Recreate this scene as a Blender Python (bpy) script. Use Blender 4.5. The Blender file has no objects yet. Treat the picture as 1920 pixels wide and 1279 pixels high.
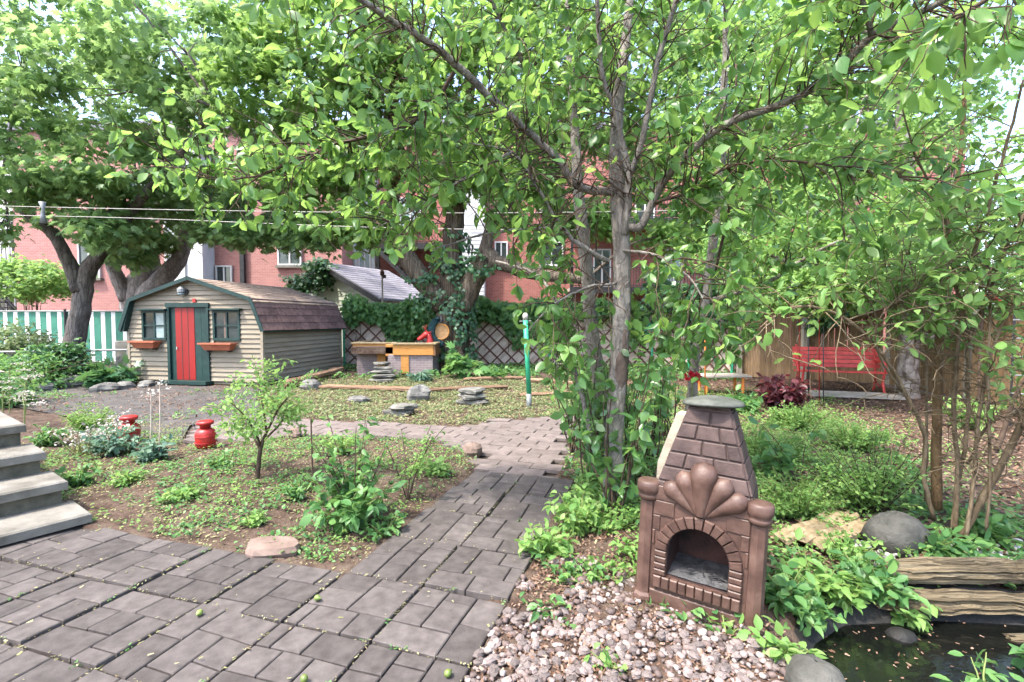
import bpy, math, random
import numpy as np
from mathutils import Vector, Matrix

random.seed(11)
rng = np.random.default_rng(11)
scene = bpy.context.scene
COL = scene.collection
R_ = math.radians

# ------------------------------------------------------------------ camera, sky, sun, exposure
FPX, CH, PITCH = 907.0, 1.5, math.atan(39.5 / 907.0)
cam_d = bpy.data.cameras.new('camera')
cam = bpy.data.objects.new('camera', cam_d); COL.objects.link(cam)
cam_d.sensor_width = 36.0; cam_d.lens = 36.0 * FPX / 1920.0
cam_d.clip_start = 0.05; cam_d.clip_end = 2000.0
cam.location = (0, 0, CH); cam.rotation_euler = (math.pi / 2 - PITCH, 0, 0)
scene.camera = cam

SUN = Vector((-0.52, -0.42, 1.25)).normalized()
world = bpy.data.worlds.new('World'); scene.world = world; world.use_nodes = True
wn = world.node_tree.nodes; wl = world.node_tree.links
sky = wn.new('ShaderNodeTexSky'); sky.sky_type = 'NISHITA'; sky.sun_disc = False
sky.sun_elevation = math.asin(SUN.z); sky.sun_rotation = math.atan2(SUN.x, SUN.y)
sky.air_density = 1.0; sky.dust_density = 3.0; sky.ozone_density = 0.6
bg = wn['Background']; bg.inputs[1].default_value = 0.15
wl.new(sky.outputs[0], bg.inputs[0])
sun_d = bpy.data.lights.new('sun', 'SUN'); sun_d.energy = 1.7; sun_d.angle = R_(3.0); sun_d.color = (1.0, 0.94, 0.84)
sun_o = bpy.data.objects.new('sun', sun_d); COL.objects.link(sun_o)
sun_o.rotation_euler = SUN.to_track_quat('Z', 'Y').to_euler(); sun_o.location = (0, 0, 30)
vs = scene.view_settings
vs.view_transform = 'Standard'; vs.look = 'None'; vs.exposure = 2.58; vs.gamma = 1.0; vs.use_curve_mapping = False
cy = scene.cycles
cy.use_denoising = True
try: cy.denoiser = 'OPENIMAGEDENOISE'
except Exception: pass
cy.max_bounces = 8; cy.diffuse_bounces = 5; cy.glossy_bounces = 2; cy.transmission_bounces = 4; cy.transparent_max_bounces = 4
cy.caustics_reflective = False; cy.caustics_refractive = False
cy.use_adaptive_sampling = True; cy.adaptive_threshold = 0.02

# ------------------------------------------------------------------ helpers
def ray(u, v):
    x = (u - 960.0) / FPX; y = (639.5 - v) / FPX
    c, s = math.cos(PITCH), math.sin(PITCH)
    return Vector((x, c + y * s, -s + y * c))
def D(u, v, Y):
    d = ray(u, v); return Vector((0, 0, CH)) + d * (Y / d.y)
def G(u, v, z=0.0):
    d = ray(u, v); return Vector((0, 0, CH)) + d * ((z - CH) / d.z)
def project(P):
    P = np.asarray(P, float); c, s = math.cos(PITCH), math.sin(PITCH)
    dz = P[..., 2] - CH
    fw = P[..., 1] * c - dz * s; up = P[..., 1] * s + dz * c
    fw = np.where(fw < 0.05, 0.05, fw)
    return 960 + FPX * P[..., 0] / fw, 639.5 - FPX * up / fw
def vn(x, y, s=1.0, k=0.0):
    x = np.asarray(x, float) * s + k; y = np.asarray(y, float) * s - k * 0.7
    return (np.sin(x * 1.7 + 1.3 * np.sin(y * 1.1)) + np.sin(y * 2.3 + 1.7 * np.sin(x * 1.9 + 1)) +
            0.6 * np.sin(3.9 * x - 2.7 * y + np.sin(2.1 * y)) + 0.5 * np.sin(5.3 * y + 3.1 * x)) / 3.1
def inpoly(x, y, poly):
    x = np.asarray(x, float); y = np.asarray(y, float); r = np.zeros(x.shape, bool)
    n = len(poly)
    for i in range(n):
        x0, y0 = poly[i]; x1, y1 = poly[(i + 1) % n]
        if y0 == y1: continue
        c = ((y0 > y) != (y1 > y)) & (x < (x1 - x0) * (y - y0) / (y1 - y0) + x0)
        r ^= c
    return r

def link(o, parent=None):
    COL.objects.link(o)
    if parent is not None: o.parent = parent
    return o
def tag(o, label, cat=None, group=None, kind=None):
    o['label'] = label
    if cat: o['category'] = cat
    if group: o['group'] = group
    if kind: o['kind'] = kind
    return o
def thing(name, label, cat, loc=(0, 0, 0), group=None, rot=None):
    o = bpy.data.objects.new(name, None); COL.objects.link(o)
    o.empty_display_size = 0.1; o.location = loc
    if rot: o.rotation_euler = rot
    return tag(o, label, cat, group)
def mesh_from(name, V, F, mat, smooth=False):
    me = bpy.data.meshes.new(name)
    if isinstance(F, np.ndarray):
        V = np.ascontiguousarray(V, np.float32); n = len(F); k = F.shape[1]
        me.vertices.add(len(V)); me.vertices.foreach_set('co', V.ravel())
        me.loops.add(n * k); me.loops.foreach_set('vertex_index', np.ascontiguousarray(F, np.int32).ravel())
        me.polygons.add(n); me.polygons.foreach_set('loop_start', np.arange(0, n * k, k, dtype=np.int32))
        me.polygons.foreach_set('loop_total', np.full(n, k, np.int32))
        me.update(calc_edges=True)
    else:
        me.from_pydata([tuple(v) for v in V], [], F); me.update()
    if smooth: me.polygons.foreach_set('use_smooth', np.ones(len(me.polygons), bool))
    if mat: me.materials.append(mat)
    return me
def mk(name, V, F, mat, parent=None, smooth=False, world_co=True):
    """world_co: V is in world coordinates and the parent (unrotated) is subtracted; else V is local to the parent."""
    if isinstance(V, np.ndarray): W = V - np.array(parent.location) if (parent is not None and world_co) else V
    else:
        off = Vector(parent.location) if (parent is not None and world_co) else Vector((0, 0, 0))
        W = [Vector(v) - off for v in V]
    return link(bpy.data.objects.new(name, mesh_from(name, W, F, mat, smooth)), parent)
def inst(name, me, parent, loc, M=None, size=1.0, world_co=True):
    o = bpy.data.objects.new(name, me); COL.objects.link(o); o.parent = parent
    l = Vector(loc) - (Vector(parent.location) if (parent and world_co) else Vector((0, 0, 0)))
    m = (M.to_4x4() if M is not None else Matrix.Identity(4))
    if not isinstance(size, (tuple, list)): size = (size,) * 3
    o.matrix_basis = Matrix.Translation(l) @ m @ Matrix.Diagonal((*size, 1.0))
    return o

class MB:
    def __init__(s): s.V = []; s.F = []
    def add(s, V, F):
        b = len(s.V); s.V += [Vector(v) for v in V]; s.F += [tuple(i + b for i in f) for f in F]; return s
    def hexa(s, p):   # p: bottom 4 (ccw from above) + top 4
        return s.add(p, [(3, 2, 1, 0), (4, 5, 6, 7), (0, 1, 5, 4), (1, 2, 6, 5), (2, 3, 7, 6), (3, 0, 4, 7)])
    def box(s, x0, x1, y0, y1, z0, z1):
        return s.hexa([(x0, y0, z0), (x1, y0, z0), (x1, y1, z0), (x0, y1, z0), (x0, y0, z1), (x1, y0, z1), (x1, y1, z1), (x0, y1, z1)])
    def obox(s, c, a, b, d):  # centre + three half vectors (right handed)
        c, a, b, d = map(Vector, (c, a, b, d))
        return s.hexa([c - a - b - d, c + a - b - d, c + a + b - d, c - a + b - d, c - a - b + d, c + a - b + d, c + a + b + d, c - a + b + d])
    def beam(s, p, q, w, h, up=(0, 0, 1)):
        p, q, up = Vector(p), Vector(q), Vector(up); x = (q - p).normalized()
        y = up.cross(x)
        if y.length < 1e-4: y = Vector((0, 1, 0)).cross(x)
        y.normalize(); z = x.cross(y)
        return s.obox((p + q) / 2, (q - p) / 2, y * w / 2, z * h / 2)
    def tube(s, pts, rad, n=8, cap=True, ridge=0.0, flat=1.0, seed=0):
        pts = [Vector(p) for p in pts]; m = len(pts)
        if not hasattr(rad, '__len__'): rad = [rad] * m
        r = random.Random(seed); V = []; F = []
        rd = [1 + ridge * (r.random() - .5) * 2 for _ in range(n)]
        ref = Vector((0.13, 0.31, 0.94)); t0 = (pts[-1] - pts[0])
        if abs(t0.normalized().dot(ref)) > 0.85: ref = Vector((0.9, 0.3, 0.1))
        for i, p in enumerate(pts):
            t = (pts[min(i + 1, m - 1)] - pts[max(i - 1, 0)]).normalized()
            a = ref.cross(t).normalized(); b = t.cross(a)
            for j in range(n):
                an = 2 * math.pi * j / n; q = rad[i] * rd[j] * (1 + ridge * .5 * (r.random() - .5))
                V.append(p + a * math.cos(an) * q + b * math.sin(an) * q * flat)
        for i in range(m - 1):
            for j in range(n):
                k = (j + 1) % n
                F.append((i * n + j, i * n + k, (i + 1) * n + k, (i + 1) * n + j))
        if cap: F.append(tuple(range(n - 1, -1, -1))); F.append(tuple((m - 1) * n + j for j in range(n)))
        return s.add(V, F)
    def lathe(s, prof, n=24, c=(0, 0, 0), axis='z', close=True):
        c = Vector(c); V = []; F = []; m = len(prof)
        for (r, z) in prof:
            for j in range(n):
                a = 2 * math.pi * j / n; x, y = r * math.cos(a), r * math.sin(a)
                V.append(c + (Vector((x, y, z)) if axis == 'z' else Vector((x, z, y)) if axis == 'y' else Vector((z, x, y))))
        for i in range(m - 1):
            for j in range(n):
                k = (j + 1) % n; F.append((i * n + j, i * n + k, (i + 1) * n + k, (i + 1) * n + j))
        if close:
            F.append(tuple(range(n - 1, -1, -1))); F.append(tuple((m - 1) * n + j for j in range(n)))
        return s.add(V, F)
    def slab(s, x0, x1, y0, y1, z0, z1, ch=.006, tr=None):
        f = tr or (lambda x, y, z: (x, y, z))
        lay = [(0, z0), (0, z1 - ch), (ch, z1)]; V = []
        for d, z in lay:
            V += [f(x0 + d, y0 + d, z), f(x1 - d, y0 + d, z), f(x1 - d, y1 - d, z), f(x0 + d, y1 - d, z)]
        F = [(3, 2, 1, 0), (8, 9, 10, 11)]
        for L in (0, 4):
            for j in range(4):
                k = (j + 1) % 4; F.append((L + j, L + k, L + 4 + k, L + 4 + j))
        return s.add(V, F)
    def build(s, name, mat, parent=None, smooth=False, world_co=True):
        return mk(name, s.V, s.F, mat, parent, smooth, world_co)

def smooth_pts(pts, k=4):
    P = [Vector(p) for p in pts]
    if len(P) < 3: return P
    Q = [P[0] * 2 - P[1]] + P + [P[-1] * 2 - P[-2]]; out = []
    for i in range(1, len(Q) - 2):
        for j in range(k):
            t = j / k; a, b, c, d = Q[i - 1], Q[i], Q[i + 1], Q[i + 2]
            out.append(0.5 * ((2 * b) + (c - a) * t + (2 * a - 5 * b + 4 * c - d) * t * t + (3 * b - a - 3 * c + d) * t ** 3))
    return out + [P[-1]]
def interp(vals, n):
    vals = list(vals); m = len(vals)
    return [float(np.interp(i * (m - 1) / (n - 1), range(m), vals)) for i in range(n)]
def limb(parent, name, pts, rad, mat, n=10, k=4, ridge=.12, wob=0.0, seed=1, cap=True):
    P = smooth_pts(pts, k); r = random.Random(seed)
    if wob: P = [P[0]] + [p + Vector((r.uniform(-wob, wob), r.uniform(-wob, wob), r.uniform(-wob, wob))) for p in P[1:]]
    return MB().tube(P, interp(rad, len(P)), n, cap, ridge, seed=seed).build(name, mat, parent, True)

# ------------------------------------------------------------------ materials
def nt(name):
    m = bpy.data.materials.new(name); m.use_nodes = True
    return m, m.node_tree.nodes, m.node_tree.links, m.node_tree.nodes['Principled BSDF']
def coords(N, L, stretch=(1, 1, 1), off=True):
    tc = N.new('ShaderNodeTexCoord'); mp = N.new('ShaderNodeMapping'); mp.inputs['Scale'].default_value = stretch
    if off:
        oi = N.new('ShaderNodeObjectInfo'); mul = N.new('ShaderNodeVectorMath'); mul.operation = 'ADD'
        sc = N.new('ShaderNodeMath'); sc.operation = 'MULTIPLY'; sc.inputs[1].default_value = 41.0
        L.new(oi.outputs['Random'], sc.inputs[0]); L.new(tc.outputs['Object'], mul.inputs[0]); L.new(sc.outputs[0], mul.inputs[1])
        L.new(mul.outputs[0], mp.inputs[0]); return mp, oi
    L.new(tc.outputs['Object'], mp.inputs[0]); return mp, None
def noise(N, L, vec, scale, detail=5, rough=.6):
    n = N.new('ShaderNodeTexNoise'); n.inputs['Scale'].default_value = scale; n.inputs['Detail'].default_value = detail
    n.inputs['Roughness'].default_value = rough; L.new(vec.outputs[0], n.inputs['Vector']); return n
def ramp(N, L, fac, stops):
    r = N.new('ShaderNodeValToRGB'); e = r.color_ramp.elements
    while len(e) < len(stops): e.new(0.5)
    for i, (p, c) in enumerate(stops): e[i].position = p; e[i].color = (*c, 1)
    L.new(fac, r.inputs[0]); return r
def M(name, c1, c2, scale=6, rough=.8, bump=.3, bscale=40, var=.2, spec=.3, stretch=(1, 1, 1), metal=0.0, c3=None, lo=.35, hi=.65, bdist=.01, crack=0, cdark=.35):
    m, N, L, P = nt(name)
    vec, oi = coords(N, L, stretch)
    n1 = noise(N, L, vec, scale)
    st = [(lo, c1), (hi, c2)] if c3 is None else [(lo, c1), ((lo + hi) / 2, c2), (hi, c3)]
    r = ramp(N, L, n1.outputs[0], st)
    hsv = N.new('ShaderNodeHueSaturation'); L.new(r.outputs[0], hsv.inputs['Color'])
    mr = N.new('ShaderNodeMapRange'); mr.inputs['To Min'].default_value = 1 - var; mr.inputs['To Max'].default_value = 1 + var
    L.new(oi.outputs['Random'], mr.inputs[0]); L.new(mr.outputs[0], hsv.inputs['Value'])
    out_c = hsv.outputs[0]; vo = None
    if crack:
        vo = N.new('ShaderNodeTexVoronoi'); vo.feature = 'DISTANCE_TO_EDGE'; vo.inputs['Scale'].default_value = crack
        wob = noise(N, L, vec, crack * .8, 3); wa = N.new('ShaderNodeVectorMath'); wa.operation = 'MULTIPLY_ADD'; wa.inputs[1].default_value = (2.2 / crack,) * 3
        L.new(wob.outputs[1], wa.inputs[0]); L.new(vec.outputs[0], wa.inputs[2]); L.new(wa.outputs[0], vo.inputs['Vector'])
        cr = ramp(N, L, vo.outputs['Distance'], [(0.0, (cdark,) * 3), (.12, (1, 1, 1))])
        mc = N.new('ShaderNodeMix'); mc.data_type = 'RGBA'; mc.blend_type = 'MULTIPLY'; mc.inputs[0].default_value = .5
        L.new(out_c, mc.inputs[6]); L.new(cr.outputs[0], mc.inputs[7]); out_c = mc.outputs[2]
    L.new(out_c, P.inputs['Base Color'])
    P.inputs['Roughness'].default_value = rough; P.inputs['Specular IOR Level'].default_value = spec; P.inputs['Metallic'].default_value = metal
    if bump:
        n2 = noise(N, L, vec, bscale, 6, .65); b = N.new('ShaderNodeBump'); b.inputs['Strength'].default_value = bump; b.inputs['Distance'].default_value = bdist
        if vo is None: L.new(n2.outputs[0], b.inputs['Height'])
        else:
            cl_ = N.new('ShaderNodeMath'); cl_.operation = 'MINIMUM'; cl_.inputs[1].default_value = .15; L.new(vo.outputs['Distance'], cl_.inputs[0])
            ma = N.new('ShaderNodeMath'); ma.operation = 'MULTIPLY_ADD'; ma.inputs[1].default_value = 3.0; L.new(cl_.outputs[0], ma.inputs[0]); L.new(n2.outputs[0], ma.inputs[2]); L.new(ma.outputs[0], b.inputs['Height'])
        L.new(b.outputs[0], P.inputs['Normal'])
    return m
def LEAF(name, stops, trans, tw=.42, rough=.45, spec=.35):
    """leaf colours differ from leaf to leaf (per island or per object); part of the light passes through the blade"""
    m, N, L, P = nt(name)
    g = N.new('ShaderNodeNewGeometry'); oi = N.new('ShaderNodeObjectInfo')
    a = N.new('ShaderNodeMath'); a.operation = 'ADD'; L.new(g.outputs['Random Per Island'], a.inputs[0]); L.new(oi.outputs['Random'], a.inputs[1])
    f = N.new('ShaderNodeMath'); f.operation = 'FRACT'; L.new(a.outputs[0], f.inputs[0])
    if stops[0][1][1] > stops[0][1][0] * 1.3:
        stops = [(p_, (c_[0] * 1.06, c_[1], c_[2] * 1.45)) for p_, c_ in stops]; trans = (trans[0] * 1.02, trans[1], trans[2] * 1.6)
    r = ramp(N, L, f.outputs[0], stops)
    tc = N.new('ShaderNodeTexCoord'); n1 = noise(N, L, tc, 1.1, 2) if False else None
    L.new(r.outputs[0], P.inputs['Base Color']); P.inputs['Roughness'].default_value = rough; P.inputs['Specular IOR Level'].default_value = spec
    t = N.new('ShaderNodeBsdfTranslucent'); mixc = N.new('ShaderNodeMix'); mixc.data_type = 'RGBA'; mixc.blend_type = 'MIX'
    mixc.inputs[0].default_value = .6; L.new(r.outputs[0], mixc.inputs[6]); mixc.inputs[7].default_value = (*trans, 1)
    L.new(mixc.outputs[2], t.inputs[0])
    mx = N.new('ShaderNodeMixShader'); mx.inputs[0].default_value = tw
    L.new(P.outputs[0], mx.inputs[1]); L.new(t.outputs[0], mx.inputs[2])
    L.new(mx.outputs[0], N['Material Output'].inputs[0])
    return m
def BRICK(name, c1, c2, mortar, scale=1.0, bump=.4):
    m, N, L, P = nt(name)
    tc = N.new('ShaderNodeTexCoord'); sp = N.new('ShaderNodeSeparateXYZ'); L.new(tc.outputs['Object'], sp.inputs[0])
    ad = N.new('ShaderNodeMath'); ad.operation = 'ADD'; L.new(sp.outputs[0], ad.inputs[0]); L.new(sp.outputs[1], ad.inputs[1])
    cb = N.new('ShaderNodeCombineXYZ'); L.new(ad.outputs[0], cb.inputs[0]); L.new(sp.outputs[2], cb.inputs[1])
    b = N.new('ShaderNodeTexBrick'); L.new(cb.outputs[0], b.inputs[0])
    b.inputs['Color1'].default_value = (*c1, 1); b.inputs['Color2'].default_value = (*c2, 1); b.inputs['Mortar'].default_value = (*mortar, 1)
    b.inputs['Scale'].default_value = scale; b.inputs['Brick Width'].default_value = .23; b.inputs['Row Height'].default_value = .078
    b.inputs['Mortar Size'].default_value = .007; b.inputs['Bias'].default_value = -.1
    n = noise(N, L, tc, .8, 4)
    mx = N.new('ShaderNodeMix'); mx.data_type = 'RGBA'; mx.blend_type = 'MULTIPLY'; mx.inputs[0].default_value = .5
    r = ramp(N, L, n.outputs[0], [(.3, (.65, .62, .6)), (.7, (1.1, 1.05, 1.05))])
    L.new(b.outputs[0], mx.inputs[6]); L.new(r.outputs[0], mx.inputs[7]); L.new(mx.outputs[2], P.inputs['Base Color'])
    P.inputs['Roughness'].default_value = .85
    bp = N.new('ShaderNodeBump'); bp.inputs['Strength'].default_value = bump; bp.inputs['Distance'].default_value = .01; bp.invert = True
    L.new(b.outputs['Fac'], bp.inputs['Height']); L.new(bp.outputs[0], P.inputs['Normal'])
    return m
MT = {}
MT['soil'] = M('soil', (.042, .027, .021), (.082, .057, .044), 7, .95, 1.0, 26, 0, .1, c3=(.115, .088, .068), lo=.3, hi=.72, bdist=.03)
MT['paver'] = M('paver', (.040, .034, .032), (.070, .061, .058), 14, .88, .9, 190, .24, .22, c3=(.102, .090, .085), lo=.22, hi=.78, bdist=.004)
MT['paver_pink'] = M('paver_pink', (.10, .082, .076), (.145, .12, .112), 9, .9, .4, 120, .14, .2, bdist=.004)
MT['asphalt'] = M('asphalt', (.05, .046, .045), (.085, .079, .076), 4, .9, .6, 90, .1, .25)
MT['joint'] = M('joint', (.035, .03, .026), (.075, .062, .05), 12, .95, .8, 60, 0, .1)
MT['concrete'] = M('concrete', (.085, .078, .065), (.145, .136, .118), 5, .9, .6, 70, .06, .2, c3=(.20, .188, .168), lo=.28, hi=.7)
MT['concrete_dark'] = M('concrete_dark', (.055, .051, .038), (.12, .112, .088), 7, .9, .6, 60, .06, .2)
MT['siding'] = M('siding', (.165, .138, .100), (.215, .185, .140), 2.5, .75, .4, 60, .11, .2, stretch=(.5, .5, 3), c3=(.235, .205, .16), lo=.25, hi=.75)
MT['siding_green'] = M('siding_green', (.33, .35, .28), (.40, .42, .34), 1.5, .7, .2, 50, .05, .25)
MT['siding_white'] = M('siding_white', (.40, .41, .44), (.50, .51, .53), 1.0, .7, .2, 40, .04, .25)
MT['render_white'] = M('render_white', (.46, .45, .46), (.56, .55, .55), 1.0, .8, .2, 30, .04, .2)
MT['door_red'] = M('door_red', (.17, .006, .005), (.25, .010, .008), 3, .5, .2, 40, .05, .4, stretch=(1, 1, .15))
MT['green_dark'] = M('green_dark', (.005, .021, .019), (.010, .034, .030), 6, .55, .25, 50, .08, .35)
MT['green_post'] = M('green_post', (.02, .24, .13), (.035, .34, .19), 8, .5, .3, 50, .05, .4)
MT['green_stripe'] = M('green_stripe', (.035, .16, .11), (.055, .22, .155), 4, .6, .2, 30, .08, .3)
MT['white_stripe'] = M('white_stripe', (.62, .66, .66), (.74, .77, .76), 4, .6, .2, 30, .05, .3)
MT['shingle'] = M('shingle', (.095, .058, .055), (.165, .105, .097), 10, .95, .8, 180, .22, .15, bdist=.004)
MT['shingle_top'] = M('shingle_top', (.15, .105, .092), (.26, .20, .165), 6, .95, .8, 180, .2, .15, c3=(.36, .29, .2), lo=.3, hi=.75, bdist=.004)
MT['roof_grey'] = M('roof_grey', (.15, .145, .17), (.21, .205, .235), 3, .9, .5, 60, .1, .2)
MT['black'] = M('black', (.012, .012, .014), (.03, .03, .033), 8, .55, .2, 60, .1, .35)
MT['terracotta'] = M('terracotta', (.26, .075, .04), (.33, .11, .06), 5, .65, .2, 50, .06, .3)
MT['fire_brown'] = M('fire_brown', (.034, .018, .0135), (.068, .037, .028), 9, .5, .55, 45, .12, .4, c3=(.102, .062, .048), lo=.3, hi=.72, bdist=.005)
MT['fire_purple'] = M('fire_purple', (.030, .019, .017), (.056, .036, .032), 9, .62, .6, 45, .16, .3, c3=(.082, .056, .050), lo=.3, hi=.74, bdist=.006)
MT['soot'] = M('soot', (.018, .015, .015), (.06, .03, .026), 6, .9, .6, 40, 0, .15)
MT['ash'] = M('ash', (.03, .03, .032), (.085, .085, .088), 14, .95, .9, 60, 0, .1)
MT['beige_conc'] = M('beige_conc', (.34, .29, .22), (.48, .42, .33), 6, .9, .5, 60, .05, .2)
MT['lid'] = M('lid', (.045, .05, .042), (.105, .11, .095), 9, .6, .4, 50, .05, .4)
MT['planter'] = M('planter', (.30, .13, .026), (.40, .19, .05), 4, .6, .3, 40, .05, .35, stretch=(2, 2, 12))
MT['planter_dark'] = M('planter_dark', (.12, .055, .025), (.19, .09, .04), 4, .7, .3, 40, .1, .3, stretch=(2, 2, 12))
MT['planter_base'] = BRICK('planter_base', (.15, .115, .12), (.21, .165, .17), (.25, .23, .22), 1.3)
MT['fence_wood'] = M('fence_wood', (.14, .088, .048), (.255, .172, .10), 3, .85, .5, 30, .22, .2, stretch=(14, 14, .9))
MT['fence_grey'] = M('fence_grey', (.19, .17, .14), (.31, .28, .24), 3, .9, .5, 30, .12, .2, stretch=(14, 14, .9))
MT['slat_beige'] = M('slat_beige', (.30, .24, .20), (.44, .37, .315), 3, .85, .3, 40, .14, .2)
MT['slat_brown'] = M('slat_brown', (.075, .034, .025), (.125, .062, .048), 5, .75, .3, 40, .12, .25)
MT['bench_red'] = M('bench_red', (.42, .036, .036), (.58, .07, .06), 6, .5, .25, 60, .10, .4)
MT['red'] = M('red', (.24, .01, .01), (.36, .025, .02), 8, .4, .3, 50, .06, .45)
MT['orange'] = M('orange', (.5, .15, .03), (.62, .23, .05), 6, .6, .2, 40, .05, .3)
MT['bark_pear'] = M('bark_pear', (.12, .105, .092), (.215, .192, .17), 14, .9, 1.0, 70, .1, .15, stretch=(1, 1, .4), c3=(.30, .275, .25), lo=.28, hi=.74, bdist=.012, crack=16, cdark=.4)
MT['bark_peel'] = M('bark_peel', (.06, .042, .034), (.125, .095, .08), 9, .9, 1.0, 40, .1, .15, stretch=(1, 1, .5), bdist=.02)
MT['bark_maple'] = M('bark_maple', (.12, .105, .092), (.25, .222, .205), 5, .95, 1.0, 22, .1, .12, stretch=(2, 2, .4), bdist=.05, crack=5)
MT['bark_grey'] = M('bark_grey', (.18, .155, .145), (.32, .285, .275), 4, .9, .9, 24, .1, .15, stretch=(1.5, 1.5, .5), bdist=.04, crack=5)
MT['bark_ivy'] = M('bark_ivy', (.085, .066, .05), (.205, .165, .125), 5, .95, 1.0, 16, .1, .12, stretch=(3, 3, .25), bdist=.06, crack=4)
MT['birch'] = M('birch', (.055, .042, .036), (.20, .17, .155), 9, .85, .9, 25, .05, .2, c3=(.31, .28, .265), lo=.34, hi=.62, stretch=(1, 1, .55), bdist=.03)
MT['stem_tan'] = M('stem_tan', (.10, .072, .045), (.19, .145, .095), 16, .85, .8, 60, .15, .15, stretch=(1, 1, .35), bdist=.006, crack=22, cdark=.5)
MT['stem_orange'] = M('stem_orange', (.10, .062, .032), (.19, .125, .065), 12, .85, .9, 50, .1, .15, stretch=(1, 1, .4), bdist=.01, crack=14, cdark=.45)
MT['stem_green'] = M('stem_green', (.10, .14, .04), (.17, .2, .07), 8, .7, .2, 50, .1, .25)
MT['stem_dark'] = M('stem_dark', (.045, .03, .022), (.09, .062, .045), 8, .85, .5, 50, .1, .2)
MT['log'] = M('log', (.075, .056, .034), (.17, .135, .085), 3, .9, 1.0, 16, .1, .15, stretch=(.35, 9, 9), c3=(.25, .21, .145), lo=.28, hi=.72, bdist=.02, crack=4, cdark=.3)
MT['log_brown'] = M('log_brown', (.12, .07, .045), (.25, .165, .11), 3, .9, 1.0, 14, .18, .15, stretch=(.7, 6, 6), bdist=.02)
MT['plank_pale'] = M('plank_pale', (.16, .12, .068), (.27, .215, .135), 3, .9, .8, 14, .1, .15, stretch=(7, .7, 7), bdist=.01)
MT['plank_grey'] = M('plank_grey', (.24, .21, .185), (.36, .325, .29), 3, .9, .6, 20, .12, .15, stretch=(.8, 6, 6))
MT['stone'] = M('stone', (.075, .075, .07), (.135, .132, .124), 6, .9, .8, 24, .18, .2, c3=(.18, .178, .168), lo=.3, hi=.72, bdist=.02)
MT['stone_pink'] = M('stone_pink', (.12, .085, .07), (.175, .13, .11), 5, .9, .6, 40, .1, .2, bdist=.01)
MT['slate'] = M('slate', (.09, .088, .08), (.17, .165, .15), 5, .9, .9, 22, .18, .2, stretch=(1, 1, 3), bdist=.02)
MT['boulder'] = M('boulder', (.035, .035, .03), (.065, .064, .057), 7, .8, .9, 22, .05, .3, c3=(.095, .093, .083), lo=.3, hi=.7, bdist=.02)
MT['pebble'] = M('pebble', (.075, .058, .053), (.13, .105, .098), 14, .8, .4, 60, .4, .3, c3=(.215, .185, .175), lo=.28, hi=.7, bdist=.004)
MT['pebble_grey'] = M('pebble_grey', (.18, .18, .175), (.34, .335, .33), 12, .75, .3, 60, .35, .3)
MT['liner'] = M('liner', (.004, .004, .004), (.011, .010, .009), 6, .7, .6, 14, 0, .4, bdist=.03)
MT['wire'] = M('wire', (.34, .32, .29), (.44, .42, .38), 5, .5, 0, 50, 0, .4)
MT['glass'] = M('glass', (.02, .03, .03), (.05, .065, .065), 3, .06, 0, 10, .2, .7)
MT['glass_pale'] = M('glass_pale', (.16, .22, .22), (.30, .36, .35), 3, .1, 0, 10, .1, .6)
MT['metal_grey'] = M('metal_grey', (.12, .13, .13), (.22, .23, .23), 8, .5, .2, 50, .1, .4, metal=.3)
MT['blue_yarn'] = M('blue_yarn', (.008, .022, .028), (.018, .045, .052), 30, .95, 1.0, 60, .1, .1, bdist=.03)
MT['wood_cut'] = M('wood_cut', (.22, .125, .055), (.32, .2, .10), 9, .8, .5, 30, .05, .2)
MT['pear'] = M('pear', (.09, .13, .028), (.14, .19, .045), 9, .4, .1, 60, .15, .45)
MT['flower_white'] = LEAF('flower_white', [(0, (.36, .31, .29)), (1, (.48, .47, .43))], (.4, .38, .34), .3, .7, .2)
MT['rose_red'] = LEAF('rose_red', [(0, (.45, .01, .03)), (1, (.62, .03, .06))], (.5, .02, .04), .3, .6, .3)
BR = BRICK('brick_red', (.24, .065, .05), (.33, .105, .082), (.30, .22, .2))
BR2 = BRICK('brick_salmon', (.31, .125, .112), (.385, .17, .152), (.36, .255, .235))

LF = {}
LF['pear'] = LEAF('leaf_pear', [(0, (.044, .125, .028)), (.4, (.085, .205, .040)), (.8, (.135, .27, .05)), (1, (.19, .33, .06))], (.35, .56, .07), .54, .36, .45)
LF['pear_gloss'] = LEAF('leaf_pear_gloss', [(0, (.05, .14, .034)), (.5, (.085, .20, .045)), (1, (.14, .27, .056))], (.32, .54, .08), .48, .28, .6)
LF['maple'] = LEAF('leaf_maple', [(0, (.070, .155, .052)), (.5, (.118, .225, .066)), (1, (.18, .30, .078))], (.37, .56, .11), .6, .42, .4)
LF['maple_light'] = LEAF('leaf_maple_light', [(0, (.075, .175, .035)), (.5, (.125, .255, .05)), (1, (.19, .33, .065))], (.38, .58, .09), .55, .45, .35)
LF['ivy'] = LEAF('leaf_ivy', [(0, (.02, .07, .024)), (.6, (.04, .115, .036)), (1, (.085, .19, .05))], (.18, .36, .06), .32, .36, .5)
LF['light'] = LEAF('leaf_light', [(0, (.085, .2, .035)), (.5, (.14, .275, .05)), (1, (.21, .345, .075))], (.36, .55, .09), .45, .5, .3)
LF['mid'] = LEAF('leaf_mid', [(0, (.045, .13, .032)), (.5, (.075, .19, .042)), (1, (.13, .26, .055))], (.28, .48, .08), .42, .45, .35)
LF['yellow'] = LEAF('leaf_yellow', [(0, (.09, .15, .04)), (.5, (.14, .20, .06)), (1, (.20, .25, .09))], (.28, .38, .10), .42, .5, .3)
LF['blue'] = LEAF('leaf_blue', [(0, (.05, .12, .06)), (.5, (.085, .17, .085)), (1, (.14, .23, .11))], (.2, .36, .12), .35, .5, .3)
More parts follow.
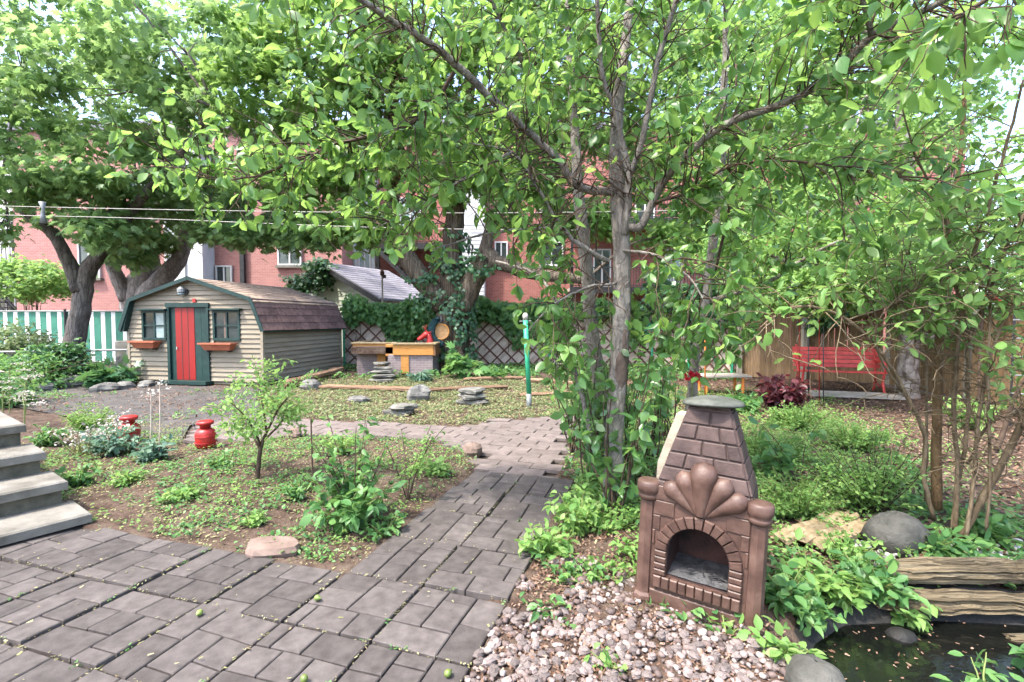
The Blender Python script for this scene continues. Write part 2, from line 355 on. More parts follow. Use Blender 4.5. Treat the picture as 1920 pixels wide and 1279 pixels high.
LF['purple'] = LEAF('leaf_purple', [(0, (.045, .014, .022)), (.6, (.085, .03, .042)), (1, (.16, .05, .05))], (.3, .05, .06), .35, .45, .35)
LF['dry'] = LEAF('leaf_dry', [(0, (.16, .10, .055)), (.5, (.26, .185, .11)), (1, (.38, .31, .21))], (.4, .3, .16), .3, .75, .15)
LF['litter'] = LEAF('leaf_litter', [(0, (.15, .14, .065)), (.45, (.23, .23, .115)), (.75, (.30, .28, .17)), (1, (.16, .115, .07))], (.4, .4, .15), .25, .8, .15)
LF['mulch'] = LEAF('leaf_mulch', [(0, (.09, .05, .034)), (.5, (.165, .10, .07)), (1, (.27, .19, .145))], (.2, .13, .08), .15, .85, .1)

# ------------------------------------------------------------------ leaf templates: blade along +X, face up +Z, unit length
def tris(F):
    out = []
    for f in F:
        for i in range(1, len(f) - 1): out.append((f[0], f[i], f[i + 1]))
    return np.array(out, np.int32)
T_OV = (np.array([(0, 0, 0), (.36, 0, -.03), (.72, 0, -.07), (1, 0, -.17), (.2, .22, .05), (.52, .30, .05), (.8, .17, -.02), (.2, -.22, .05), (.52, -.30, .05), (.8, -.17, -.02)]),
        tris([(0, 1, 4), (1, 5, 4), (1, 2, 5), (2, 6, 5), (2, 3, 6), (0, 7, 1), (1, 7, 8), (1, 8, 2), (2, 8, 9), (2, 9, 3)]))
T_SM = (np.array([(0, 0, 0), (.45, .30, .06), (1, 0, -.08), (.45, -.30, .06)]), tris([(0, 2, 1), (0, 3, 2)]))
_a = [0, 12, 27, 47, 62, 88, 112, 135]; _r = [1, .55, .93, .45, .72, .38, .45, .2]
_pt = [(.22, 0, .03)] + [(.22 + .78 * r * math.cos(R_(a)), .78 * r * math.sin(R_(a)), -.12 * r * r) for a, r in zip(_a, _r)] + [(0, 0, 0)] + \
      [(.22 + .78 * r * math.cos(R_(a)), -.78 * r * math.sin(R_(a)), -.12 * r * r) for a, r in list(zip(_a, _r))[:0:-1]]
T_MA = (np.array(_pt), tris([(0, i, i + 1) for i in range(1, len(_pt) - 1)] + [(0, len(_pt) - 1, 1)]))
_pi = [(.3, 0, .04), (1, 0, -.1), (.62, .2, 0), (.6, .5, -.06), (.25, .42, -.02), (0, .2, 0), (0, 0, 0), (0, -.2, 0), (.25, -.42, -.02), (.6, -.5, -.06), (.62, -.2, 0)]
T_IV = (np.array(_pi), tris([(0, i, i + 1) for i in range(1, 10)] + [(0, 10, 1)]))
T_FL = (np.array([(0, -.25, 0), (1, -.18, .03), (1, .22, 0), (0, .25, .04)]), tris([(0, 1, 2, 3)]))
T_NA = (np.array([(0, 0, 0), (.5, .09, .02), (1, 0, -.1), (.5, -.09, .02)]), tris([(0, 2, 1), (0, 3, 2)]))
def nrm(a): return a / np.maximum(np.linalg.norm(a, axis=-1, keepdims=True), 1e-9)
def frames(x, z):
    x = nrm(x); z = z - (z * x).sum(-1, keepdims=True) * x
    bad = np.linalg.norm(z, axis=-1) < 1e-3
    z[bad] = (.3, .2, 1.0); z = z - (z * x).sum(-1, keepdims=True) * x
    z = nrm(z); return x, np.cross(z, x), z
def scatter(T, pos, x, z, size):
    V0, F0 = T; n = len(pos); k = len(V0)
    x, y, z = frames(np.asarray(x, float), np.asarray(z, float).copy())
    s = np.asarray(size, float).reshape(-1, 1, 1)
    wy = rng.uniform(.72, 1.12, (n, 1, 1)); cz = rng.uniform(-1.2, 3.2, (n, 1, 1)); tw_ = rng.normal(size=(n, 1, 1)) * .35
    yy = V0[None, :, 1:2] * wy; zc = V0[None, :, 2:3] * cz + V0[None, :, 0:1] * V0[None, :, 1:2] * tw_
    V = pos[:, None, :] + s * (V0[None, :, 0:1] * x[:, None, :] + yy * y[:, None, :] + zc * z[:, None, :])
    F = (F0[None] + (np.arange(n) * k)[:, None, None]).reshape(-1, 3)
    return V.reshape(-1, 3), F.astype(np.int32)
def rdir(n): return nrm(rng.normal(size=(n, 3)))
def leafy(name, T, pos, x, z, size, mat, parent=None, kind=None):
    V, F = scatter(T, pos, x, z, size)
    o = mk(name, V, F, mat, parent, False)
    if kind: o['kind'] = kind
    return o
LEAFMESH = {}
def leaf_mesh(T, key, mat):
    k = (key, mat.name)
    if k not in LEAFMESH:
        LEAFMESH[k] = []
        for wy, cz, tw_ in ((1, 1, 0), (.82, 2.2, .3), (1.1, -.4, -.35), (.9, .6, .5)):
            V = T[0].copy(); V[:, 2] = V[:, 2] * cz + T[0][:, 0] * T[0][:, 1] * tw_; V[:, 1] *= wy
            LEAFMESH[k].append(mesh_from('leaf_' + key, V.astype(np.float32), T[1], mat, True))
    return LEAFMESH[k]
def single_leaves(T, key, pos, x, z, size, mat, parent, name='leaf'):
    me = leaf_mesh(T, key, mat); X, Y, Z = frames(np.asarray(x, float), np.asarray(z, float).copy())
    for i in range(len(pos)):
        m = Matrix((X[i], Y[i], Z[i])).transposed()
        inst(name, me[i % 4], parent, pos[i], m, float(size[i]))
def leaves_on(parent, T, key, pos, x, z, size, mat, nmax=300, rest='foliage'):
    """the leaves that show largest are parts of their own, the rest one part"""
    pos = np.asarray(pos); u, v = project(pos)
    d = np.linalg.norm(pos - np.array((0, 0, CH)), axis=1)
    inside = (u > -30) & (u < 1950) & (v > -30) & (v < 1310) & (pos[:, 1] > .3)
    score = np.where(inside, size / d, 0)
    o = np.argsort(-score); a = o[:nmax]; b = o[nmax:]
    a = a[score[a] > 0]
    single_leaves(T, key, pos[a], x[a], z[a], size[a], mat, parent)
    if len(b): leafy(rest, T, pos[b], x[b], z[b], size[b], mat, parent, 'stuff')

# ------------------------------------------------------------------ ground plan
TH = R_(17.5); E1 = np.array((math.cos(TH), -math.sin(TH))); E2 = np.array((math.sin(TH), math.cos(TH))); S0 = .513
A0, B0 = -1.806, 2.41
def e12(x, y): return x * E1[0] + y * E1[1], x * E2[0] + y * E2[1]
def from_e(a, b, z=0.0): return (a * E1[0] + b * E2[0], a * E1[1] + b * E2[1], z)
def on_patio(x, y, m=0.0):
    a, b = e12(x, y)
    return ((a < A0 + 2 * S0 + m) & (a > -9) & (b < B0 + m)) | ((a > A0 - m) & (a < A0 + 2 * S0 + m) & (b >= B0) & (b < B0 + 4 * S0 + m))
PATH = [(-.40, 4.62), (.42, 4.50), (.62, 5.6), (1.05, 7.5), (.82, 7.6), (-.24, 7.32), (-.67, 6.85), (-1.6, 7.0), (-2.89, 7.3), (-4.0, 7.75), (-4.7, 7.0), (-4.05, 5.85), (-2.79, 6.30), (-1.79, 6.22), (-.78, 5.95), (-.38, 5.3)]
APRON = [(-9.3, 11.6), (-5.6, 10.9), (-4.9, 9.2), (-3.95, 7.75), (-4.7, 7.0), (-4.1, 5.9), (-5.2, 6.5), (-7.2, 7.7), (-9.6, 8.9), (-11.5, 10.2)]
POND = [(1.26, 1.0), (1.30, 2.0), (1.42, 2.42), (1.75, 2.62), (2.3, 2.66), (3.9, 2.52), (3.9, .9)]
GRAVEL = [(-.3, 1.6), (-.12, 2.2), (.06, 2.75), (.2, 2.95), (.45, 3.05), (.75, 2.75), (1.02, 2.45), (1.22, 2.22), (1.24, 1.6)]
SHED_C = Vector((-5.73, 11.1, 0)); SA = Vector((-math.cos(R_(10)), math.sin(R_(10)), 0)); SB = Vector((math.sin(R_(10)), math.cos(R_(10)), 0))
SW, SD = 3.6, 3.4
def S(a, b, z): return SHED_C + SA * a + SB * b + Vector((0, 0, z))
SHEDP = [tuple(S(a, b, 0))[:2] for a, b in ((0, 0), (SW, 0), (SW, SD), (0, SD))]
def hgt(x, y):
    x = np.asarray(x, float); y = np.asarray(y, float)
    h = -.028 + .016 * vn(x, y, 3.1) + .012 * vn(x, y, 8.3, 2)
    bed = np.exp(-(((x + 2.2) / 1.6) ** 2 + ((y - 4.6) / 1.0) ** 2)); h = h + .07 * bed
    h = h + .10 * np.exp(-(((x + 1.6) / 3.0) ** 2 + ((y - 13.2) / 1.6) ** 2))
    fl = on_patio(x, y, -.05) | inpoly(x, y, PATH) | inpoly(x, y, APRON)
    h = np.where(fl, -.075, h)
    d = np.full(x.shape, 9.0); n = len(POND)
    for i in range(n):
        ax, ay = POND[i]; bx, by = POND[(i + 1) % n]; t = np.clip(((x - ax) * (bx - ax) + (y - ay) * (by - ay)) / ((bx - ax) ** 2 + (by - ay) ** 2), 0, 1)
        d = np.minimum(d, np.hypot(x - ax - t * (bx - ax), y - ay - t * (by - ay)))
    ip = inpoly(x, y, POND)
    h = np.where(ip, -.06 - np.clip(d / .22, 0, 1) * .22, h)
    return h
def H(x, y): return float(hgt(np.array([x]), np.array([y]))[0])
def free(x, y, m=.03):
    return ~(on_patio(x, y, m) | inpoly(x, y, PATH) | inpoly(x, y, POND) | inpoly(x, y, SHEDP))

xs = np.unique(np.concatenate([np.linspace(-400, -20, 14), np.arange(-20, -6, .5), np.arange(-6, 6.001, .06), np.arange(6, 20, .5), np.linspace(20, 400, 14)]))
ys = np.unique(np.concatenate([np.linspace(-300, -3, 10), np.arange(-3, 1, .5), np.arange(1, 8.001, .06), np.arange(8, 20, .3), np.linspace(20, 600, 20)]))
GX, GY = np.meshgrid(xs, ys); GZ = hgt(GX, GY)
nx, ny = len(xs), len(ys); I = np.arange(nx * ny).reshape(ny, nx)
Fq = np.stack([I[:-1, :-1], I[:-1, 1:], I[1:, 1:], I[1:, :-1]], -1).reshape(-1, 4)
g = mk('ground', np.stack([GX, GY, GZ], -1).reshape(-1, 3), Fq, MT['soil'], None, True)
tag(g, 'brown soil ground of the garden', None, kind='structure')
# the wet black liner of the pond
lv = []; lf = []
cx, cyy = 2.5, 1.8
px = np.arange(1.16, 4.1, .045); py = np.arange(.8, 2.9, .045); LX, LY = np.meshgrid(px, py)
LP_ = [(1.22, .9), (1.26, 2.0), (1.38, 2.48), (1.72, 2.72), (2.3, 2.80), (4.0, 2.66), (4.0, .8)]
ok = inpoly(LX, LY, LP_); ld_ = np.full(LX.shape, 9.0)
for i in range(len(LP_)):
    (ax_, ay_), (bx_, by_) = LP_[i], LP_[(i + 1) % len(LP_)]; t = np.clip(((LX - ax_) * (bx_ - ax_) + (LY - ay_) * (by_ - ay_)) / ((bx_ - ax_) ** 2 + (by_ - ay_) ** 2), 0, 1)
    ld_ = np.minimum(ld_, np.hypot(LX - ax_ - t * (bx_ - ax_), LY - ay_ - t * (by_ - ay_)))
LZ = hgt(LX, LY) + np.clip(-.05 + .075 * (ld_ / .10 + .35 * vn(LX, LY, 6, 1)), -.06, .022)
I = np.arange(LX.size).reshape(LX.shape); keep = ok[:-1, :-1] & ok[1:, 1:] & ok[:-1, 1:] & ok[1:, :-1]
Fl = np.stack([I[:-1, :-1], I[:-1, 1:], I[1:, 1:], I[1:, :-1]], -1)[keep].reshape(-1, 4)
tag(mk('pond_bed', np.stack([LX, LY, LZ], -1).reshape(-1, 3), Fl, MT['liner'], None, True), 'black wet bed of the little pond', None, kind='structure')
mw, N, L, P = nt('water')
P.inputs['Base Color'].default_value = (.004, .0045, .004, 1); P.inputs['Roughness'].default_value = .09; P.inputs['Specular IOR Level'].default_value = .6
tcw = N.new('ShaderNodeTexCoord'); nw = noise(N, L, tcw, 9, 4); bw = N.new('ShaderNodeBump'); bw.inputs['Strength'].default_value = .25; bw.inputs['Distance'].default_value = .02
L.new(nw.outputs[0], bw.inputs['Height']); L.new(bw.outputs[0], P.inputs['Normal'])
tag(mk('water', [(x, y, -.135) for x, y in POND], [tuple(range(len(POND)))[::-1]], mw), 'dark water of the little garden pond', None, kind='structure')

# ------------------------------------------------------------------ patio and path of stamped slabs: every stone a piece
base = MB()
pa = A0 + 2 * S0 + .02
for (a0, a1, b0, b1) in ((-9, pa, -1.5, B0 + .01), (A0 - .01, pa, B0 + .01, B0 + 4 * S0 + .01)):
    base.add([from_e(a0, b0, -.052), from_e(a1, b0, -.052), from_e(a1, b1, -.052), from_e(a0, b1, -.052)], [(0, 1, 2, 3)])
patio = base.build('patio', MT['joint']); tag(patio, 'patio and garden walk of grey stamped paving slabs', None, kind='structure')
PAT = [[(0, 0, 3, 2), (3, 0, 6, 2), (0, 2, 2, 5), (2, 2, 4, 4), (4, 2, 6, 4), (2, 4, 6, 6), (0, 5, 2, 6)],
       [(0, 0, 2, 3), (2, 0, 4, 2), (4, 0, 6, 3), (2, 2, 4, 4), (0, 3, 2, 6), (4, 3, 6, 5), (2, 4, 4, 6), (4, 5, 6, 6)],
       [(0, 0, 4, 2), (4, 0, 6, 3), (0, 2, 2, 4), (2, 2, 4, 5), (4, 3, 6, 6), (0, 4, 2, 6), (2, 5, 4, 6)],
       [(0, 0, 2, 2), (2, 0, 5, 3), (5, 0, 6, 3), (0, 2, 2, 5), (2, 3, 4, 6), (4, 3, 6, 6), (0, 5, 2, 6)]]
def slab_set(i, j, rnd):
    p = PAT[rnd.randrange(4)]; q = rnd.randrange(4); a0 = A0 + i * S0; b0 = B0 + j * S0
    tz = rnd.uniform(-.005, .005); tx, ty = rnd.uniform(-.009, .009), rnd.uniform(-.009, .009); rot = rnd.uniform(-.012, .012)
    u = (S0 - .009) / 6; da, db = rnd.uniform(-.004, .004), rnd.uniform(-.004, .004)
    ca, cb = a0 + S0 / 2 + da, b0 + S0 / 2 + db
    for (x0, y0, x1, y1) in p:
        for _ in range(q): x0, y0, x1, y1 = 6 - y1, x0, 6 - y0, x1
        g_ = .0042; k = (rnd.uniform(-.002, .002))
        def tr(x, y, z):
            x, y = x - 3 * u, y - 3 * u
            xa, ya = x * math.cos(rot) - y * math.sin(rot), x * math.sin(rot) + y * math.cos(rot)
            dish = -.007 * max(abs(x), abs(y)) / (3 * u)
            return from_e(ca + xa, cb + ya, z + tz + tx * x / u / 3 + ty * y / u / 3 + (dish if z > -.03 else 0) + k)
        if max(tr(x0 * u, y0 * u, 0)[1], tr(x1 * u, y1 * u, 0)[1]) < 1.75: continue
        MB().slab(x0 * u + g_, x1 * u - g_, y0 * u + g_, y1 * u - g_, -.05, 0.0, .005, tr).build('paver', MT['paver'], patio)
rp = random.Random(4)
for i in range(-6, 2):
    for j in range(-3, 0): slab_set(i, j, rp)
for i in range(2):
    for j in range(4): slab_set(i, j, rp)

gp = mk('garden_path', [(x, y, -.06) for x, y in PATH], [tuple(range(len(PATH)))], MT['joint'])
tag(gp, 'brick path crossing the garden behind the bed', None, kind='structure')
rp = random.Random(9); cnt = 0
bl, bw_ = .36, .19
for i in range(-40, 40):
    for j in range(-30, 70):
        a = -2.2 + i * bl + (j % 2) * bl / 2; b = 3.0 + j * bw_
        x, y, _ = from_e(a + bl / 2, b + bw_ / 2)
        if not inpoly(np.array([x]), np.array([y]), PATH)[0]: continue
        tz, t1, t2 = rp.uniform(-.006, .006), rp.uniform(-.02, .02), rp.uniform(-.02, .02)
        tr = lambda X, Y, Z: from_e(a + X, b + Y, Z + tz + t1 * (X - bl / 2) + t2 * (Y - bw_ / 2))
        MB().slab(.005, bl - .005, .005, bw_ - .005, -.055, -.012, .006, tr).build('paving_brick', MT['paver_pink'], gp)
ap = mk('forecourt', [(x, y, -.03) for x, y in APRON], [tuple(range(len(APRON)))], MT['asphalt'])
tag(ap, 'dark paved forecourt in front of the shed', None, kind='structure')

# ------------------------------------------------------------------ concrete steps
st = thing('concrete_steps', 'weathered concrete steps with overhanging treads rising beside the patio', 'steps', (-3.6, 3.2, 0))
fd = Vector((.575, .818, 0)); ad = Vector((-.818, .575, 0))
c0 = Vector((-3.09, 3.50, 0))
for k in range(4):
    z1 = .085 + .18 * k; cc = c0 + Vector((-.337, .183, 0)) * k; lw = 2.4
    def tr(x, y, z, cc=cc): return cc - fd * x + ad * y + Vector((0, 0, z))
    t = MB()
    t.slab(0, lw, -.0, .44 if k < 3 else 1.8, z1 - .07, z1, .012, lambda x, y, z: tr(lw - x, y, z)); t.build('tread', MT['concrete'], st)
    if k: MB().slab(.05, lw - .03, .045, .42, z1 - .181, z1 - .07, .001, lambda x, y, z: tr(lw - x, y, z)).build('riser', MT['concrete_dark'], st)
bm = MB()
bm.add([tuple(c0 - fd * s + ad * .12 + Vector((0, 0, 0))) for s in (.1, 2.3)] + [tuple(c0 - fd * s + ad * 3.2) for s in (2.3, .1)] +
       [tuple(c0 - fd * s + ad * .12 + Vector((0, 0, .01))) for s in (.1, 2.3)] + [tuple(c0 - fd * s + ad * 3.2 + Vector((0, 0, .50))) for s in (2.3, .1)],
       [(0, 1, 2, 3), (7, 6, 5, 4), (0, 4, 5, 1), (1, 5, 6, 2), (2, 6, 7, 3), (3, 7, 4, 0)])
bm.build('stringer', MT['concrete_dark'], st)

# ------------------------------------------------------------------ houses beyond the fence
def house_window(par, x0, x1, z0, z1, y, frame=None, sill=True, mull=1):
    w = MB(); t = .07
    for a, b, c, d in ((x0 - t, x1 + t, z1, z1 + t), (x0 - t, x1 + t, z0 - t, z0), (x0 - t, x0, z0, z1), (x1, x1 + t, z0, z1)): w.box(a, b, y - .09, y + .02, c, d)
    for m in range(mull):
        xm = x0 + (x1 - x0) * (m + 1) / (mull + 1); w.box(xm - .035, xm + .035, y - .07, y + .02, z0, z1)
    o = w.build('window', frame or MT['render_white'], par)
    mk('pane', [Vector(p) - Vector(par.location) for p in ((x0, y - .03, z0), (x1, y - .03, z0), (x1, y - .03, z1), (x0, y - .03, z1))], [(0, 1, 2, 3)], MT['glass_pale' if random.random() < .35 else 'glass'], o, False, False)
    if sill:
        s = MB().box(x0 - .15, x1 + .15, y - .16, y + .02, z0 - .20, z0 - .075)
        mk('sill', [v - Vector(par.location) for v in s.V], s.F, MT['concrete'], o, False, False)
    return o
def clap(par, x0, x1, z0, z1, y, mat, h=.2, name='siding_board'):
    z = z0
    while z < z1 - .01:
        zz = min(z + h, z1)
        MB().hexa([(x0, y - .03, z), (x1, y - .03, z), (x1, y + .02, z), (x0, y + .02, z), (x0, y - .008, zz - .002), (x1, y - .008, zz - .002), (x1, y + .02, zz - .002), (x0, y + .02, zz - .002)]).build(name, mat, par)
        z = zz
def railing(par, x0, x1, y, z0, z1, mat, step=.16, name='railing'):
    r = MB().box(x0, x1, y - .03, y + .03, z1 - .05, z1).box(x0, x1, y - .02, y + .02, z0 + .08, z0 + .12)
    x = x0
    while x <= x1 + .001: r.box(x - .014, x + .014, y - .014, y + .014, z0, z1 - .05); x += step
    return r.build(name, mat, par)

b1 = thing('brick_house', 'salmon brick house with a grey white siding bay behind the shed', 'house', (-12.5, 24, 0))
MB().box(-24, -8.2, 23.5, 33, -.2, 10.5).build('wall', BR2, b1)
MB().box(-24.2, -8.0, 23.3, 33.2, 10.5, 10.9).build('roof', MT['roof_grey'], b1)
bay = MB().box(-16.0, -14.35, 22.6, 23.5, -.2, 9.6).build('bay', MT['siding_white'], b1)
for x in (-16.03, -15.2, -14.37): MB().box(x - .05, x + .05, 22.52, 22.6, 0, 9.6).build('bay_trim', MT['render_white'], b1)
MB().box(-13.05, -12.85, 23.3, 23.48, 0, 9.8).build('downpipe', MT['black'], b1)
for (x0, x1, z0, z1) in ((-14.2, -13.55, 3.25, 4.05), (-11.2, -10.2, 4.2, 5.6), (-14.2, -13.55, 6.6, 7.6), (-11.2, -10.2, 7.4, 8.8), (-18.2, -17.2, 3.6, 5.1), (-20.8, -19.9, 3.6, 5.1), (-18.2, -17.2, 6.8, 8.2)):
    house_window(b1, x0, x1, z0, z1, 23.47)

b0 = thing('rendered_house', 'pale house with brick strips and a black outside stair, seen past the first maple trunk', 'house', (-28, 27, 0))
MB().box(-36, -20.6, 27, 36, -.2, 11).build('wall', MT['render_white'], b0)
MB().box(-36.2, -20.4, 26.8, 36, 11, 11.4).build('roof', MT['roof_grey'], b0)
for x0, x1 in ((-30.5, -29.0), (-24.1, -22.9)): MB().box(x0, x1, 26.9, 26.995, 0, 10.6).build('brick_strip', BR2, b0)
for (x0, x1, z0, z1) in ((-27.6, -26.6, 5.2, 6.9), (-22.4, -21.6, 4.4, 6.0), (-28.6, -27.6, 1.6, 3.1), (-25.7, -24.9, 1.9, 3.3)): house_window(b0, x0, x1, z0, z1, 26.97)
MB().box(-28.6, -24.4, 25.6, 27, 4.35, 4.55).build('balcony', MT['black'], b0)
railing(b0, -28.6, -24.4, 25.62, 4.55, 5.5, MT['black'], .22)
for k in range(13):
    x = -28.3 + k * .27; z = 4.2 - k * .3
    MB().box(x, x + .3, 24.9, 25.6, z, z + .05).build('stair_tread', MT['black'], b0)
for y in (24.88, 25.62): MB().beam((-28.3, y, 4.3), (-24.6, y, .2), .05, .22).build('stringer', MT['black'], b0)
rl = MB().beam((-28.3, 24.86, 5.2), (-24.6, 24.86, 1.1), .05, .05)
for k in range(13): rl.box(-28.15 + k * .27 - .012, -28.15 + k * .27 + .012, 24.85, 24.88, 4.2 - k * .3, 5.05 - k * .3)
rl.build('railing', MT['black'], b0)

b2 = thing('brick_row_house', 'long red brick house with white windows and black balconies beyond the back fence', 'house', (2, 27, 0))
MB().box(-9.8, 24, 26, 36, -.2, 11.5).build('wall', BR, b2)
MB().box(-10, 24.2, 25.8, 36, 11.5, 12).build('roof', MT['roof_grey'], b2)
for (x0, x1) in ((-9.9, -7.1), (-2.75, -1.42)):
    MB().box(x0, x1, 25.2, 26, -.2, 9.2).build('bay', MT['siding_white'], b2)
    clap(b2, x0 + .05, x1 - .05, 2.2, 6.6, 25.19, MT['siding_white'], .2)
for (x0, x1, z0, z1, y) in ((-8.75, -8.1, 3.9, 5.0, 25.16), (-7.85, -7.35, 3.9, 5.0, 25.16), (1.55, 2.65, 4.45, 5.6, 25.97), (-.85, -.3, 4.5, 5.6, 25.97), (-5.9, -4.9, 6.4, 7.9, 25.97),
                         (1.55, 2.65, 7.4, 8.7, 25.97), (6.6, 7.5, 6.9, 8.9, 25.97), (11.6, 12.6, 4.2, 5.7, 25.97), (4.4, 5.2, 3.3, 5.2, 25.97), (8.2, 9.0, 3.3, 5.2, 25.97), (9.9, 10.8, 7.2, 8.6, 25.97), (13.6, 14.5, 6.9, 8.4, 25.97)):
    house_window(b2, x0, x1, z0, z1, y)
for (x0, x1, z, y) in ((2.9, 10.2, 2.95, 24.2), (2.9, 10.2, 6.35, 24.2), (10.9, 14.6, 3.4, 24.4), (-6.9, -3.2, 5.2, 24.6)):
    MB().box(x0, x1, y, 26, z, z + .16).build('balcony_deck', MT['plank_grey'], b2)
    MB().box(x0 - .02, x1 + .02, y - .06, y - .002, z - .12, z + .2).build('balcony_beam', MT['black'], b2)
    railing(b2, x0, x1, y + .05, z + .17, z + 1.2, MT['black'], .15)
    for x in (x0 + .1, x1 - .1): MB().box(x - .06, x + .06, y + .1, y + .22, -.1 if z < 6 else 3.1, z).build('balcony_post', MT['black'], b2)
sb = MB()
for k in range(14):
    x = -6.7 + k * .26; z = 4.9 - k * .25
    MB().box(x, x + .3, 24.2, 25.0, z, z + .05).build('stair_tread', MT['black'], b2)
for y in (24.18, 25.02): MB().beam((-6.8, y, 5.1), (-3.2, y, 1.6), .05, .2).build('stringer', MT['black'], b2)
rl = MB().beam((-6.8, 24.15, 6.0), (-3.2, 24.15, 2.5), .05, .05)
for k in range(14): rl.box(-6.6 + k * .26 - .012, -6.6 + k * .26 + .012, 24.14, 24.17, 4.9 - k * .25, 5.8 - k * .25)
rl.build('railing', MT['black'], b2)

# ------------------------------------------------------------------ garage with a grey roof
ga = thing('garage', 'pale green sided garage with a grey shingle roof behind the lattice fence', 'garage', (-7, 20, 0))
P1 = Vector((-7.7, 20, 3.8)); gd = Vector((.447, .894, 0)); gs = Vector((.894, -.447, 0)); GL = 3.6; GW = 3.0
ez = 2.3
body = MB()
q = [P1 + gs * 2.85 + Vector((0, 0, ez - P1.z)), P1 - gs * 2.85 + Vector((0, 0, ez - P1.z))]
fr = [Vector((q[1].x, q[1].y, 0)), Vector((q[0].x, q[0].y, 0)), q[0], P1 - Vector((0, 0, .1)), q[1]]
bk = [p + gd * GL for p in fr]
body.add(fr + bk, [(0, 1, 2, 3, 4), (9, 8, 7, 6, 5), (1, 6, 7, 2), (0, 4, 9, 5), (2, 7, 8, 3), (3, 8, 9, 4)]).build('wall', MT['siding_green'], ga)
z = .2
while z < 3.6:
    zz = z + .19
    def hw(z): return 2.84 if z <= ez else max(0.02, 2.84 * (3.72 - z) / (3.72 - ez))
    n0 = -gd
    pts = []
    for (zq, pr) in ((z, .03), (zz - .003, .006)):
        for s, d in ((-1, pr), (1, pr), (1, -.01), (-1, -.01)):
            pts.append(P1 + gs * (s * hw(zq)) + n0 * d + Vector((0, 0, zq - P1.z)))
    if hw(z) > .1 and z > 1.4: MB().hexa(pts).build('siding_board', MT['siding_green'], ga)
    z = zz
rt = Vector((0, 0, .07))
for s in (1, -1):
    a = P1 - gd * .25; b_ = P1 + gd * (GL + .25); e = gs * (3.15 * s) + Vector((0, 0, ez - .06 - P1.z))
    pl = [a + e, b_ + e, b_, a] if s > 0 else [a, b_, b_ + e, a + e]
    MB().hexa([p for p in pl] + [p + rt for p in pl]).build('roof', MT['roof_grey'], ga)
    MB().beam(a + Vector((0, 0, -.07)) - gd * .02, a + e + Vector((0, 0, -.07)) - gd * .02, .05, .18).build('barge_board', MT['black'], ga)
    if s > 0:
        nrow = 14
        for k in range(nrow):
            t0 = 1 - k / nrow; t1 = t0 - 1 / nrow
            pa_, pb_ = a + e * t0 + rt, b_ + e * t0 + rt; pc_, pd_ = b_ + e * t1 + rt, a + e * t1 + rt
            up = Vector((0, 0, .018)); MB().hexa([pa_, pb_, pc_, pd_, pa_ + up, pb_ + up, pc_ + Vector((0, 0, .004)), pd_ + Vector((0, 0, .004))]).build('shingle_course', MT['roof_grey'], ga)
pp = D(717, 545, 17.2)
po = thing('birdhouse_pole', 'thin weathered pole topped with a small lamp before the garage roof', 'pole', (pp.x, pp.y, 0))
MB().tube([(pp.x, pp.y, 0), (pp.x, pp.y, 3.05)], .03, 8).build('pole', MT['fence_grey'], po)
MB().lathe([(.02, 0), (.07, .03), (.08, .14), (.05, .2), (.015, .26)], 10, (pp.x, pp.y, 3.05)).build('head', MT['slat_brown'], po)
MB().box(pp.x + .03, pp.x + .13, pp.y - .05, pp.y + .04, 2.98, 3.1).build('bracket', MT['black'], po)

# ------------------------------------------------------------------ the shed
sh = thing('garden_shed', 'beige clapboard garden shed with gambrel roof and a red door', 'shed', tuple(S(SW / 2, SD / 2, 0)))
zE, zB, zP = 1.27, 1.96, 2.45
def lim(z):
    if z <= zE: return 0.0
    if z <= zB: return .2 * (z - zE) / (zB - zE)
    return .2 + (SW / 2 - .2) * (z - zB) / (zP - zB)
prof = [(0, 0), (0, zE), (.2, zB - .02), (SW / 2, zP - .03), (SW - .2, zB - .02), (SW, zE), (SW, 0)]
vb = [S(a, .02, z) for a, z in prof] + [S(a, SD - .02, z) for a, z in prof]; n = 7
mk('wall', vb, [tuple(range(n)), tuple(range(2 * n - 1, n - 1, -1))] + [(i, n + i, n + (i + 1) % n, (i + 1) % n) for i in range(n)], MT['siding'], sh)
OPEN = [(1.38, 2.47, 0, 1.86), (.55, 1.26, 1.02, 1.74), (2.53, 3.20, 1.02, 1.74)]
z = .07; bh = .112
while z < 2.38:
    z2 = min(z + bh, 2.43); segs = [(lim(z), SW - lim(z), lim(z2), SW - lim(z2))]
    cuts = sorted([(o[0], o[1]) for o in OPEN if o[2] < z2 - .03 and o[3] > z + .03])
    out = []; cur = segs[0][0]; curt = segs[0][2]
    for c0_, c1_ in cuts: out.append((cur, c0_, curt, c0_)); cur = curt = c1_
    out.append((cur, segs[0][1], curt, segs[0][3]))
    for (l0, r0, l1, r1) in out:
        if r0 - l0 < .02: continue
        r1 = max(r1, l1 + .005)
        MB().hexa([S(r0, -.03, z), S(l0, -.03, z), S(l0, .02, z), S(r0, .02, z), S(r1, -.002, z2 - .003), S(l1, -.002, z2 - .003), S(l1, .02, z2 - .003), S(r1, .02, z2 - .003)]).build('siding_board', MT['siding'], sh)
    z = z2
z = .07
while z < zE + .02:
    z2 = z + bh
    MB().hexa([S(-.03, .05, z), S(-.03, SD - .05, z), S(.02, SD - .05, z), S(.02, .05, z), S(-.002, .05, z2 - .003), S(-.002, SD - .05, z2 - .003), S(.02, SD - .05, z2 - .003), S(.02, .05, z2 - .003)]).build('siding_board', MT['siding'], sh)
    z = z2
for a, b in ((0, 0), (0, SD), (SW, 0)):
    MB().obox(S(a, b, .66), SA * .035, SB * .035, Vector((0, 0, .62))).build('corner_post', MT['siding'], sh)
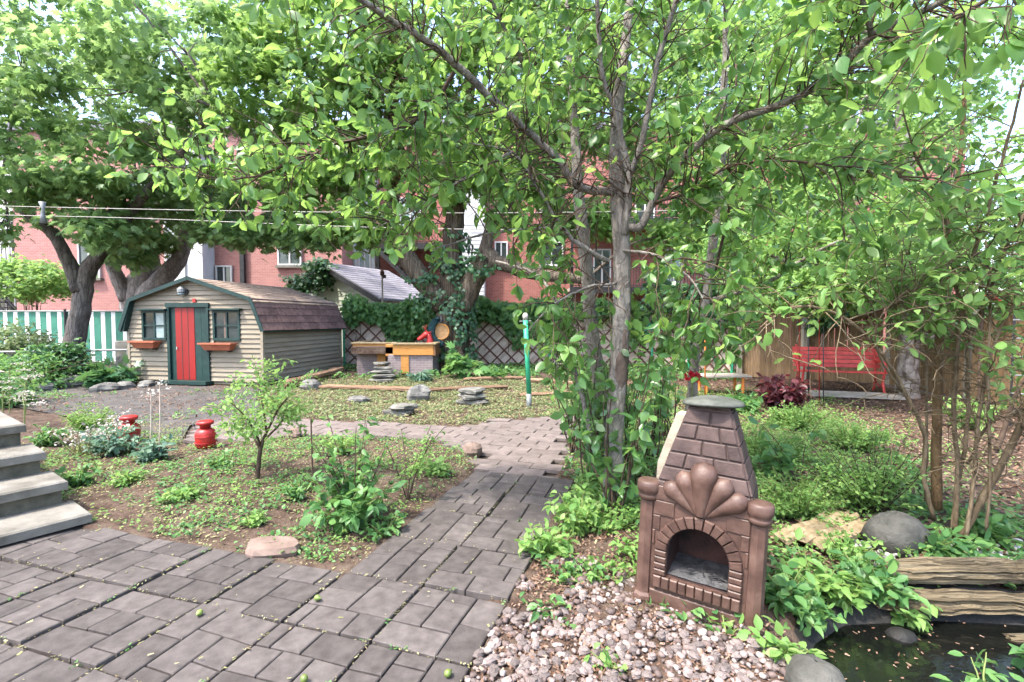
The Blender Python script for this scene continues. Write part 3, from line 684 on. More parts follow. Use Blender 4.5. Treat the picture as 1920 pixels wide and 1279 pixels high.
MB().obox(S(SW / 2, SD / 2, .03), SA * (SW / 2 + .01), SB * (SD / 2 + .01), Vector((0, 0, .035))).build('sill_beam', MT['concrete_dark'], sh)
# gambrel roof: decks, trims, shingles
FB, BB = -.14, SD + .12
def deck(p, q, nm, mat, th=.035):
    (a0, z0), (a1, z1) = p, q
    d = Vector((0, 0, th))
    MB().hexa([S(a0, FB, z0), S(a0, BB, z0), S(a1, BB, z1), S(a1, FB, z1), S(a0, FB, z0) + d, S(a0, BB, z0) + d, S(a1, BB, z1) + d, S(a1, FB, z1) + d]).build(nm, mat, sh)
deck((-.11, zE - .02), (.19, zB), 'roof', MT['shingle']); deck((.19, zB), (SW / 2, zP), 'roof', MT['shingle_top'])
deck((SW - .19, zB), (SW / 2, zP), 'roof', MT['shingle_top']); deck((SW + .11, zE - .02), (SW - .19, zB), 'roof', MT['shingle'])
for (p, q) in (((-.115, zE - .03), (.18, zB + .01)), ((.18, zB + .01), (SW / 2, zP + .02)), ((SW - .18, zB + .01), (SW / 2, zP + .02)), ((SW + .115, zE - .03), (SW - .18, zB + .01))):
    MB().beam(S(p[0], FB - .012, p[1]), S(q[0], FB - .012, q[1]), .022, .085).build('rake_trim', MT['green_dark'], sh)
MB().beam(S(-.125, FB, zE - .03), S(-.125, BB, zE - .03), .02, .05).build('eave_trim', MT['green_dark'], sh)
MB().hexa([S(SW + .01, FB, zE - .05), S(SW + .13, FB, zE - .05), S(SW + .13, BB, zE - .05), S(SW + .01, BB, zE - .05), S(SW - .2, FB, zB), S(SW - .17, FB, zB), S(SW - .17, BB, zB), S(SW - .2, BB, zB)]).build('side_flap', MT['green_dark'], sh)
def shingles(p, q, rows, mat, wid, rs):
    (a0, z0), (a1, z1) = p, q; O = S(a0, FB, z0); Vs = S(a1, FB, z1) - O; Ln = BB - FB
    Nn = (SB.cross(Vs)).normalized()
    if Nn.z < 0: Nn = -Nn
    O = O + Nn * .034
    r = random.Random(rs)
    for i in range(rows):
        t0, t1 = i / rows, min(1.0, (i + 1.12) / rows); b = -wid * (i % 2) * .5
        while b < Ln:
            w = wid * r.uniform(.85, 1.15); b0_, b1_ = max(0, b), min(Ln, b + w) - .006; b += w
            if b1_ - b0_ < .03: continue
            j = r.uniform(-.03, .03) / rows; th = .012 + r.uniform(0, .005)
            pts = [O + Vs * (t0 + j) + SB * b0_, O + Vs * (t0 + j) + SB * b1_, O + Vs * t1 + SB * b1_, O + Vs * t1 + SB * b0_]
            MB().hexa(pts + [pts[0] + Nn * th, pts[1] + Nn * th, pts[2] + Nn * .003, pts[3] + Nn * .003]).build('shingle', mat, sh)
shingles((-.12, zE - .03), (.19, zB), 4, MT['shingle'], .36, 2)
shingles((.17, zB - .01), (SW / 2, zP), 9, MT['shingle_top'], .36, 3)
for k in range(10):
    b = FB + k * (BB - FB) / 10; e = b + (BB - FB) / 10 - .01
    MB().hexa([S(.12, b, zB - .07), S(.12, e, zB - .07), S(.3, e, zB + .07), S(.3, b, zB + .07), S(.10, b, zB - .035), S(.10, e, zB - .035), S(.3, e, zB + .105), S(.3, b, zB + .105)]).build('ridge_shingle', MT['shingle_top'], sh)
# door
def front(a0, a1, z0, z1, b0, b1, nm, mat, par=None):
    q = MB().hexa([S(a1, b0, z0), S(a0, b0, z0), S(a0, b1, z0), S(a1, b1, z0), S(a1, b0, z1), S(a0, b0, z1), S(a0, b1, z1), S(a1, b1, z1)])
    if par is None or par is sh: return q.build(nm, mat, sh)
    return mk(nm, [v - Vector(sh.location) for v in q.V], q.F, mat, par, False, False)
front(1.36, 1.42, .06, 1.80, -.06, .02, 'door_frame', MT['green_dark']); front(2.42, 2.49, .06, 1.80, -.06, .02, 'door_frame', MT['green_dark'])
front(1.34, 2.51, 1.80, 1.90, -.07, .02, 'door_frame', MT['green_dark']); front(1.30, 2.55, 0, .075, -.25, .02, 'door_step', MT['green_dark'])
dr = front(1.77, 2.28, .085, 1.79, -.02, .015, 'door', MT['door_red'])
for a in (1.94, 2.11): front(a - .006, a + .006, .09, 1.78, -.024, -.0195, 'board_joint', MT['green_dark'], dr)
front(2.235, 2.25, .80, .86, -.05, -.02, 'handle', MT['wire'], dr)
for a0, a1 in ((1.425, 1.59), (1.595, 1.765), (2.285, 2.415)): front(a0, a1, .085, 1.79, -.012, .015, 'side_panel', MT['green_dark'])
# windows
for (a0, a1, half) in ((.60, 1.21, 'right'), (2.58, 3.15, 'left')):
    w = front(a0 - .05, a1 + .05, 1.67, 1.73, -.045, .02, 'window', MT['green_dark'])
    front(a0 - .12, a1 + .12, 1.73, 1.765, -.14, .02, 'hood', MT['green_dark'], w)
    front(a0 - .05, a1 + .05, 1.02, 1.075, -.05, .02, 'sill', MT['green_dark'], w)
    front(a0 - .05, a0, 1.075, 1.67, -.045, .02, 'frame', MT['green_dark'], w); front(a1, a1 + .05, 1.075, 1.67, -.045, .02, 'frame', MT['green_dark'], w)
    am = (a0 + a1) / 2
    front(am - .018, am + .018, 1.075, 1.67, -.03, .02, 'muntin', MT['green_dark'], w); front(a0, a1, 1.35, 1.385, -.028, .02, 'muntin', MT['green_dark'], w)
    for i, (x0, x1) in enumerate(((a0, am - .018), (am + .018, a1))):
        for j, (y0, y1) in enumerate(((1.075, 1.35), (1.385, 1.67))):
            front(x0, x1, y0, y1, -.004, .018, 'pane', MT['glass_pale'] if (half == 'left' and i == 0) else MT['glass'], w)
    if half == 'right': front(am + .03, am + .08, 1.08, 1.66, -.012, -.005, 'curtain', MT['stone_pink'], w)
front(1.70, 1.79, 1.915, 2.0, -.04, .0, 'number_plate', MT['red'])
la = S(2.03, -.09, 2.13)
MB().lathe([(.045, 0), (.085, .02), (.08, .10), (.05, .13), (.02, .16)], 12, la).build('wall_lamp', MT['metal_grey'], sh)
MB().lathe([(.0, -.06), (.05, -.055), (.075, -.02), (.07, 0)], 12, la).build('lamp_glass', MT['glass_pale'], sh)
front(1.90, 1.98, 2.10, 2.22, -.06, .01, 'lamp_bracket', MT['black'])
# flower boxes hung on the shed
for (a0, a1, zc, lb) in ((.63, 1.47, .97, 'terracotta trough hung under the window on the right of the red door'), (2.67, 3.37, 1.0, 'terracotta trough hung under the window on the left of the red door')):
    fb = thing('flower_box', lb, 'flower box', tuple(S((a0 + a1) / 2, -.15, zc - .17)), 'flower boxes on the shed')
    def ring(da, f0, f1, z): return [S(a1 - da, -f1, z), S(a0 + da, -f1, z), S(a0 + da, -f0, z), S(a1 - da, -f0, z)]
    V = ring(.09, .05, .17, zc - .17) + ring(0, .035, .25, zc) + ring(.02, .05, .23, zc) + ring(.08, .07, .17, zc - .13)
    F = [(3, 2, 1, 0)] + [(L + j, L + (j + 1) % 4, L + 4 + (j + 1) % 4, L + 4 + j) for L in (0, 4, 8) for j in range(4)] + [(12, 13, 14, 15)]
    mk('trough', V, F, MT['terracotta'], fb)
    rim = MB()
    for (p, q_) in ((S(a0 - .01, -.255, zc), S(a1 + .01, -.255, zc)), (S(a0 - .01, -.255, zc), S(a0 - .01, -.03, zc)), (S(a1 + .01, -.255, zc), S(a1 + .01, -.03, zc))): rim.beam(p + Vector((0, 0, -.015)), q_ + Vector((0, 0, -.015)), .02, .035)
    rim.build('rim', MT['terracotta'], fb)
    V = ring(.06, .06, .19, zc - .05); mk('earth', V, [(0, 1, 2, 3)], MT['soil'], fb)
    for a in (a0 + .15, a1 - .15): MB().beam(S(a, -.0, zc - .2), S(a, -.18, zc - .19), .03, .025).build('bracket', MT['black'], fb)

# ------------------------------------------------------------------ fences
lf_ = thing('lattice_fence', 'diagonal lattice fence with brown strips and green posts under the vines', 'fence', (0, 15.6, 0))
def lattice(p, q, h, seed):
    p, q = Vector(p), Vector(q); L_ = (q - p).length; x = (q - p) / L_; nrm_ = Vector((x.y, -x.x, 0)); up = Vector((0, 0, 1)); r = random.Random(seed)
    if nrm_.y > 0: nrm_ = -nrm_
    def strip(s0, direction, w, off, mat, nm):
        # a 45 degree strip that starts at s0 on the bottom line, clipped to the panel
        t0, t1 = 0.0, h; a, b = s0, s0 + direction * h
        for _ in range(2):
            if a < 0: t0 = t0 + (0 - a) if direction > 0 else t0; a = max(a, 0) if direction > 0 else a
            if b > L_ and direction > 0: t1 -= b - L_; b = L_
            if a > L_ and direction < 0: t0 += a - L_; a = L_
            if b < 0 and direction < 0: t1 -= 0 - b; b = 0
        if t1 - t0 < .08: return
        A = p + x * a + up * (t0 + .06) + nrm_ * off; B = p + x * b + up * (t1 + .06) + nrm_ * off
        MB().beam(A, B, .008, w, nrm_.cross(B - A)).build(nm, mat, lf_)
    s = -h
    while s < L_: strip(s, 1, .082, 0, MT['slat_beige'], 'slat'); s += .115
    s = -h + .2
    while s < L_ + h:
        strip(s, 1, .05, .014, MT['slat_brown'], 'lattice_strip'); strip(s, -1, .05, .026, MT['slat_brown'], 'lattice_strip'); s += .46
    for zz in (.04, h + .05): MB().beam(p + up * zz + nrm_ * .03, q + up * zz + nrm_ * .03, .05, .07).build('rail', MT['slat_brown'], lf_)
    k = max(2, round(L_ / 3.1)); 
    for i in range(k + 1):
        c = p + x * (L_ * i / k) + nrm_ * .07; MB().tube([c, c + up * (h + .12)], .035, 8).build('post', MT['green_post'], lf_)
lattice((-5.4, 15.6, 0), (4.5, 15.6, 0), 1.95, 1); lattice((4.55, 15.5, 0), (5.95, 12.95, 0), 1.95, 2)

wf = thing('board_fence', 'brown board fence of upright planks behind the red bench', 'fence', (7.4, 12, 0))
wf2 = thing('board_fence', 'brown board fence running towards the viewer behind the tall bare shrub stems', 'fence', (8.7, 8.5, 0))
def boards(par, p, q, h, seed, w=.135):
    p, q = Vector(p), Vector(q); L_ = (q - p).length; x = (q - p) / L_; y = Vector((-x.y, x.x, 0)); r = random.Random(seed); s = 0
    while s < L_ - .05:
        ww = w * r.uniform(.92, 1.08); hh = h + r.uniform(-.03, .03); o = y * r.uniform(-.008, .008); c = p + x * (s + ww / 2) + o
        ln = x * r.uniform(-.012, .012)
        b = c + ln + Vector((0, 0, hh))
        V = []
        for cc, f in ((c, 1), (b - Vector((0, 0, .03)), 1), (b, .75)):
            for sx, sy in ((-1, -1), (1, -1), (1, 1), (-1, 1)): V.append(cc + x * (sx * (ww / 2 - .004) * f) + y * (sy * .011))
        F = [(3, 2, 1, 0), (8, 9, 10, 11)] + [(L2 + j, L2 + (j + 1) % 4, L2 + 4 + (j + 1) % 4, L2 + 4 + j) for L2 in (0, 4) for j in range(4)]
        mk('plank', V, F, MT['fence_grey'] if r.random() < .12 else MT['fence_wood'], par); s += ww
    for zz in (.35, h - .35): MB().beam(p + y * .04 + Vector((0, 0, zz)), q + y * .04 + Vector((0, 0, zz)), .035, .09).build('rail', MT['fence_wood'], par)
boards(wf, (6.0, 12.85, 0), (8.75, 11.35, 0), 1.95, 3); boards(wf2, (8.75, 11.3, 0), (8.55, 5.6, 0), 2.0, 4, .15)
for px_, py_ in ((5.98, 12.8), (7.25, 12.1)): MB().box(px_ - .05, px_ + .05, py_ - .16, py_ - .06, 0, 2.05).build('post', MT['fence_grey'], wf)

sf = thing('striped_fence', 'green and white striped slat fence behind the first maple trunk', 'fence', (-15, 16.2, 0))
r_ = random.Random(6); x = -20.5; k = 0
while x < -12.7:
    w = .15 if k % 2 else .20
    if k % 2 == 0: w *= r_.uniform(.9, 1.2)
    MB().box(x, x + w - .012, 16.2, 16.215 + .01 * (k % 2), .05, 1.78).build('slat', MT['white_stripe'] if k % 2 else MT['green_stripe'], sf); x += w; k += 1
for z in (.1, 1.79): MB().tube([(-20.5, 16.16, z), (-12.7, 16.16, z)], .025, 8).build('rail', MT['metal_grey'], sf)
for x in (-20.0, -17.4, -14.9, -12.72): MB().tube([(x, 16.15, 0), (x, 16.15, 1.86)], .04, 8).build('post', MT['black'], sf)

cf = thing('chain_link_fence', 'low dark chain link fence among the plants left of the shed', 'fence', (-12, 11.8, 0))
MB().tube([(-14.6, 11.5, .70), (-9.42, 11.95, .76)], .028, 8).build('rail', MT['metal_grey'], cf)
for x in (-14.2, -11.73, -9.5): MB().tube([(x, 11.5 + (x + 14.6) * .087, -.05), (x, 11.5 + (x + 14.6) * .087, .78)], .032, 8).build('post', MT['metal_grey'], cf)
w = MB(); n = 46
for i in range(-7, n):
    for sgn in (1, -1):
        xa = -14.6 + i * .113; xb = xa + sgn * .68
        if sgn < 0: xa, xb = xa + .68, xa
        if max(xa, xb) > -9.45 or min(xa, xb) < -14.6: continue
        w.beam((xa, 11.5 + (xa + 14.6) * .087, .03), (xb, 11.5 + (xb + 14.6) * .087, .70), .006, .006)
w.build('wire_mesh', MT['metal_grey'], cf)

cb_ = MB().slab(-9.86, -9.42, 12.0, 12.5, -.05, .98, .02).build('concrete_post', MT['concrete'])
tag(cb_, 'grey concrete block pillar against the left corner of the shed', 'pillar')

# ------------------------------------------------------------------ the brown garden fireplace (local axes: x along the front, y into the body, z up)
fp = thing('garden_fireplace', 'brown painted concrete garden fireplace with arched mouth and shell relief', 'fireplace', (.935, 2.425, -.02))
wv = Vector((.854, -.52, 0)); nv = Vector((.52, .854, 0))
fp.rotation_euler = Matrix((wv, nv, Vector((0, 0, 1)))).transposed().to_euler()
fp.rotation_euler = (Matrix((wv, nv, Vector((0, 0, 1)))).transposed() @ Matrix.Rotation(R_(2.2), 3, 'Y') @ Matrix.Rotation(R_(-1.0), 3, 'X')).to_euler()
def L_(mb, nm, mat, sm=False, par=None): return mb.build(nm, mat, par or fp, sm, False)
def sub(mb, nm, mat, par, sm=False): return mk(nm, mb.V, mb.F, mat, par, sm, False)
AW, AZ0, AZS = .150, .165, .30      # half width, sill, spring line
arch = []
for i in range(7): arch.append((AW, AZ0 + (AZS - AZ0) * i / 6))
for i in range(1, 18):
    t = math.pi * i / 18; arch.append((AW * math.cos(t), AZS + AW * 1.02 * math.sin(t)))
for i in range(7): arch.append((-AW, AZS - (AZS - AZ0) * i / 6))
for i in range(1, 7): arch.append((-AW + 2 * AW * i / 7, AZ0))
hwB, zT = .235, .64
def outer(px, pz):
    cx0, cz0 = 0, .30; dx, dz = px - cx0, pz - cz0; s = 1e9
    if dx: s = min(s, hwB / abs(dx))
    if dz > 0: s = min(s, (zT - cz0) / dz)
    if dz < 0: s = min(s, cz0 / -dz)
    return cx0 + dx * s, cz0 + dz * s
no = len(arch); V = []
for (x, z) in arch: ox, oz = outer(x, z); V += [(x, 0, z), (ox, 0, oz), (x, .24, z), (ox, .30, oz)]
F = []
for i in range(no):
    j = (i + 1) % no
    F += [(4 * i, 4 * j, 4 * j + 1, 4 * i + 1), (4 * i + 1, 4 * j + 1, 4 * j + 3, 4 * i + 3)]
mk('body', V, F, MT['fire_brown'], fp, False, False)
V = []; F = []
for (x, z) in arch: V += [(x, .001, z), (x * .96, .25, z)]
for i in range(no): j = (i + 1) % no; F.append((2 * i, 2 * i + 1, 2 * j + 1, 2 * j))
F.append(tuple(2 * i + 1 for i in range(no)))
mk('firebox', V, F, MT['soot'], fp, False, False)
ash = MB(); ash.add([(-.145 + .29 * i / 6, .012 + .235 * j / 5, AZ0 + .006 + .02 * j / 5 + .006 * random.random()) for j in range(6) for i in range(7)], [(j * 7 + i, j * 7 + i + 1, (j + 1) * 7 + i + 1, (j + 1) * 7 + i) for j in range(5) for i in range(6)])
L_(ash, 'ash', MT['ash'], True)
for k in range(14):
    x, y = random.uniform(-.12, .12), random.uniform(.04, .22); a = random.uniform(0, 3.1); d = Vector((math.cos(a), math.sin(a), 0)) * random.uniform(.015, .04)
    L_(MB().tube([Vector((x, y, AZ0 + .025)) - d, Vector((x, y, AZ0 + .032)), Vector((x, y, AZ0 + .024)) + d], .003, 5), 'charred_twig', MT['black'])
def rb(x0, x1, z0, z1, y0, y1, nm, mat, ch=.005):
    return L_(MB().slab(x0, x1, z0, z1, y0, y1, ch, lambda x, y, z: (x, -z, y)), nm, mat)
# arch stones
nv_ = 13; r0, r1 = AW + .002, AW + .062
for i in range(nv_):
    t0 = math.pi * i / nv_ + .012; t1 = math.pi * (i + 1) / nv_ - .012
    p = [(r * math.cos(t), AZS + r * 1.02 * math.sin(t)) for r, t in ((r0, t0), (r1, t0), (r1, t1), (r0, t1))]
    c = (sum(q[0] for q in p) / 4, sum(q[1] for q in p) / 4)
    V = [(x, .0, z) for x, z in p] + [(x, -.016, z) for x, z in p] + [(c[0] + (x - c[0]) * .84, -.023, c[1] + (z - c[1]) * .84) for x, z in p]
    F = [(8, 9, 10, 11)] + [(a + j, a + (j + 1) % 4, a + 4 + (j + 1) % 4, a + 4 + j) for a in (0, 4) for j in range(4)]
    mk('arch_brick', V, F, MT['fire_brown'], fp, False, False)
for s in (-1, 1):
    for k in range(4):
        z0 = AZ0 - .0 + k * (AZS - AZ0) / 4; z1 = z0 + (AZS - AZ0) / 4 - .004
        a, b = (AW + .002, AW + .062) if s > 0 else (-AW - .062, -AW - .002)
        rb(a, b, z0, z1, .0, .022, 'jamb_brick', MT['fire_brown'])
for k in range(10):
    x0 = -AW - .062 + k * (2 * AW + .124) / 10; rb(x0 + .002, x0 + (2 * AW + .124) / 10 - .002, AZ0 - .066, AZ0 - .004, 0, .028, 'sill_brick', MT['fire_brown'])
rb(-.23, .23, .0, .075, 0, .012, 'plinth', MT['fire_brown'])
# brick joints of the lower front, as raised blocks beside the arch
for s in (-1, 1):
    for k, (z0, z1) in enumerate(((.32, .396), (.40, .476), (.48, .556), (.56, .636))):
        xi = math.sqrt(max(0, .213 ** 2 - ((z0 - AZS) / 1.02) ** 2)) + .006
        a, b = (xi, .232) if s > 0 else (-.232, -xi); rb(a, b, z0, z1, 0, .007, 'front_brick', MT['fire_brown'], .003)
# columns
for s in (-1, 1):
    x = s * .268; pr = [(.056, 0), (.060, .012), (.058, .03), (.045, .045), (.043, .30), (.042, .545), (.050, .552)]
    c = MB().lathe([(r, z) for r, z in pr], 8, (x, .02, 0)); col_ = L_(c, 'column', MT['fire_brown'])
    cp = MB().lathe([(.044, .548), (.054, .556), (.056, .575), (.050, .582), (.060, .592), (.063, .612), (.062, .64), (.055, .650), (.02, .653)], 20, (x, .02, 0)); sub(cp, 'cap', MT['fire_brown'], col_, True)
# chimney: tapered core and embossed bricks
Z0, Z1 = .52, 1.075
def hw_(z): return float(np.interp(z, [Z0, .66, Z1], [.238, .226, .098]))
def fr_(z): return float(np.interp(z, [Z0, .60, Z1], [.004, .012, .085]))
def bk_(z): return float(np.interp(z, [Z0, Z1], [.30, .235]))
core = MB(); zs = [Z0, .62, .8, .95, Z1]
V = []
for z in zs: V += [(-hw_(z), fr_(z), z), (hw_(z), fr_(z), z), (hw_(z), bk_(z), z), (-hw_(z), bk_(z), z)]
F = [(3, 2, 1, 0)] + [tuple((len(zs) - 1) * 4 + i for i in range(4))] + [(a * 4 + j, a * 4 + (j + 1) % 4, a * 4 + 4 + (j + 1) % 4, a * 4 + 4 + j) for a in range(len(zs) - 1) for j in range(4)]
chm = mk('chimney', V, F, MT['fire_purple'], fp, False, False)
rr = random.Random(5); z = .585; k = 0
while z < 1.06:
    h = .078; z2 = min(z + h, 1.068); cuts = [-1] + sorted([(-.35, .45), (.1,), (-.5, .25), (-.1, .62)][k % 4]) + [1]
    for c0_, c1_ in zip(cuts[:-1], cuts[1:]):
        g_ = .0035
        V = []
        for (dy, gg) in ((.002, 0), (-.008, 0), (-.012, .005)):
            for (c, zz, sx, sz) in ((c0_, z, 1, 1), (c1_, z, -1, 1), (c1_, z2, -1, -1), (c0_, z2, 1, -1)):
                ze = zz + sz * (g_ + gg); V.append((c * hw_(ze) + sx * (g_ + gg), fr_(ze) + dy, ze))
        F = [(8, 9, 10, 11)] + [(a + j, a + (j + 1) % 4, a + 4 + (j + 1) % 4, a + 4 + j) for a in (0, 4) for j in range(4)]
        mk('chimney_brick', V, F, MT['fire_purple'], chm, False, False)
        if c1_ == 1:   # return face on the right flank
            V = []
            for (dx, gg) in ((-.002, 0), (.006, 0), (.009, .005)):
                for (f, zz, sy, sz) in ((0, z, 1, 1), (1, z, -1, 1), (1, z2, -1, -1), (0, z2, 1, -1)):
                    ze = zz + sz * (g_ + gg); y = fr_(ze) if f == 0 else bk_(ze); V.append((hw_(ze) + dx, y + sy * (g_ + gg), ze))
            mk('chimney_brick', V, F, MT['fire_purple'], chm, False, False)
    z = z2; k += 1
# shell of five lobes
def lobe(p, q, r0, r1, bulge, nm='shell_lobe'):
    p, q = Vector(p), Vector(q); n, m = 12, 14; V = []; F = []
    ax = (q - p).normalized(); sd = Vector((ax.z, 0, -ax.x))
    for i in range(m + 1):
        t = i / m; prof = r0 + (r1 - r0) * min(1, t / .72) if t < .72 else r1 * math.sqrt(max(0, 1 - ((t - .72) / .28) ** 2))
        c = p.lerp(q, t)
        for j in range(n + 1):
            a = math.pi * j / n; V.append(c + sd * (-math.cos(a) * prof) + Vector((0, -1, 0)) * (math.sin(a) * prof * bulge))
    for i in range(m):
        for j in range(n): F.append((i * (n + 1) + j, (i + 1) * (n + 1) + j, (i + 1) * (n + 1) + j + 1, i * (n + 1) + j + 1))
    mk(nm, V, F, MT['fire_brown'], fp, True, False)
sy = -.004
lobe((-.02, sy, .535), (-.185, sy + .01, .66), .016, .047, .85); lobe((.03, sy, .535), (.215, sy + .01, .66), .016, .050, .85)
lobe((-.01, sy - .005, .535), (-.105, sy + .012, .735), .018, .050, .9); lobe((.018, sy - .005, .535), (.125, sy + .012, .735), .018, .052, .9)
lobe((.004, sy - .012, .53), (.008, sy + .012, .805), .022, .068, .95)
# beige unpainted back and the loose lid
V = []
for z, w, y0, y1 in ((0, .262, .30, .40), (.55, .262, .26, .40), (.70, .25, .22, .36), (1.0, .15, .16, .28)):
    V += [(-w - .03, y0, z), (w - .05, y0, z), (w - .05, y1, z), (-w - .03, y1, z)]
F = [(3, 2, 1, 0), (12, 13, 14, 15)] + [(a + j, a + (j + 1) % 4, a + 4 + (j + 1) % 4, a + 4 + j) for a in (0, 4, 8) for j in range(4)]
mk('back_shell', V, F, MT['beige_conc'], fp, False, False)
ld = MB().lathe([(.0, -.012), (.12, -.02), (.152, -.012), (.155, -.004), (.145, .006), (.08, .02), (.0, .026)], 26, (0.005, .16, 1.095)); lid = L_(ld, 'lid', MT['lid'], True)
for v in lid.data.vertices: v.co.z += v.co.x * .05 - (v.co.x ** 2) * .35

# ------------------------------------------------------------------ red bench
bn = thing('garden_bench', 'red slatted garden bench against the board fence', 'bench', (6.7, 9.9, 0))
b0p, b1p = G(1490, 737), G(1652, 744)
b0p = Vector((6.15, 10.25, 0)); b1p = Vector((7.62, 9.80, 0))
bx = (b1p - b0p).normalized(); by = Vector((-bx.y, bx.x, 0)); bl_ = (b1p - b0p).length
def Bp(a, d, z): return b0p + bx * a + by * d + Vector((0, 0, z))
for k in range(4): MB().obox(Bp(bl_ / 2, .02 + k * .115, .42 - .008 * k), bx * (bl_ / 2 + .05), by * .05, Vector((0, 0, .014))).build('seat_slat', MT['bench_red'], bn)
for k in range(5):
    z = .515 + k * .088; d = .46 + k * .026
    MB().obox(Bp(bl_ / 2, d, z), bx * (bl_ / 2 + .05), (by + Vector((0, 0, -.28))).normalized() * .012, (by * .28 + Vector((0, 0, 1))).normalized() * .038).build('back_slat', MT['bench_red'], bn)
for a in (.04, bl_ - .04):
    side = MB()
    side.tube(smooth_pts([Bp(a, -.06, 0), Bp(a, .0, .08), Bp(a, .05, .22), Bp(a, .0, .38), Bp(a, -.02, .41)]), .024, 8)
    side.build('leg', MT['bench_red'], bn, True)
    MB().tube(smooth_pts([Bp(a, .50, 0), Bp(a, .44, .2), Bp(a, .43, .40), Bp(a, .49, .65), Bp(a, .60, .95)]), .024, 8).build('back_leg', MT['bench_red'], bn, True)
    MB().tube(smooth_pts([Bp(a, .0, .40), Bp(a, -.06, .50), Bp(a, -.04, .60), Bp(a, .15, .645), Bp(a, .35, .64), Bp(a, .48, .66)]), .022, 8).build('armrest', MT['bench_red'], bn, True)
    MB().beam(Bp(a, -.02, .40), Bp(a, .44, .385), .03, .03).build('seat_rail', MT['bench_red'], bn)
    MB().tube(smooth_pts([Bp(a, .04, .24), Bp(a, .2, .12), Bp(a, .42, .22)]), .014, 6).build('brace', MT['bench_red'], bn, True)
pl = thing('plank_platform', 'grey weathered boards lying on the earth before the red bench', 'boards', (6.6, 9.3, 0))
for k in range(4): MB().obox(Bp(.72 + .05 * (k % 2), -.28 - k * .155, .022), bx * (.78), by * .072, Vector((0, 0, .022))).build('plank', MT['plank_grey'], pl)

# garden hooks and stakes round the bench
def stake(u, v0, v1, mat, lb, hook=False, nm='plant_stake', rad=.009, grp=None):
    g0 = G(u, v0); top = D(u, v1, g0.y); o = [(g0.x, g0.y, 0), (top.x, g0.y, top.z)]
    pts = [Vector(o[0]), Vector(o[1])]
    if hook:
        h = top.z; r = .11; pts += [Vector((top.x + r - r * math.cos(t), g0.y, h + r * math.sin(t))) for t in (.5, 1.0, 1.57, 2.2, 2.8)]
    ob = MB().tube(pts, rad, 6).build(nm, mat, None, True)
    return tag(ob, lb, 'stake', grp)
stake(1536, 752, 580, MT['red'], 'tall thin red hook stake left of the red bench', True)
stake(1499, 745, 596, MT['red'], 'shorter red stake beside the purple bush', False)
stake(1544, 762, 612, MT['black'], 'black metal stake before the bench boards')
stake(1516, 764, 600, MT['black'], 'black stake rising out of the purple bush')

# ------------------------------------------------------------------ raised timber planter
pt = thing('raised_planter', 'orange stained timber planter on grey brick beside the ivy clad trunk', 'planter', (-3.1, 12.7, 0))
def pbox(x0, x1, y0, y1, z0, z1, nm, mat): return MB().slab(x0, x1, y0, y1, z0, z1, .008).build(nm, mat, pt)
pbox(-4.2, -3.2, 13.05, 14.2, 0, .62, 'brick_base', MT['planter_base']); pbox(-3.2, -2.05, 12.45, 14.2, 0, .60, 'brick_base', MT['planter_base'])
pbox(-4.28, -3.30, 12.98, 13.05, .60, .86, 'front_board', MT['planter']); pbox(-3.30, -3.06, 12.6, 12.98, .56, .86, 'front_board', MT['planter'])
pbox(-3.06, -2.02, 12.40, 12.46, .60, .87, 'front_board', MT['planter']); pbox(-2.03, -1.97, 12.41, 14.2, .585, .865, 'side_board', MT['planter_dark'])
pbox(-3.62, -3.40, 12.96, 13.02, 0.1, .60, 'leg', MT['planter']); pbox(-2.86, -2.66, 12.42, 12.455, .12, .6, 'leg', MT['planter'])
pbox(-4.32, -3.1, 12.95, 13.15, .862, .90, 'top_board', MT['plank_pale']); pbox(-3.1, -1.95, 12.36, 12.56, .872, .91, 'top_board', MT['plank_pale'])
pbox(-4.32, -4.14, 13.15, 14.3, .861, .899, 'top_board', MT['plank_pale']); pbox(-2.13, -1.95, 12.56, 14.3, .871, .908, 'top_board', MT['plank_pale'])
pbox(-4.2, -2.0, 12.6, 14.2, .62, .80, 'earth', MT['soil'])
# red reindeer head ornament, wreath with a wood disc
dc = D(800, 630, 13.0)
dr_ = thing('deer_ornament', 'small red deer head ornament with antlers above the planter', 'ornament', (dc.x, dc.y, .88))
e = dc
MB().tube(smooth_pts([e + Vector((.10, 0, -.30)), e + Vector((.09, 0, -.12)), e + Vector((.05, 0, .05))]), [.10, .10, .095, .09, .085, .08, .075, .07, .065], 10).build('neck', MT['red'], dr_, True)
MB().tube(smooth_pts([e + Vector((.08, 0, .06)), e + Vector((-.03, 0, .03)), e + Vector((-.16, 0, -.06)), e + Vector((-.24, 0, -.1))]), interp([.05, .095, .07, .06, .045], 13), 10).build('head', MT['red'], dr_, True)
for s in (-.05, .06):
    MB().tube(smooth_pts([e + Vector((.0, s, .1)), e + Vector((-.04, s * 1.6, .2)), e + Vector((.0, s * 2, .3))]), interp([.010, .008, .004], 9), 6).build('antler', MT['red'], dr_, True)
    MB().tube([e + Vector((-.03, s * 1.4, .17)), e + Vector((-.10, s * 1.7, .26))], [.007, .003], 6).build('antler', MT['red'], dr_, True)
    MB().tube([e + Vector((.07, s * 1.2, .08)), e + Vector((.12, s * 2.0, .12))], [.018, .004], 6).build('ear', MT['red'], dr_, True)
MB().tube([e + Vector((.09, 0, -.30)), e + Vector((.09, 0, -.26))], .08, 10).build('base', MT['red'], dr_)
wc = D(828, 622, 13.25)
wr = thing('wood_disc_feeder', 'round pale wood disc with a blue green garland hanging on the ivy clad trunk', 'ornament', tuple(wc))
MB().lathe([(.0, -.03), (.20, -.03), (.215, 0), (.20, .03), (0, .03)], 24, wc, 'y').build('disc', MT['wood_cut'], wr)
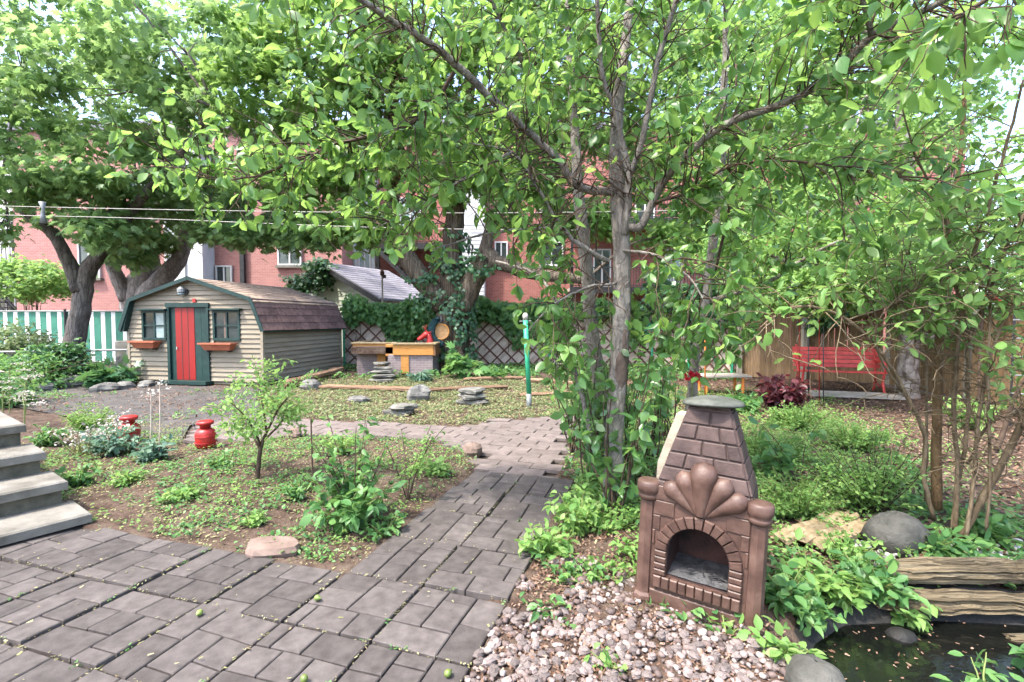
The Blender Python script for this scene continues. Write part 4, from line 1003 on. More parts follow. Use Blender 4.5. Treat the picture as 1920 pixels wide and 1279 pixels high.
MB().lathe([(.19, -.05), (.21, -.055), (.222, -.03), (.2, -.028)], 24, wc, 'y', False).build('rim', MT['planter'], wr)
gpts = [wc + Vector((-.24 * math.cos(t) - .03, -.06, .33 * math.sin(t) + .02)) for t in np.linspace(1.5, -1.2, 9)] + [wc + Vector((.02, -.06, -.38))]
gp_ = smooth_pts(gpts, 3); MB().tube(gp_, interp([.07, .09, .095, .09, .1, .09], len(gp_)), 10, True, .25, seed=3).build('garland', MT['blue_yarn'], wr, False)
MB().lathe([(.02, 0), (.06, .02), (.06, .1), (.03, .16), (.01, .24)], 10, wc + Vector((.0, -.04, .24))).build('hanger', MT['black'], wr)

# ------------------------------------------------------------------ green clothesline pole, lines with spacer
gb = G(992, 762)
cp_ = thing('clothes_pole', 'green metal pole with grey cap standing in the low ground cover', 'pole', (gb.x, gb.y, 0))
tp = D(985, 592, gb.y)
MB().tube([(gb.x, gb.y, .2), (tp.x, tp.y, tp.z - .06)], .042, 12).build('pole', MT['green_post'], cp_, True)
MB().tube([(gb.x, gb.y, -.1), (gb.x - .003, gb.y, .22)], .046, 12).build('socket', MT['metal_grey'], cp_, True)
MB().lathe([(.045, -.07), (.048, 0), (.04, .03), (.015, .05)], 12, (tp.x, tp.y, tp.z)).build('cap', MT['wire'], cp_, True)
MB().tube([(tp.x - .1, tp.y, tp.z - .1), (tp.x + .1, tp.y, tp.z - .09)], .012, 6).build('hook', MT['metal_grey'], cp_)
cl = thing('clothesline', 'two pale clotheslines strung across the garden with a grey spacer', 'clothesline', (-5, 8.0, 3.3))
def wireline(uv, Y0, Y1, rad=.005):
    P = [D(u, v, Y0 + (Y1 - Y0) * i / (len(uv) - 1)) for i, (u, v) in enumerate(uv)]
    MB().tube(smooth_pts(P, 3), rad, 5).build('line', MT['wire'], cl, True)
wireline([(-60, 385), (300, 393), (640, 398), (1000, 399), (1400, 392), (1690, 384)], 7.6, 9.3)
wireline([(-60, 402), (250, 409), (500, 419), (760, 428), (1100, 432)], 7.6, 8.5)
MB().tube([D(79, 379, 7.65), D(81, 392, 7.65), D(80, 404, 7.65), D(82, 418, 7.65)], [.05, .022, .03, .05], 8).build('spacer', MT['metal_grey'], cl, True)

# ------------------------------------------------------------------ stones, logs, boards
def rock(name, lb, c, sx, sy, sz, mat, seed, rz=0, flat=.0, grp=None, cat='stone', par=None, n=12, m=8, rough_=.16):
    r = random.Random(seed); ph = [r.uniform(0, 6.28) for _ in range(8)]; V = []; F = []
    for i in range(m + 1):
        th = math.pi * i / m
        for j in range(n):
            a = 2 * math.pi * j / n; x, y, z = math.sin(th) * math.cos(a), math.sin(th) * math.sin(a), math.cos(th)
            k = 1 + rough_ * (math.sin(2 * a + ph[0]) * .6 + math.sin(3 * a + ph[1] + th) * .6 + math.sin(5 * th + ph[2] + 2 * a) * .5) + r.uniform(-.4, .4) * rough_
            if flat: z = max(-1, min(flat, z * 1.6)) ; 
            pn = 1 - .15 * abs(math.sin(2 * a + ph[3]))
            V.append(Vector((x * k * sx * pn, y * k * sy * pn, z * sz * (1 + r.uniform(-.05, .05)))))
    for i in range(m):
        for j in range(n):
            q = (j + 1) % n; F.append((i * n + j, (i + 1) * n + j, (i + 1) * n + q, i * n + q))
    c_, s_ = math.cos(rz), math.sin(rz); V = [Vector((v.x * c_ - v.y * s_, v.x * s_ + v.y * c_, v.z)) + Vector(c) for v in V]
    o = mk(name, V, F, mat, par, name == 'boulder')
    return tag(o, lb, cat, grp) if par is None else o
def gr(u, v, z=0): p = G(u, v); return Vector((p.x, p.y, H(p.x, p.y) + z))
def log(name, lb, p, q, rad, mat, seed, flat=1.0, n=18, seg=14, ridge=.3, grp=None, cat='log', taper=.85):
    p, q = Vector(p), Vector(q); r = random.Random(seed); d = q - p
    pts = [p.lerp(q, i / seg) + Vector((r.uniform(-1, 1), r.uniform(-1, 1), r.uniform(-1, 1))) * rad * .09 for i in range(seg + 1)]
    x = d.normalized(); a = Vector((0, 0, 1)).cross(x).normalized(); b = x.cross(a)
    rd = [1 + ridge * (r.random() - .6) for _ in range(n)]; V = []; F = []
    for i, pp_ in enumerate(pts):
        t = i / seg; rr_ = rad * (1 + (taper - 1) * t) * (1 + .08 * math.sin(5 * t + seed))
        e_ = .62 + .38 * min(1, min(t, 1 - t) * 9 + r.uniform(0, .3))
        for j in range(n):
            if r.random() < .03: rd[j] = 1 + ridge * (r.random() - .6)
            an = 2 * math.pi * j / n; w_ = rr_ * rd[j] * e_ * (1 + .06 * (r.random() - .5)); ex = x * (r.uniform(-1, 1) * rad * (.7 if i in (0, seg) else .05))
            V.append(pp_ + a * math.cos(an) * w_ + b * math.sin(an) * w_ * flat + ex)
    for i in range(seg):
        for j in range(n): k_ = (j + 1) % n; F.append((i * n + j, i * n + k_, (i + 1) * n + k_, (i + 1) * n + j))
    F.append(tuple(range(n - 1, -1, -1))); F.append(tuple(seg * n + j for j in range(n)))
    # mesh axes: x along the log so that the grain runs lengthwise
    Mx = Matrix((x, a, b)); c = (p + q) / 2
    me = mesh_from(name, [Mx @ (v - c) for v in V], F, mat, False)
    o = bpy.data.objects.new(name, me); COL.objects.link(o); o.matrix_basis = Matrix.Translation(c) @ Mx.transposed().to_4x4()
    return tag(o, lb, cat, grp)

log('split_log', 'upper of two weathered split logs at the pond edge', (2.18, 2.71, .075), (3.75, 2.66, .08), .088, MT['log'], 3, .75, n=44, seg=26, ridge=.42)
log('split_log', 'lower of two weathered split logs at the pond edge, jutting farther out', (2.02, 2.62, -.045), (3.75, 2.53, -.05), .078, MT['log'], 8, .7, n=44, seg=26, ridge=.42)
log('driftwood', 'thin weathered piece of wood lying under the two split logs', (2.55, 2.40, -.13), (3.8, 2.34, -.13), .04, MT['log'], 12, .8)
log('rotten_log', 'rotten brown log leaning along the side wall of the shed', gr(532, 728, .10), gr(640, 706, .18), .12, MT['log_brown'], 21, .8)
log('long_log', 'long red brown log edging the ground cover near the shed', gr(600, 728, .05), gr(800, 734, .06), .085, MT['log_brown'], 22, .7, seg=20)
log('long_log', 'red brown log edging the ground cover right of the ivy clad trunk', gr(790, 735, .05), gr(952, 728, .06), .075, MT['log_brown'], 23, .7, seg=18)
log('long_log', 'split brown timber lying farther back right of the ivy clad trunk', gr(870, 716, .05), gr(1000, 712, .05), .07, MT['log_brown'], 24, .7)
log('long_log', 'broken grey brown timber behind the green pole', gr(985, 716, .05), gr(1085, 722, .05), .08, MT['log_brown'], 25, .7)
log('long_log', 'flat old timber at the foot of the green pole', gr(975, 742, .04), gr(1075, 738, .04), .065, MT['log_brown'], 26, .6)
wp = thing('weathered_board', 'pale split boards lying in the weeds right of the fireplace', 'boards', tuple(G(1550, 1000)))
for k, (u0, v0, u1, v1, w_) in enumerate(((1462, 1012, 1575, 962, .055), (1500, 1016, 1600, 968, .05), (1535, 1020, 1618, 985, .05))):
    p, q = G(u0, v0, .03), G(u1, v1, .05); d = (q - p).normalized(); s_ = Vector((-d.y, d.x, 0)); r = random.Random(k)
    V = []; F = []; n = 9
    for i in range(n):
        c = p.lerp(q, i / (n - 1)) + Vector((0, 0, .012 * math.sin(i)))
        for (a, z) in ((-1, -.02), (-1, .01), (-.35, .022), (.3, .008), (1, .014), (1, -.02)): V.append(c + s_ * a * w_ * r.uniform(.82, 1.1) + Vector((0, 0, z + r.uniform(-.005, .005))) + (d * r.uniform(-.05, .05) if i in (0, n - 1) else Vector()))
    for i in range(n - 1):
        for j in range(6): k_ = (j + 1) % 6; F.append((i * 6 + j, i * 6 + k_, (i + 1) * 6 + k_, (i + 1) * 6 + j))
    F += [tuple(range(5, -1, -1)), tuple((n - 1) * 6 + j for j in range(6))]
    mk('board', V, F, MT['plank_pale'], wp)
rock('boulder', 'smooth grey boulder above the pond beside the shrub stems', gr(1680, 1020, .09), .21, .17, .15, MT['boulder'], 2, rough_=.06, n=20, m=12)
rock('boulder', 'rounded grey brown boulder cut by the lower edge of the picture', (1.26, 1.93, -.01), .135, .15, .10, MT['boulder'], 5, rough_=.07, n=20, m=12)
rock('boulder', 'dark wet stone lying in the pond below the logs', (2.02, 2.44, -.16), .085, .075, .06, MT['liner'], 7, rough_=.1)
rock('flat_stone', 'flat pinkish stone at the corner of the bed beside the paving', gr(511, 1028, .025), .19, .135, .055, MT['stone_pink'], 4, flat=.6, rough_=.09, n=16)
rock('bed_stone', 'brown stone in the bed near the brick path bend', gr(885, 850, .05), .14, .09, .10, MT['stone_pink'], 6)
rock('bed_stone', 'grey brown stone at the far edge of the bed behind the young tree', gr(553, 816, .05), .10, .08, .08, MT['stone_pink'], 9)
rock('lawn_stone', 'pointed grey stone on the ground cover before the long log', gr(786, 748, .10), .24, .2, .2, MT['stone'], 31, rough_=.22)
rk = thing('layered_stone', 'layered grey slate stone standing right in the ground cover', 'stone', tuple(gr(885, 755)))
for k in range(3): rock('layer', '', gr(885, 756, .06 + .1 * k), .30 - .02 * k, .22, .06, MT['slate'], 41 + k, rz=.2 * k, flat=.7, par=rk)
rk = thing('layered_stone', 'flat slate slabs at the lower edge of the ground cover', 'stone', tuple(gr(748, 772)))
for k in range(2): rock('layer', '', gr(748 + 8 * k, 773, .04 + .09 * k), .26 - .02 * k, .2, .05, MT['slate'], 51 + k, rz=.3 * k, flat=.7, par=rk)
rock('lawn_stone', 'low dark stone in the ground cover near the young tree', gr(672, 752, .05), .24, .16, .08, MT['stone'], 33)
rk = thing('slate_stack', 'stack of tilted slate slabs in front of the timber planter', 'stones', tuple(gr(718, 715)))
for k in range(5): rock('slab', '', gr(716 + 3 * (k % 2), 716 - k, .05 + .085 * k), .34 - .03 * k, .24, .042, MT['slate'], 61 + k, rz=.35 * k, flat=.7, par=rk)
rock('edge_stone', 'rounded grey stone at the end of the rotten log by the shed', gr(582, 728, .07), .25, .2, .16, MT['stone'], 35, rough_=.1)
for i, (u, v, s, lb) in enumerate(((130, 708, .26, 'pale block stone in the rockery left of the shed'), (97, 702, .3, 'light grey stone at the back of the rockery left of the shed'), (140, 722, .34, 'flat dark stone in the front of the rockery left of the shed'),
                                   (200, 730, .30, 'long grey edging stone nearest the fern'), (232, 726, .28, 'grey edging stone next to the shed corner'), (275, 722, .26, 'rounded grey stone close to the shed door step'), (88, 728, .3, 'mossy stone at the dark end of the rockery'))):
    rock('rockery_stone', lb, gr(u, v, s * .3), s, s * .7, s * .45, MT['stone'], 70 + i, rz=.4 * i, grp='rockery stones left of the shed')

# red lanterns standing in the bed
def lantern(p, s, lb):
    t = thing('red_pail', lb, 'pail', tuple(p), 'red pails in the bed')
    q = Vector(p)
    MB().lathe([(.0, 0), (.085 * s, .0), (.10 * s, .02 * s), (.105 * s, .16 * s), (.085 * s, .20 * s), (.06 * s, .215 * s)], 18, q).build('body', MT['red'], t, True)
    MB().lathe([(.055 * s, .21 * s), (.055 * s, .25 * s), (.085 * s, .262 * s), (.088 * s, .29 * s), (.07 * s, .30 * s), (.01, .305 * s)], 18, q).build('lid', MT['red'], t, True)
    for k in range(2): MB().tube([q + Vector((.105 * s * math.cos(a), .105 * s * math.sin(a), (.06 + .07 * k) * s)) for a in np.linspace(0, 6.28, 19)], .006, 5).build('hoop', MT['red'], t)
    MB().tube(smooth_pts([q + Vector((-.09 * s, 0, .2 * s)), q + Vector((-.13 * s, -.02, .26 * s)), q + Vector((-.09 * s, -.02, .31 * s))]), .006, 5).build('handle', MT['metal_grey'], t)
lantern(gr(386, 838), 1.05, 'red painted pail with lid beside the brick path')
lantern(gr(243, 824), 1.1, 'red painted pail half hidden by pale flowers')

# small table with orange legs, and pieces right of the pear tree
tb = G(1340, 735); tb = Vector((tb.x, tb.y, 0))
ta = thing('low_table', 'low grey table with orange legs beside the board fence', 'table', tuple(tb))
MB().slab(tb.x - .35, tb.x + .65, tb.y - .25, tb.y + .25, .33, .37, .015).build('top', MT['plank_grey'], ta)
for dx, dy in ((-.25, -.18), (.5, -.18), (-.25, .18), (.5, .18)): MB().tube([(tb.x + dx, tb.y + dy, 0), (tb.x + dx, tb.y + dy, .33)], .03, 8).build('leg', MT['orange'], ta)
# red bird house and dark trellis by the right fence
q = D(1842, 572, 7.4)
bh_ = thing('bird_house', 'red roofed little bird house hanging before the right fence', 'bird house', tuple(q))
MB().box(q.x - .1, q.x + .1, q.y - .1, q.y + .1, q.z - .14, q.z + .03).build('box', MT['siding_green'], bh_)
for s in (-1, 1): MB().hexa([q + Vector(v) for v in ((0, -.15, .12), (s * .19, -.15, .0), (s * .19, .15, .0), (0, .15, .12), (0, -.15, .15), (s * .19, -.15, .03), (s * .19, .15, .03), (0, .15, .15))][::1]).build('roof', MT['red'], bh_)
MB().tube([q + Vector((0, 0, -.14)), (q.x, q.y, 0)], .02, 6).build('post', MT['stem_dark'], bh_)
t0 = G(1893, 798); tz = .0
tr_ = thing('garden_trellis', 'dark metal trellis at the right edge before the board fence', 'trellis', (t0.x, t0.y, 0))
for k in range(3): MB().tube([(t0.x + .16 * k, t0.y - .1 * k, 0), (t0.x + .16 * k, t0.y - .1 * k, 1.85)], .016, 6).build('upright', MT['black'], tr_)
for k in range(7): MB().tube([(t0.x - .02, t0.y, .2 + .26 * k), (t0.x + .36, t0.y - .22, .2 + .26 * k)], .012, 6).build('rung', MT['metal_grey'], tr_)

# ------------------------------------------------------------------ trees
def clumps(cl, nclump, per, sig, flat=.55):
    """leaf positions gathered in clumps through the given ellipsoids (centre, radii, weight)"""
    w = np.array([c[2] for c in cl], float); w /= w.sum(); out = []; axis = []
    pick = rng.choice(len(cl), nclump, p=w)
    for i in pick:
        c, r, _ = cl[i]; d = rdir(1)[0] * rng.uniform(.25, 1) ** .5
        cc = np.array(c) + d * np.array(r); n = max(3, int(rng.normal(per, per * .3)))
        p = rng.normal(size=(n, 3)) * sig * np.array((1, 1, flat)) * rng.uniform(.7, 1.35)
        out.append(cc + p); axis.append(np.repeat((d * (1, 1, .3))[None], n, 0))
    return np.concatenate(out), np.concatenate(axis)
def leaf_dirs(n, ax=None, droop=.35, flat=1.0):
    x = rdir(n) * np.array((1, 1, .35)); x[:, 2] -= droop
    if ax is not None: x += ax * .5
    z = rdir(n) * .75 + np.array((0, 0, flat)); return x, z
def vbound(u, pts, jit=0.0):
    u = np.asarray(u, float)
    wav = 26 * vn(u * .021, u * 0, 1.0, 3) + 16 * vn(u * .07, u * 0, 1.0, 1) if jit > 12 else 0
    b = wav + np.interp(u, [p[0] for p in pts], [p[1] for p in pts]); return b + rng.normal(size=np.shape(u)) * jit
def twigs_mesh(parent, lines, mat, name='twigs', n=4):
    """many small tubes as one part; lines: list of (pts, r0, r1)"""
    V = []; F = []; b = 0
    for pts, r0, r1 in lines:
        P = np.array([tuple(p) for p in pts]); m = len(P); t = nrm(np.gradient(P, axis=0)); ref = np.array((.3, .2, .93)); a = nrm(np.cross(np.repeat(ref[None], m, 0), t)); c = np.cross(t, a)
        r = np.linspace(r0, r1, m)[:, None]
        for j in range(n):
            an = 2 * math.pi * j / n; V.append(P + a * math.cos(an) * r + c * math.sin(an) * r)
        for i in range(m - 1):
            for j in range(n): k = (j + 1) % n; F.append((b + j * m + i, b + k * m + i, b + k * m + i + 1, b + j * m + i + 1))
        b += n * m
    if not V: return
    o = mk(name, np.concatenate(V), np.array(F, np.int32), mat, parent, True); o['kind'] = 'stuff'; return o

# --- pear tree in front
pear_p = Vector((.80, 3.85, 0))
pe = thing('pear_tree', 'pear tree with two grey trunks and spreading limbs behind the fireplace', 'pear tree', tuple(pear_p))
BP = MT['bark_pear']
def Dl(lst): return [D(u, v, y) for u, v, y in lst]
trunkA = Dl([(1150, 985, 3.85), (1152, 800, 3.85), (1163, 640, 3.86), (1166, 520, 3.88), (1162, 400, 3.9), (1155, 300, 3.95), (1160, 180, 4.0), (1175, 60, 4.05), (1190, -120, 4.1)])
limb(pe, 'trunk', trunkA, [.085, .070, .070, .068, .066, .054, .046, .036, .022], BP, 14, 5, .08, .004, 1)
trunkB = Dl([(1150, 900, 4.6), (1128, 740, 4.6), (1108, 600, 4.62), (1098, 480, 4.65), (1085, 360, 4.7), (1078, 240, 4.75), (1068, 100, 4.8), (1060, -60, 4.85)])
limb(pe, 'trunk', trunkB, [.085, .072, .066, .062, .054, .044, .036, .022], BP, 14, 5, .08, .005, 2)
pk = MB().tube(smooth_pts(Dl([(1156, 752, 3.853), (1160, 690, 3.853), (1164, 630, 3.856)])), interp([.058, .068, .071, .068, .06], 9), 14, True, .12, seed=5).build('peeled_bark', MT['bark_peel'], pe, True)
for i_, v_ in enumerate(pk.data.vertices):
    if i_ < 24 or i_ >= len(pk.data.vertices) - 24: v_.co.z += random.uniform(-.07, .07)
main = {
 'left': (Dl([(1160, 362, 3.9), (1085, 350, 3.8), (1040, 292, 3.7), (960, 220, 3.55), (870, 135, 3.35), (790, 70, 3.2), (690, 10, 3.05), (620, -60, 2.95)]), [0.0341, 0.0310, 0.0279, 0.0260, 0.0248, 0.0223, 0.0186, 0.0136]),
 'left2': (Dl([(852, 135, 3.34), (810, 200, 3.4), (740, 245, 3.5), (640, 268, 3.6), (560, 300, 3.7), (480, 330, 3.75), (390, 335, 3.8), (290, 296, 3.85)]), [0.0149, 0.0149, 0.0136, 0.0118, 0.0099, 0.0081, 0.0062, 0.0037]),
 'low': (Dl([(1140, 490, 3.85), (1075, 450, 3.75), (1030, 390, 3.7), (995, 330, 3.6), (960, 285, 3.5), (880, 270, 3.4)]), [0.0211, 0.0186, 0.0149, 0.0112, 0.0074, 0.0043]),
 'right': (Dl([(1172, 425, 3.86), (1205, 420, 3.8), (1248, 335, 3.7), (1350, 238, 3.5), (1480, 190, 3.3), (1560, 140, 3.15), (1640, 65, 3.0), (1780, -5, 2.8), (1900, -70, 2.65)]), [0.0384, 0.0341, 0.0310, 0.0291, 0.0267, 0.0248, 0.0223, 0.0186, 0.0124]),
 'up1': (Dl([(1170, 440, 3.84), (1178, 330, 3.8), (1150, 200, 3.7), (1128, 140, 3.62), (1120, 20, 3.5), (1120, -90, 3.4)]), [0.0310, 0.0285, 0.0223, 0.0186, 0.0161, 0.0112]),
 'up2': (Dl([(1182, 325, 3.8), (1205, 265, 3.75), (1232, 120, 3.65), (1265, 10, 3.55), (1290, -90, 3.45)]), [0.0248, 0.0229, 0.0205, 0.0174, 0.0124]),
 'upl': (Dl([(1010, 185, 4.2), (975, 110, 4.0), (930, 20, 3.85), (900, -70, 3.7)]), [0.0186, 0.0161, 0.0136, 0.0099]),
 'rt2': (Dl([(1635, 70, 3.0), (1615, -10, 2.9), (1600, -80, 2.85)]), [0.0161, 0.0136, 0.0099]),
 'mid': (Dl([(1228, 380, 3.72), (1290, 360, 3.6), (1380, 308, 3.5), (1520, 305, 3.3), (1640, 322, 3.2), (1780, 350, 3.05)]), [0.0136, 0.0112, 0.0087, 0.0074, 0.0062, 0.0037]),
 'vert': (Dl([(1380, 120, 4.0), (1380, 300, 4.0), (1365, 400, 4.1), (1340, 520, 4.3)]), [0.0074, 0.0099, 0.0112, 0.0124]),
}
main.update({
 'd1': (Dl([(1160, 530, 3.85), (1100, 540, 3.7), (1040, 570, 3.6), (990, 620, 3.55)]), [.012, .010, .008, .004]),
 'd2': (Dl([(1300, 570, 4.8), (1260, 560, 4.4), (1225, 590, 4.2), (1190, 650, 4.0)]), [.012, .010, .008, .004]),
 'd3': (Dl([(1310, 620, 4.8), (1340, 600, 4.4), (1380, 620, 4.2), (1400, 670, 4.1)]), [.012, .010, .008, .004]),
 'd4': (Dl([(1165, 470, 3.85), (1230, 480, 3.6), (1290, 520, 3.5), (1330, 580, 3.4)]), [.012, .010, .008, .004]),
 'd5': (Dl([(960, 285, 3.5), (880, 330, 3.5), (790, 385, 3.6), (700, 430, 3.7)]), [.012, .010, .008, .004]),
 'd6': (Dl([(1060, 430, 3.72), (980, 430, 3.6), (900, 440, 3.55), (810, 470, 3.5)]), [.012, .010, .008, .004]),
 'd7': (Dl([(1090, 600, 4.5), (1060, 600, 4.2), (1040, 640, 4.0), (1050, 720, 3.9)]), [.010, .009, .007, .004]),
})
sec = Dl([(1285, 900, 4.9), (1296, 760, 4.9), (1305, 660, 4.9), (1322, 570, 4.9), (1335, 470, 4.9), (1350, 360, 4.85), (1355, 240, 4.8), (1360, 100, 4.7), (1362, -40, 4.6)])
limb(pe, 'trunk', sec, [.058, .052, .048, .046, .045, .040, .036, .03, .02], BP, 10, 4, .08, .006, 3)
main['sec_r'] = (Dl([(1325, 565, 4.9), (1380, 550, 4.85), (1440, 530, 4.75), (1512, 482, 4.65), (1600, 440, 4.5)]), [.026, .024, .021, .016, .009])
main['arch'] = (Dl([(930, 490, 4.9), (1000, 512, 4.6), (1040, 560, 4.4), (1062, 640, 4.3), (1085, 720, 4.2), (1110, 830, 4.1)]), [.012, .015, .017, .019, .02, .024])
for i, (k, (p, r)) in enumerate(main.items()): limb(pe, 'branch', p, r, BP if r[0] > .018 else MT['stem_dark'] if k in ('vert', 'mid', 'left2') else BP, 8, 4, .1, .006, 20 + i)

def sub_branches(poly, n, lmin, lmax, tmin=.15, updir=.2, r0=.006):
    P = smooth_pts(poly, 6); out = []
    for _ in range(n):
        t = rng.uniform(tmin, 1); i = min(int(t * (len(P) - 1)), len(P) - 2); p = P[i]; d = (P[i + 1] - P[i]).normalized()
        q = Vector(rdir(1)[0]); q = (q - d * q.dot(d)).normalized(); dirn = (q + d * .5 + Vector((0, 0, updir))).normalized(); L = rng.uniform(lmin, lmax)
        pts = [p]; cur = p.copy()
        for s in range(5):
            dirn = (dirn + Vector(rdir(1)[0]) * .28 + Vector((0, 0, -.10))).normalized(); cur = cur + dirn * (L / 5); pts.append(cur.copy())
        out.append((pts, r0, .0018))
    return out
def twig_leaves(lines, step=.055, size=(.06, .10), droop=.55, per=1.0, spur=0):
    pos = []; X = []; Z = []; S_ = []
    for pts, r0, r1 in lines:
        P = np.array([tuple(p) for p in pts]); seg = np.linalg.norm(np.diff(P, axis=0), axis=1); tot = seg.sum(); m = int(max(2, tot / step * per))
        s = np.linspace(.15, 1, m) * tot; cs = np.concatenate([[0], np.cumsum(seg)])
        if spur: c_ = rng.uniform(.12, 1, max(1, m // spur)) * tot; s = np.clip(c_[rng.integers(0, len(c_), m)] + rng.normal(size=m) * .012, .02, tot)
        pp = np.stack([np.interp(s, cs, P[:, k]) for k in range(3)], -1); dd = nrm(np.stack([np.interp(s + .02, cs, P[:, k]) - np.interp(s - .02, cs, P[:, k]) for k in range(3)], -1) + 1e-6)
        x = nrm(rdir(m)) + dd * .5; x[:, 2] -= droop; x = nrm(x); pos.append(pp + x * .025); X.append(x)
        z = rdir(m) * .8 + np.array((0, -.1, .7)); Z.append(z); S_.append(rng.uniform(size[0], size[1], m))
    return np.concatenate(pos), np.concatenate(X), np.concatenate(Z), np.concatenate(S_)
lines = []
nb = dict(left=110, left2=96, low=36, right=105, up1=50, up2=50, upl=44, rt2=26, mid=56, vert=20, sec_r=40, arch=22, d1=26, d2=26, d3=24, d4=26, d5=34, d6=22, d7=18)
for k, (p, r) in main.items(): lines += sub_branches(p, nb[k], .25, .75, .08 if k != 'right' else .18)
main['near'] = (Dl([(1990, -90, 2.2), (1880, -20, 2.0), (1800, 30, 1.95), (1740, 60, 1.95)]), [.012, .01, .008, .005]); limb(pe, 'branch', *main['near'], MT['stem_dark'], 6, 4, .1, .003, 77); lines += sub_branches(main['near'][0], 22, .12, .32, .1)
lines += sub_branches(trunkA[5:], 24, .3, .8); lines += sub_branches(trunkB[4:], 46, .35, .95); lines += sub_branches(sec[4:], 56, .35, 1.0)
lim_v = [(200, 330), (380, 420), (480, 430), (600, 440), (720, 505), (840, 500), (885, 440), (945, 440), (975, 640), (1040, 760), (1110, 720), (1160, 600), (1240, 690), (1300, 710), (1400, 690), (1450, 560), (1560, 520), (1750, 470), (1920, 430)]
def cull(pos, *arr, jit=14):
    u, v = project(pos); d = np.linalg.norm(pos - np.array((0, 0, CH)), axis=1)
    ok = (v < vbound(u, lim_v, jit)) & (d > 1.7) & (pos[:, 1] > 1.2)
    # few leaves grow right in front of the bare limbs
    for q in [trunkA[1:8], trunkB[1:6]] + [main[k_][0] for k_ in ('left', 'right', 'up1', 'up2', 'low')]:
        W = np.array([tuple(p) for p in smooth_pts(q, 8)]); wu, wv_ = project(W)
        dd = np.hypot(u[:, None] - wu[None], v[:, None] - wv_[None]); j = dd.argmin(1)
        ok &= ~((dd.min(1) < 32) & (pos[:, 1] < W[j, 1] + .05) & (rng.random(len(u)) < .85))
    return [pos[ok]] + [a[ok] for a in arr]
more = []
for pts, a, b in lines[::1]:
    if rng.random() < .75: more += sub_branches(pts, 2, .12, .36, .2, .1, .0026)
def line_ok(l):
    P = np.array([tuple(p) for p in l[0]]); u, v = project(P); return bool(np.all(v < np.interp(u, [q[0] for q in lim_v], [q[1] for q in lim_v]) + 10) and P[:, 1].min() > 1.3)
lines = [l for l in lines if line_ok(l)]; more = [l for l in more if line_ok(l)]
twigs_mesh(pe, lines + more, MT['stem_dark'])
pos, X, Z, Sz = twig_leaves(lines + more, .062, (.060, .114), spur=4)
pos, X, Z, Sz = cull(pos, X, Z, Sz)
print('pear leaves', len(pos))
leaves_on(pe, T_OV, 'pear', pos, X, Z, Sz, LF['pear'], 260)
# low shoots round the trunks with larger glossy leaves
shoots = []
for (u, v, y, ht, n) in ((1150, 960, 3.55, 1.15, 10), (1110, 900, 3.75, 1.3, 10), (1190, 930, 3.5, 1.1, 9), (1075, 850, 3.9, 1.25, 9), (1225, 860, 3.9, 1.2, 9), (1255, 820, 4.2, 1.2, 10), (1140, 880, 3.7, 1.4, 8)):
    g0 = G(u, v); g0 = Vector((g0.x, g0.y, 0))
    for k in range(n):
        d = Vector((rng.normal() * .16, rng.normal() * .12, 1)).normalized(); cur = g0 + Vector((rng.normal() * .04, rng.normal() * .04, 0)); pts = [cur.copy()]; L = ht * rng.uniform(.6, 1.15)
        for s in range(6): d = (d + Vector(rdir(1)[0]) * .16).normalized(); cur = cur + d * (L / 6); pts.append(cur.copy())
        shoots.append((pts, .009, .003))
twigs_mesh(pe, shoots, MT['stem_dark'], 'shoots')
pos, X, Z, Sz = twig_leaves(shoots, .062, (.085, .135), .6)
low = pos[:, 2] > .12
pos, X, Z, Sz = pos[low], X[low], Z[low], Sz[low]
u, v = project(pos); ok = (u < vbound(v, [(500, 1340), (720, 1290), (800, 1235), (880, 1200), (960, 1190)], 8)) & (u > vbound(v, [(500, 1030), (760, 1040), (840, 1085), (960, 1110)], 8))
pos, X, Z, Sz = pos[ok], X[ok], Z[ok], Sz[ok]; d = np.linalg.norm(pos - np.array((0, 0, CH)), axis=1); o = np.argsort(d)
single_leaves(T_OV, 'shoot', pos[o[:40]], X[o[:40]], Z[o[:40]], Sz[o[:40]], LF['pear_gloss'], pe)
leafy('lower_foliage', T_OV, pos[o[40:]], X[o[40:]], Z[o[40:]], Sz[o[40:]], LF['pear_gloss'], pe, 'stuff')
# pears on the tree
prof_p = [(.0, -.026), (.012, -.025), (.022, -.016), (.026, -.004), (.023, .01), (.015, .022), (.008, .032), (.003, .038)]
pear_me = mesh_from('pear_fruit', *(lambda m: ([tuple(v) for v in m.V], m.F))(MB().lathe(prof_p, 12)), MT['pear'], True)
for i, (u, v, y) in enumerate(((1636, 326, 3.2), (1686, 321, 3.2), (1546, 320, 3.3), (1521, 308, 3.3), (1610, 272, 3.3), (1443, 236, 3.4), (1722, 6, 2.8), (820, 182, 3.4), (880, 184, 3.4), (708, 75, 3.2))):
    inst('pear', pear_me, pe, D(u, v, y), Matrix.Rotation(.3 * i, 3, 'X'), 1.0)
# fallen pears on the paving
for i, (u, v, lb) in enumerate(((374, 1149, 'small fallen green pear on the paving left of the walk'), (595, 1121, 'small fallen green pear on the paving near the bed corner'), (840, 1262, 'small fallen green pear at the lower edge of the paving'), (570, 1272, 'small fallen green pear at the lower left of the paving'))):
    p = G(u, v, .018); ob = inst('fallen_pear', pear_me, None, p, Matrix.Rotation(1.5, 3, 'X') @ Matrix.Rotation(i * 1.3, 3, 'Y'), .62); tag(ob, lb, 'pear', 'fallen pears on the paving')

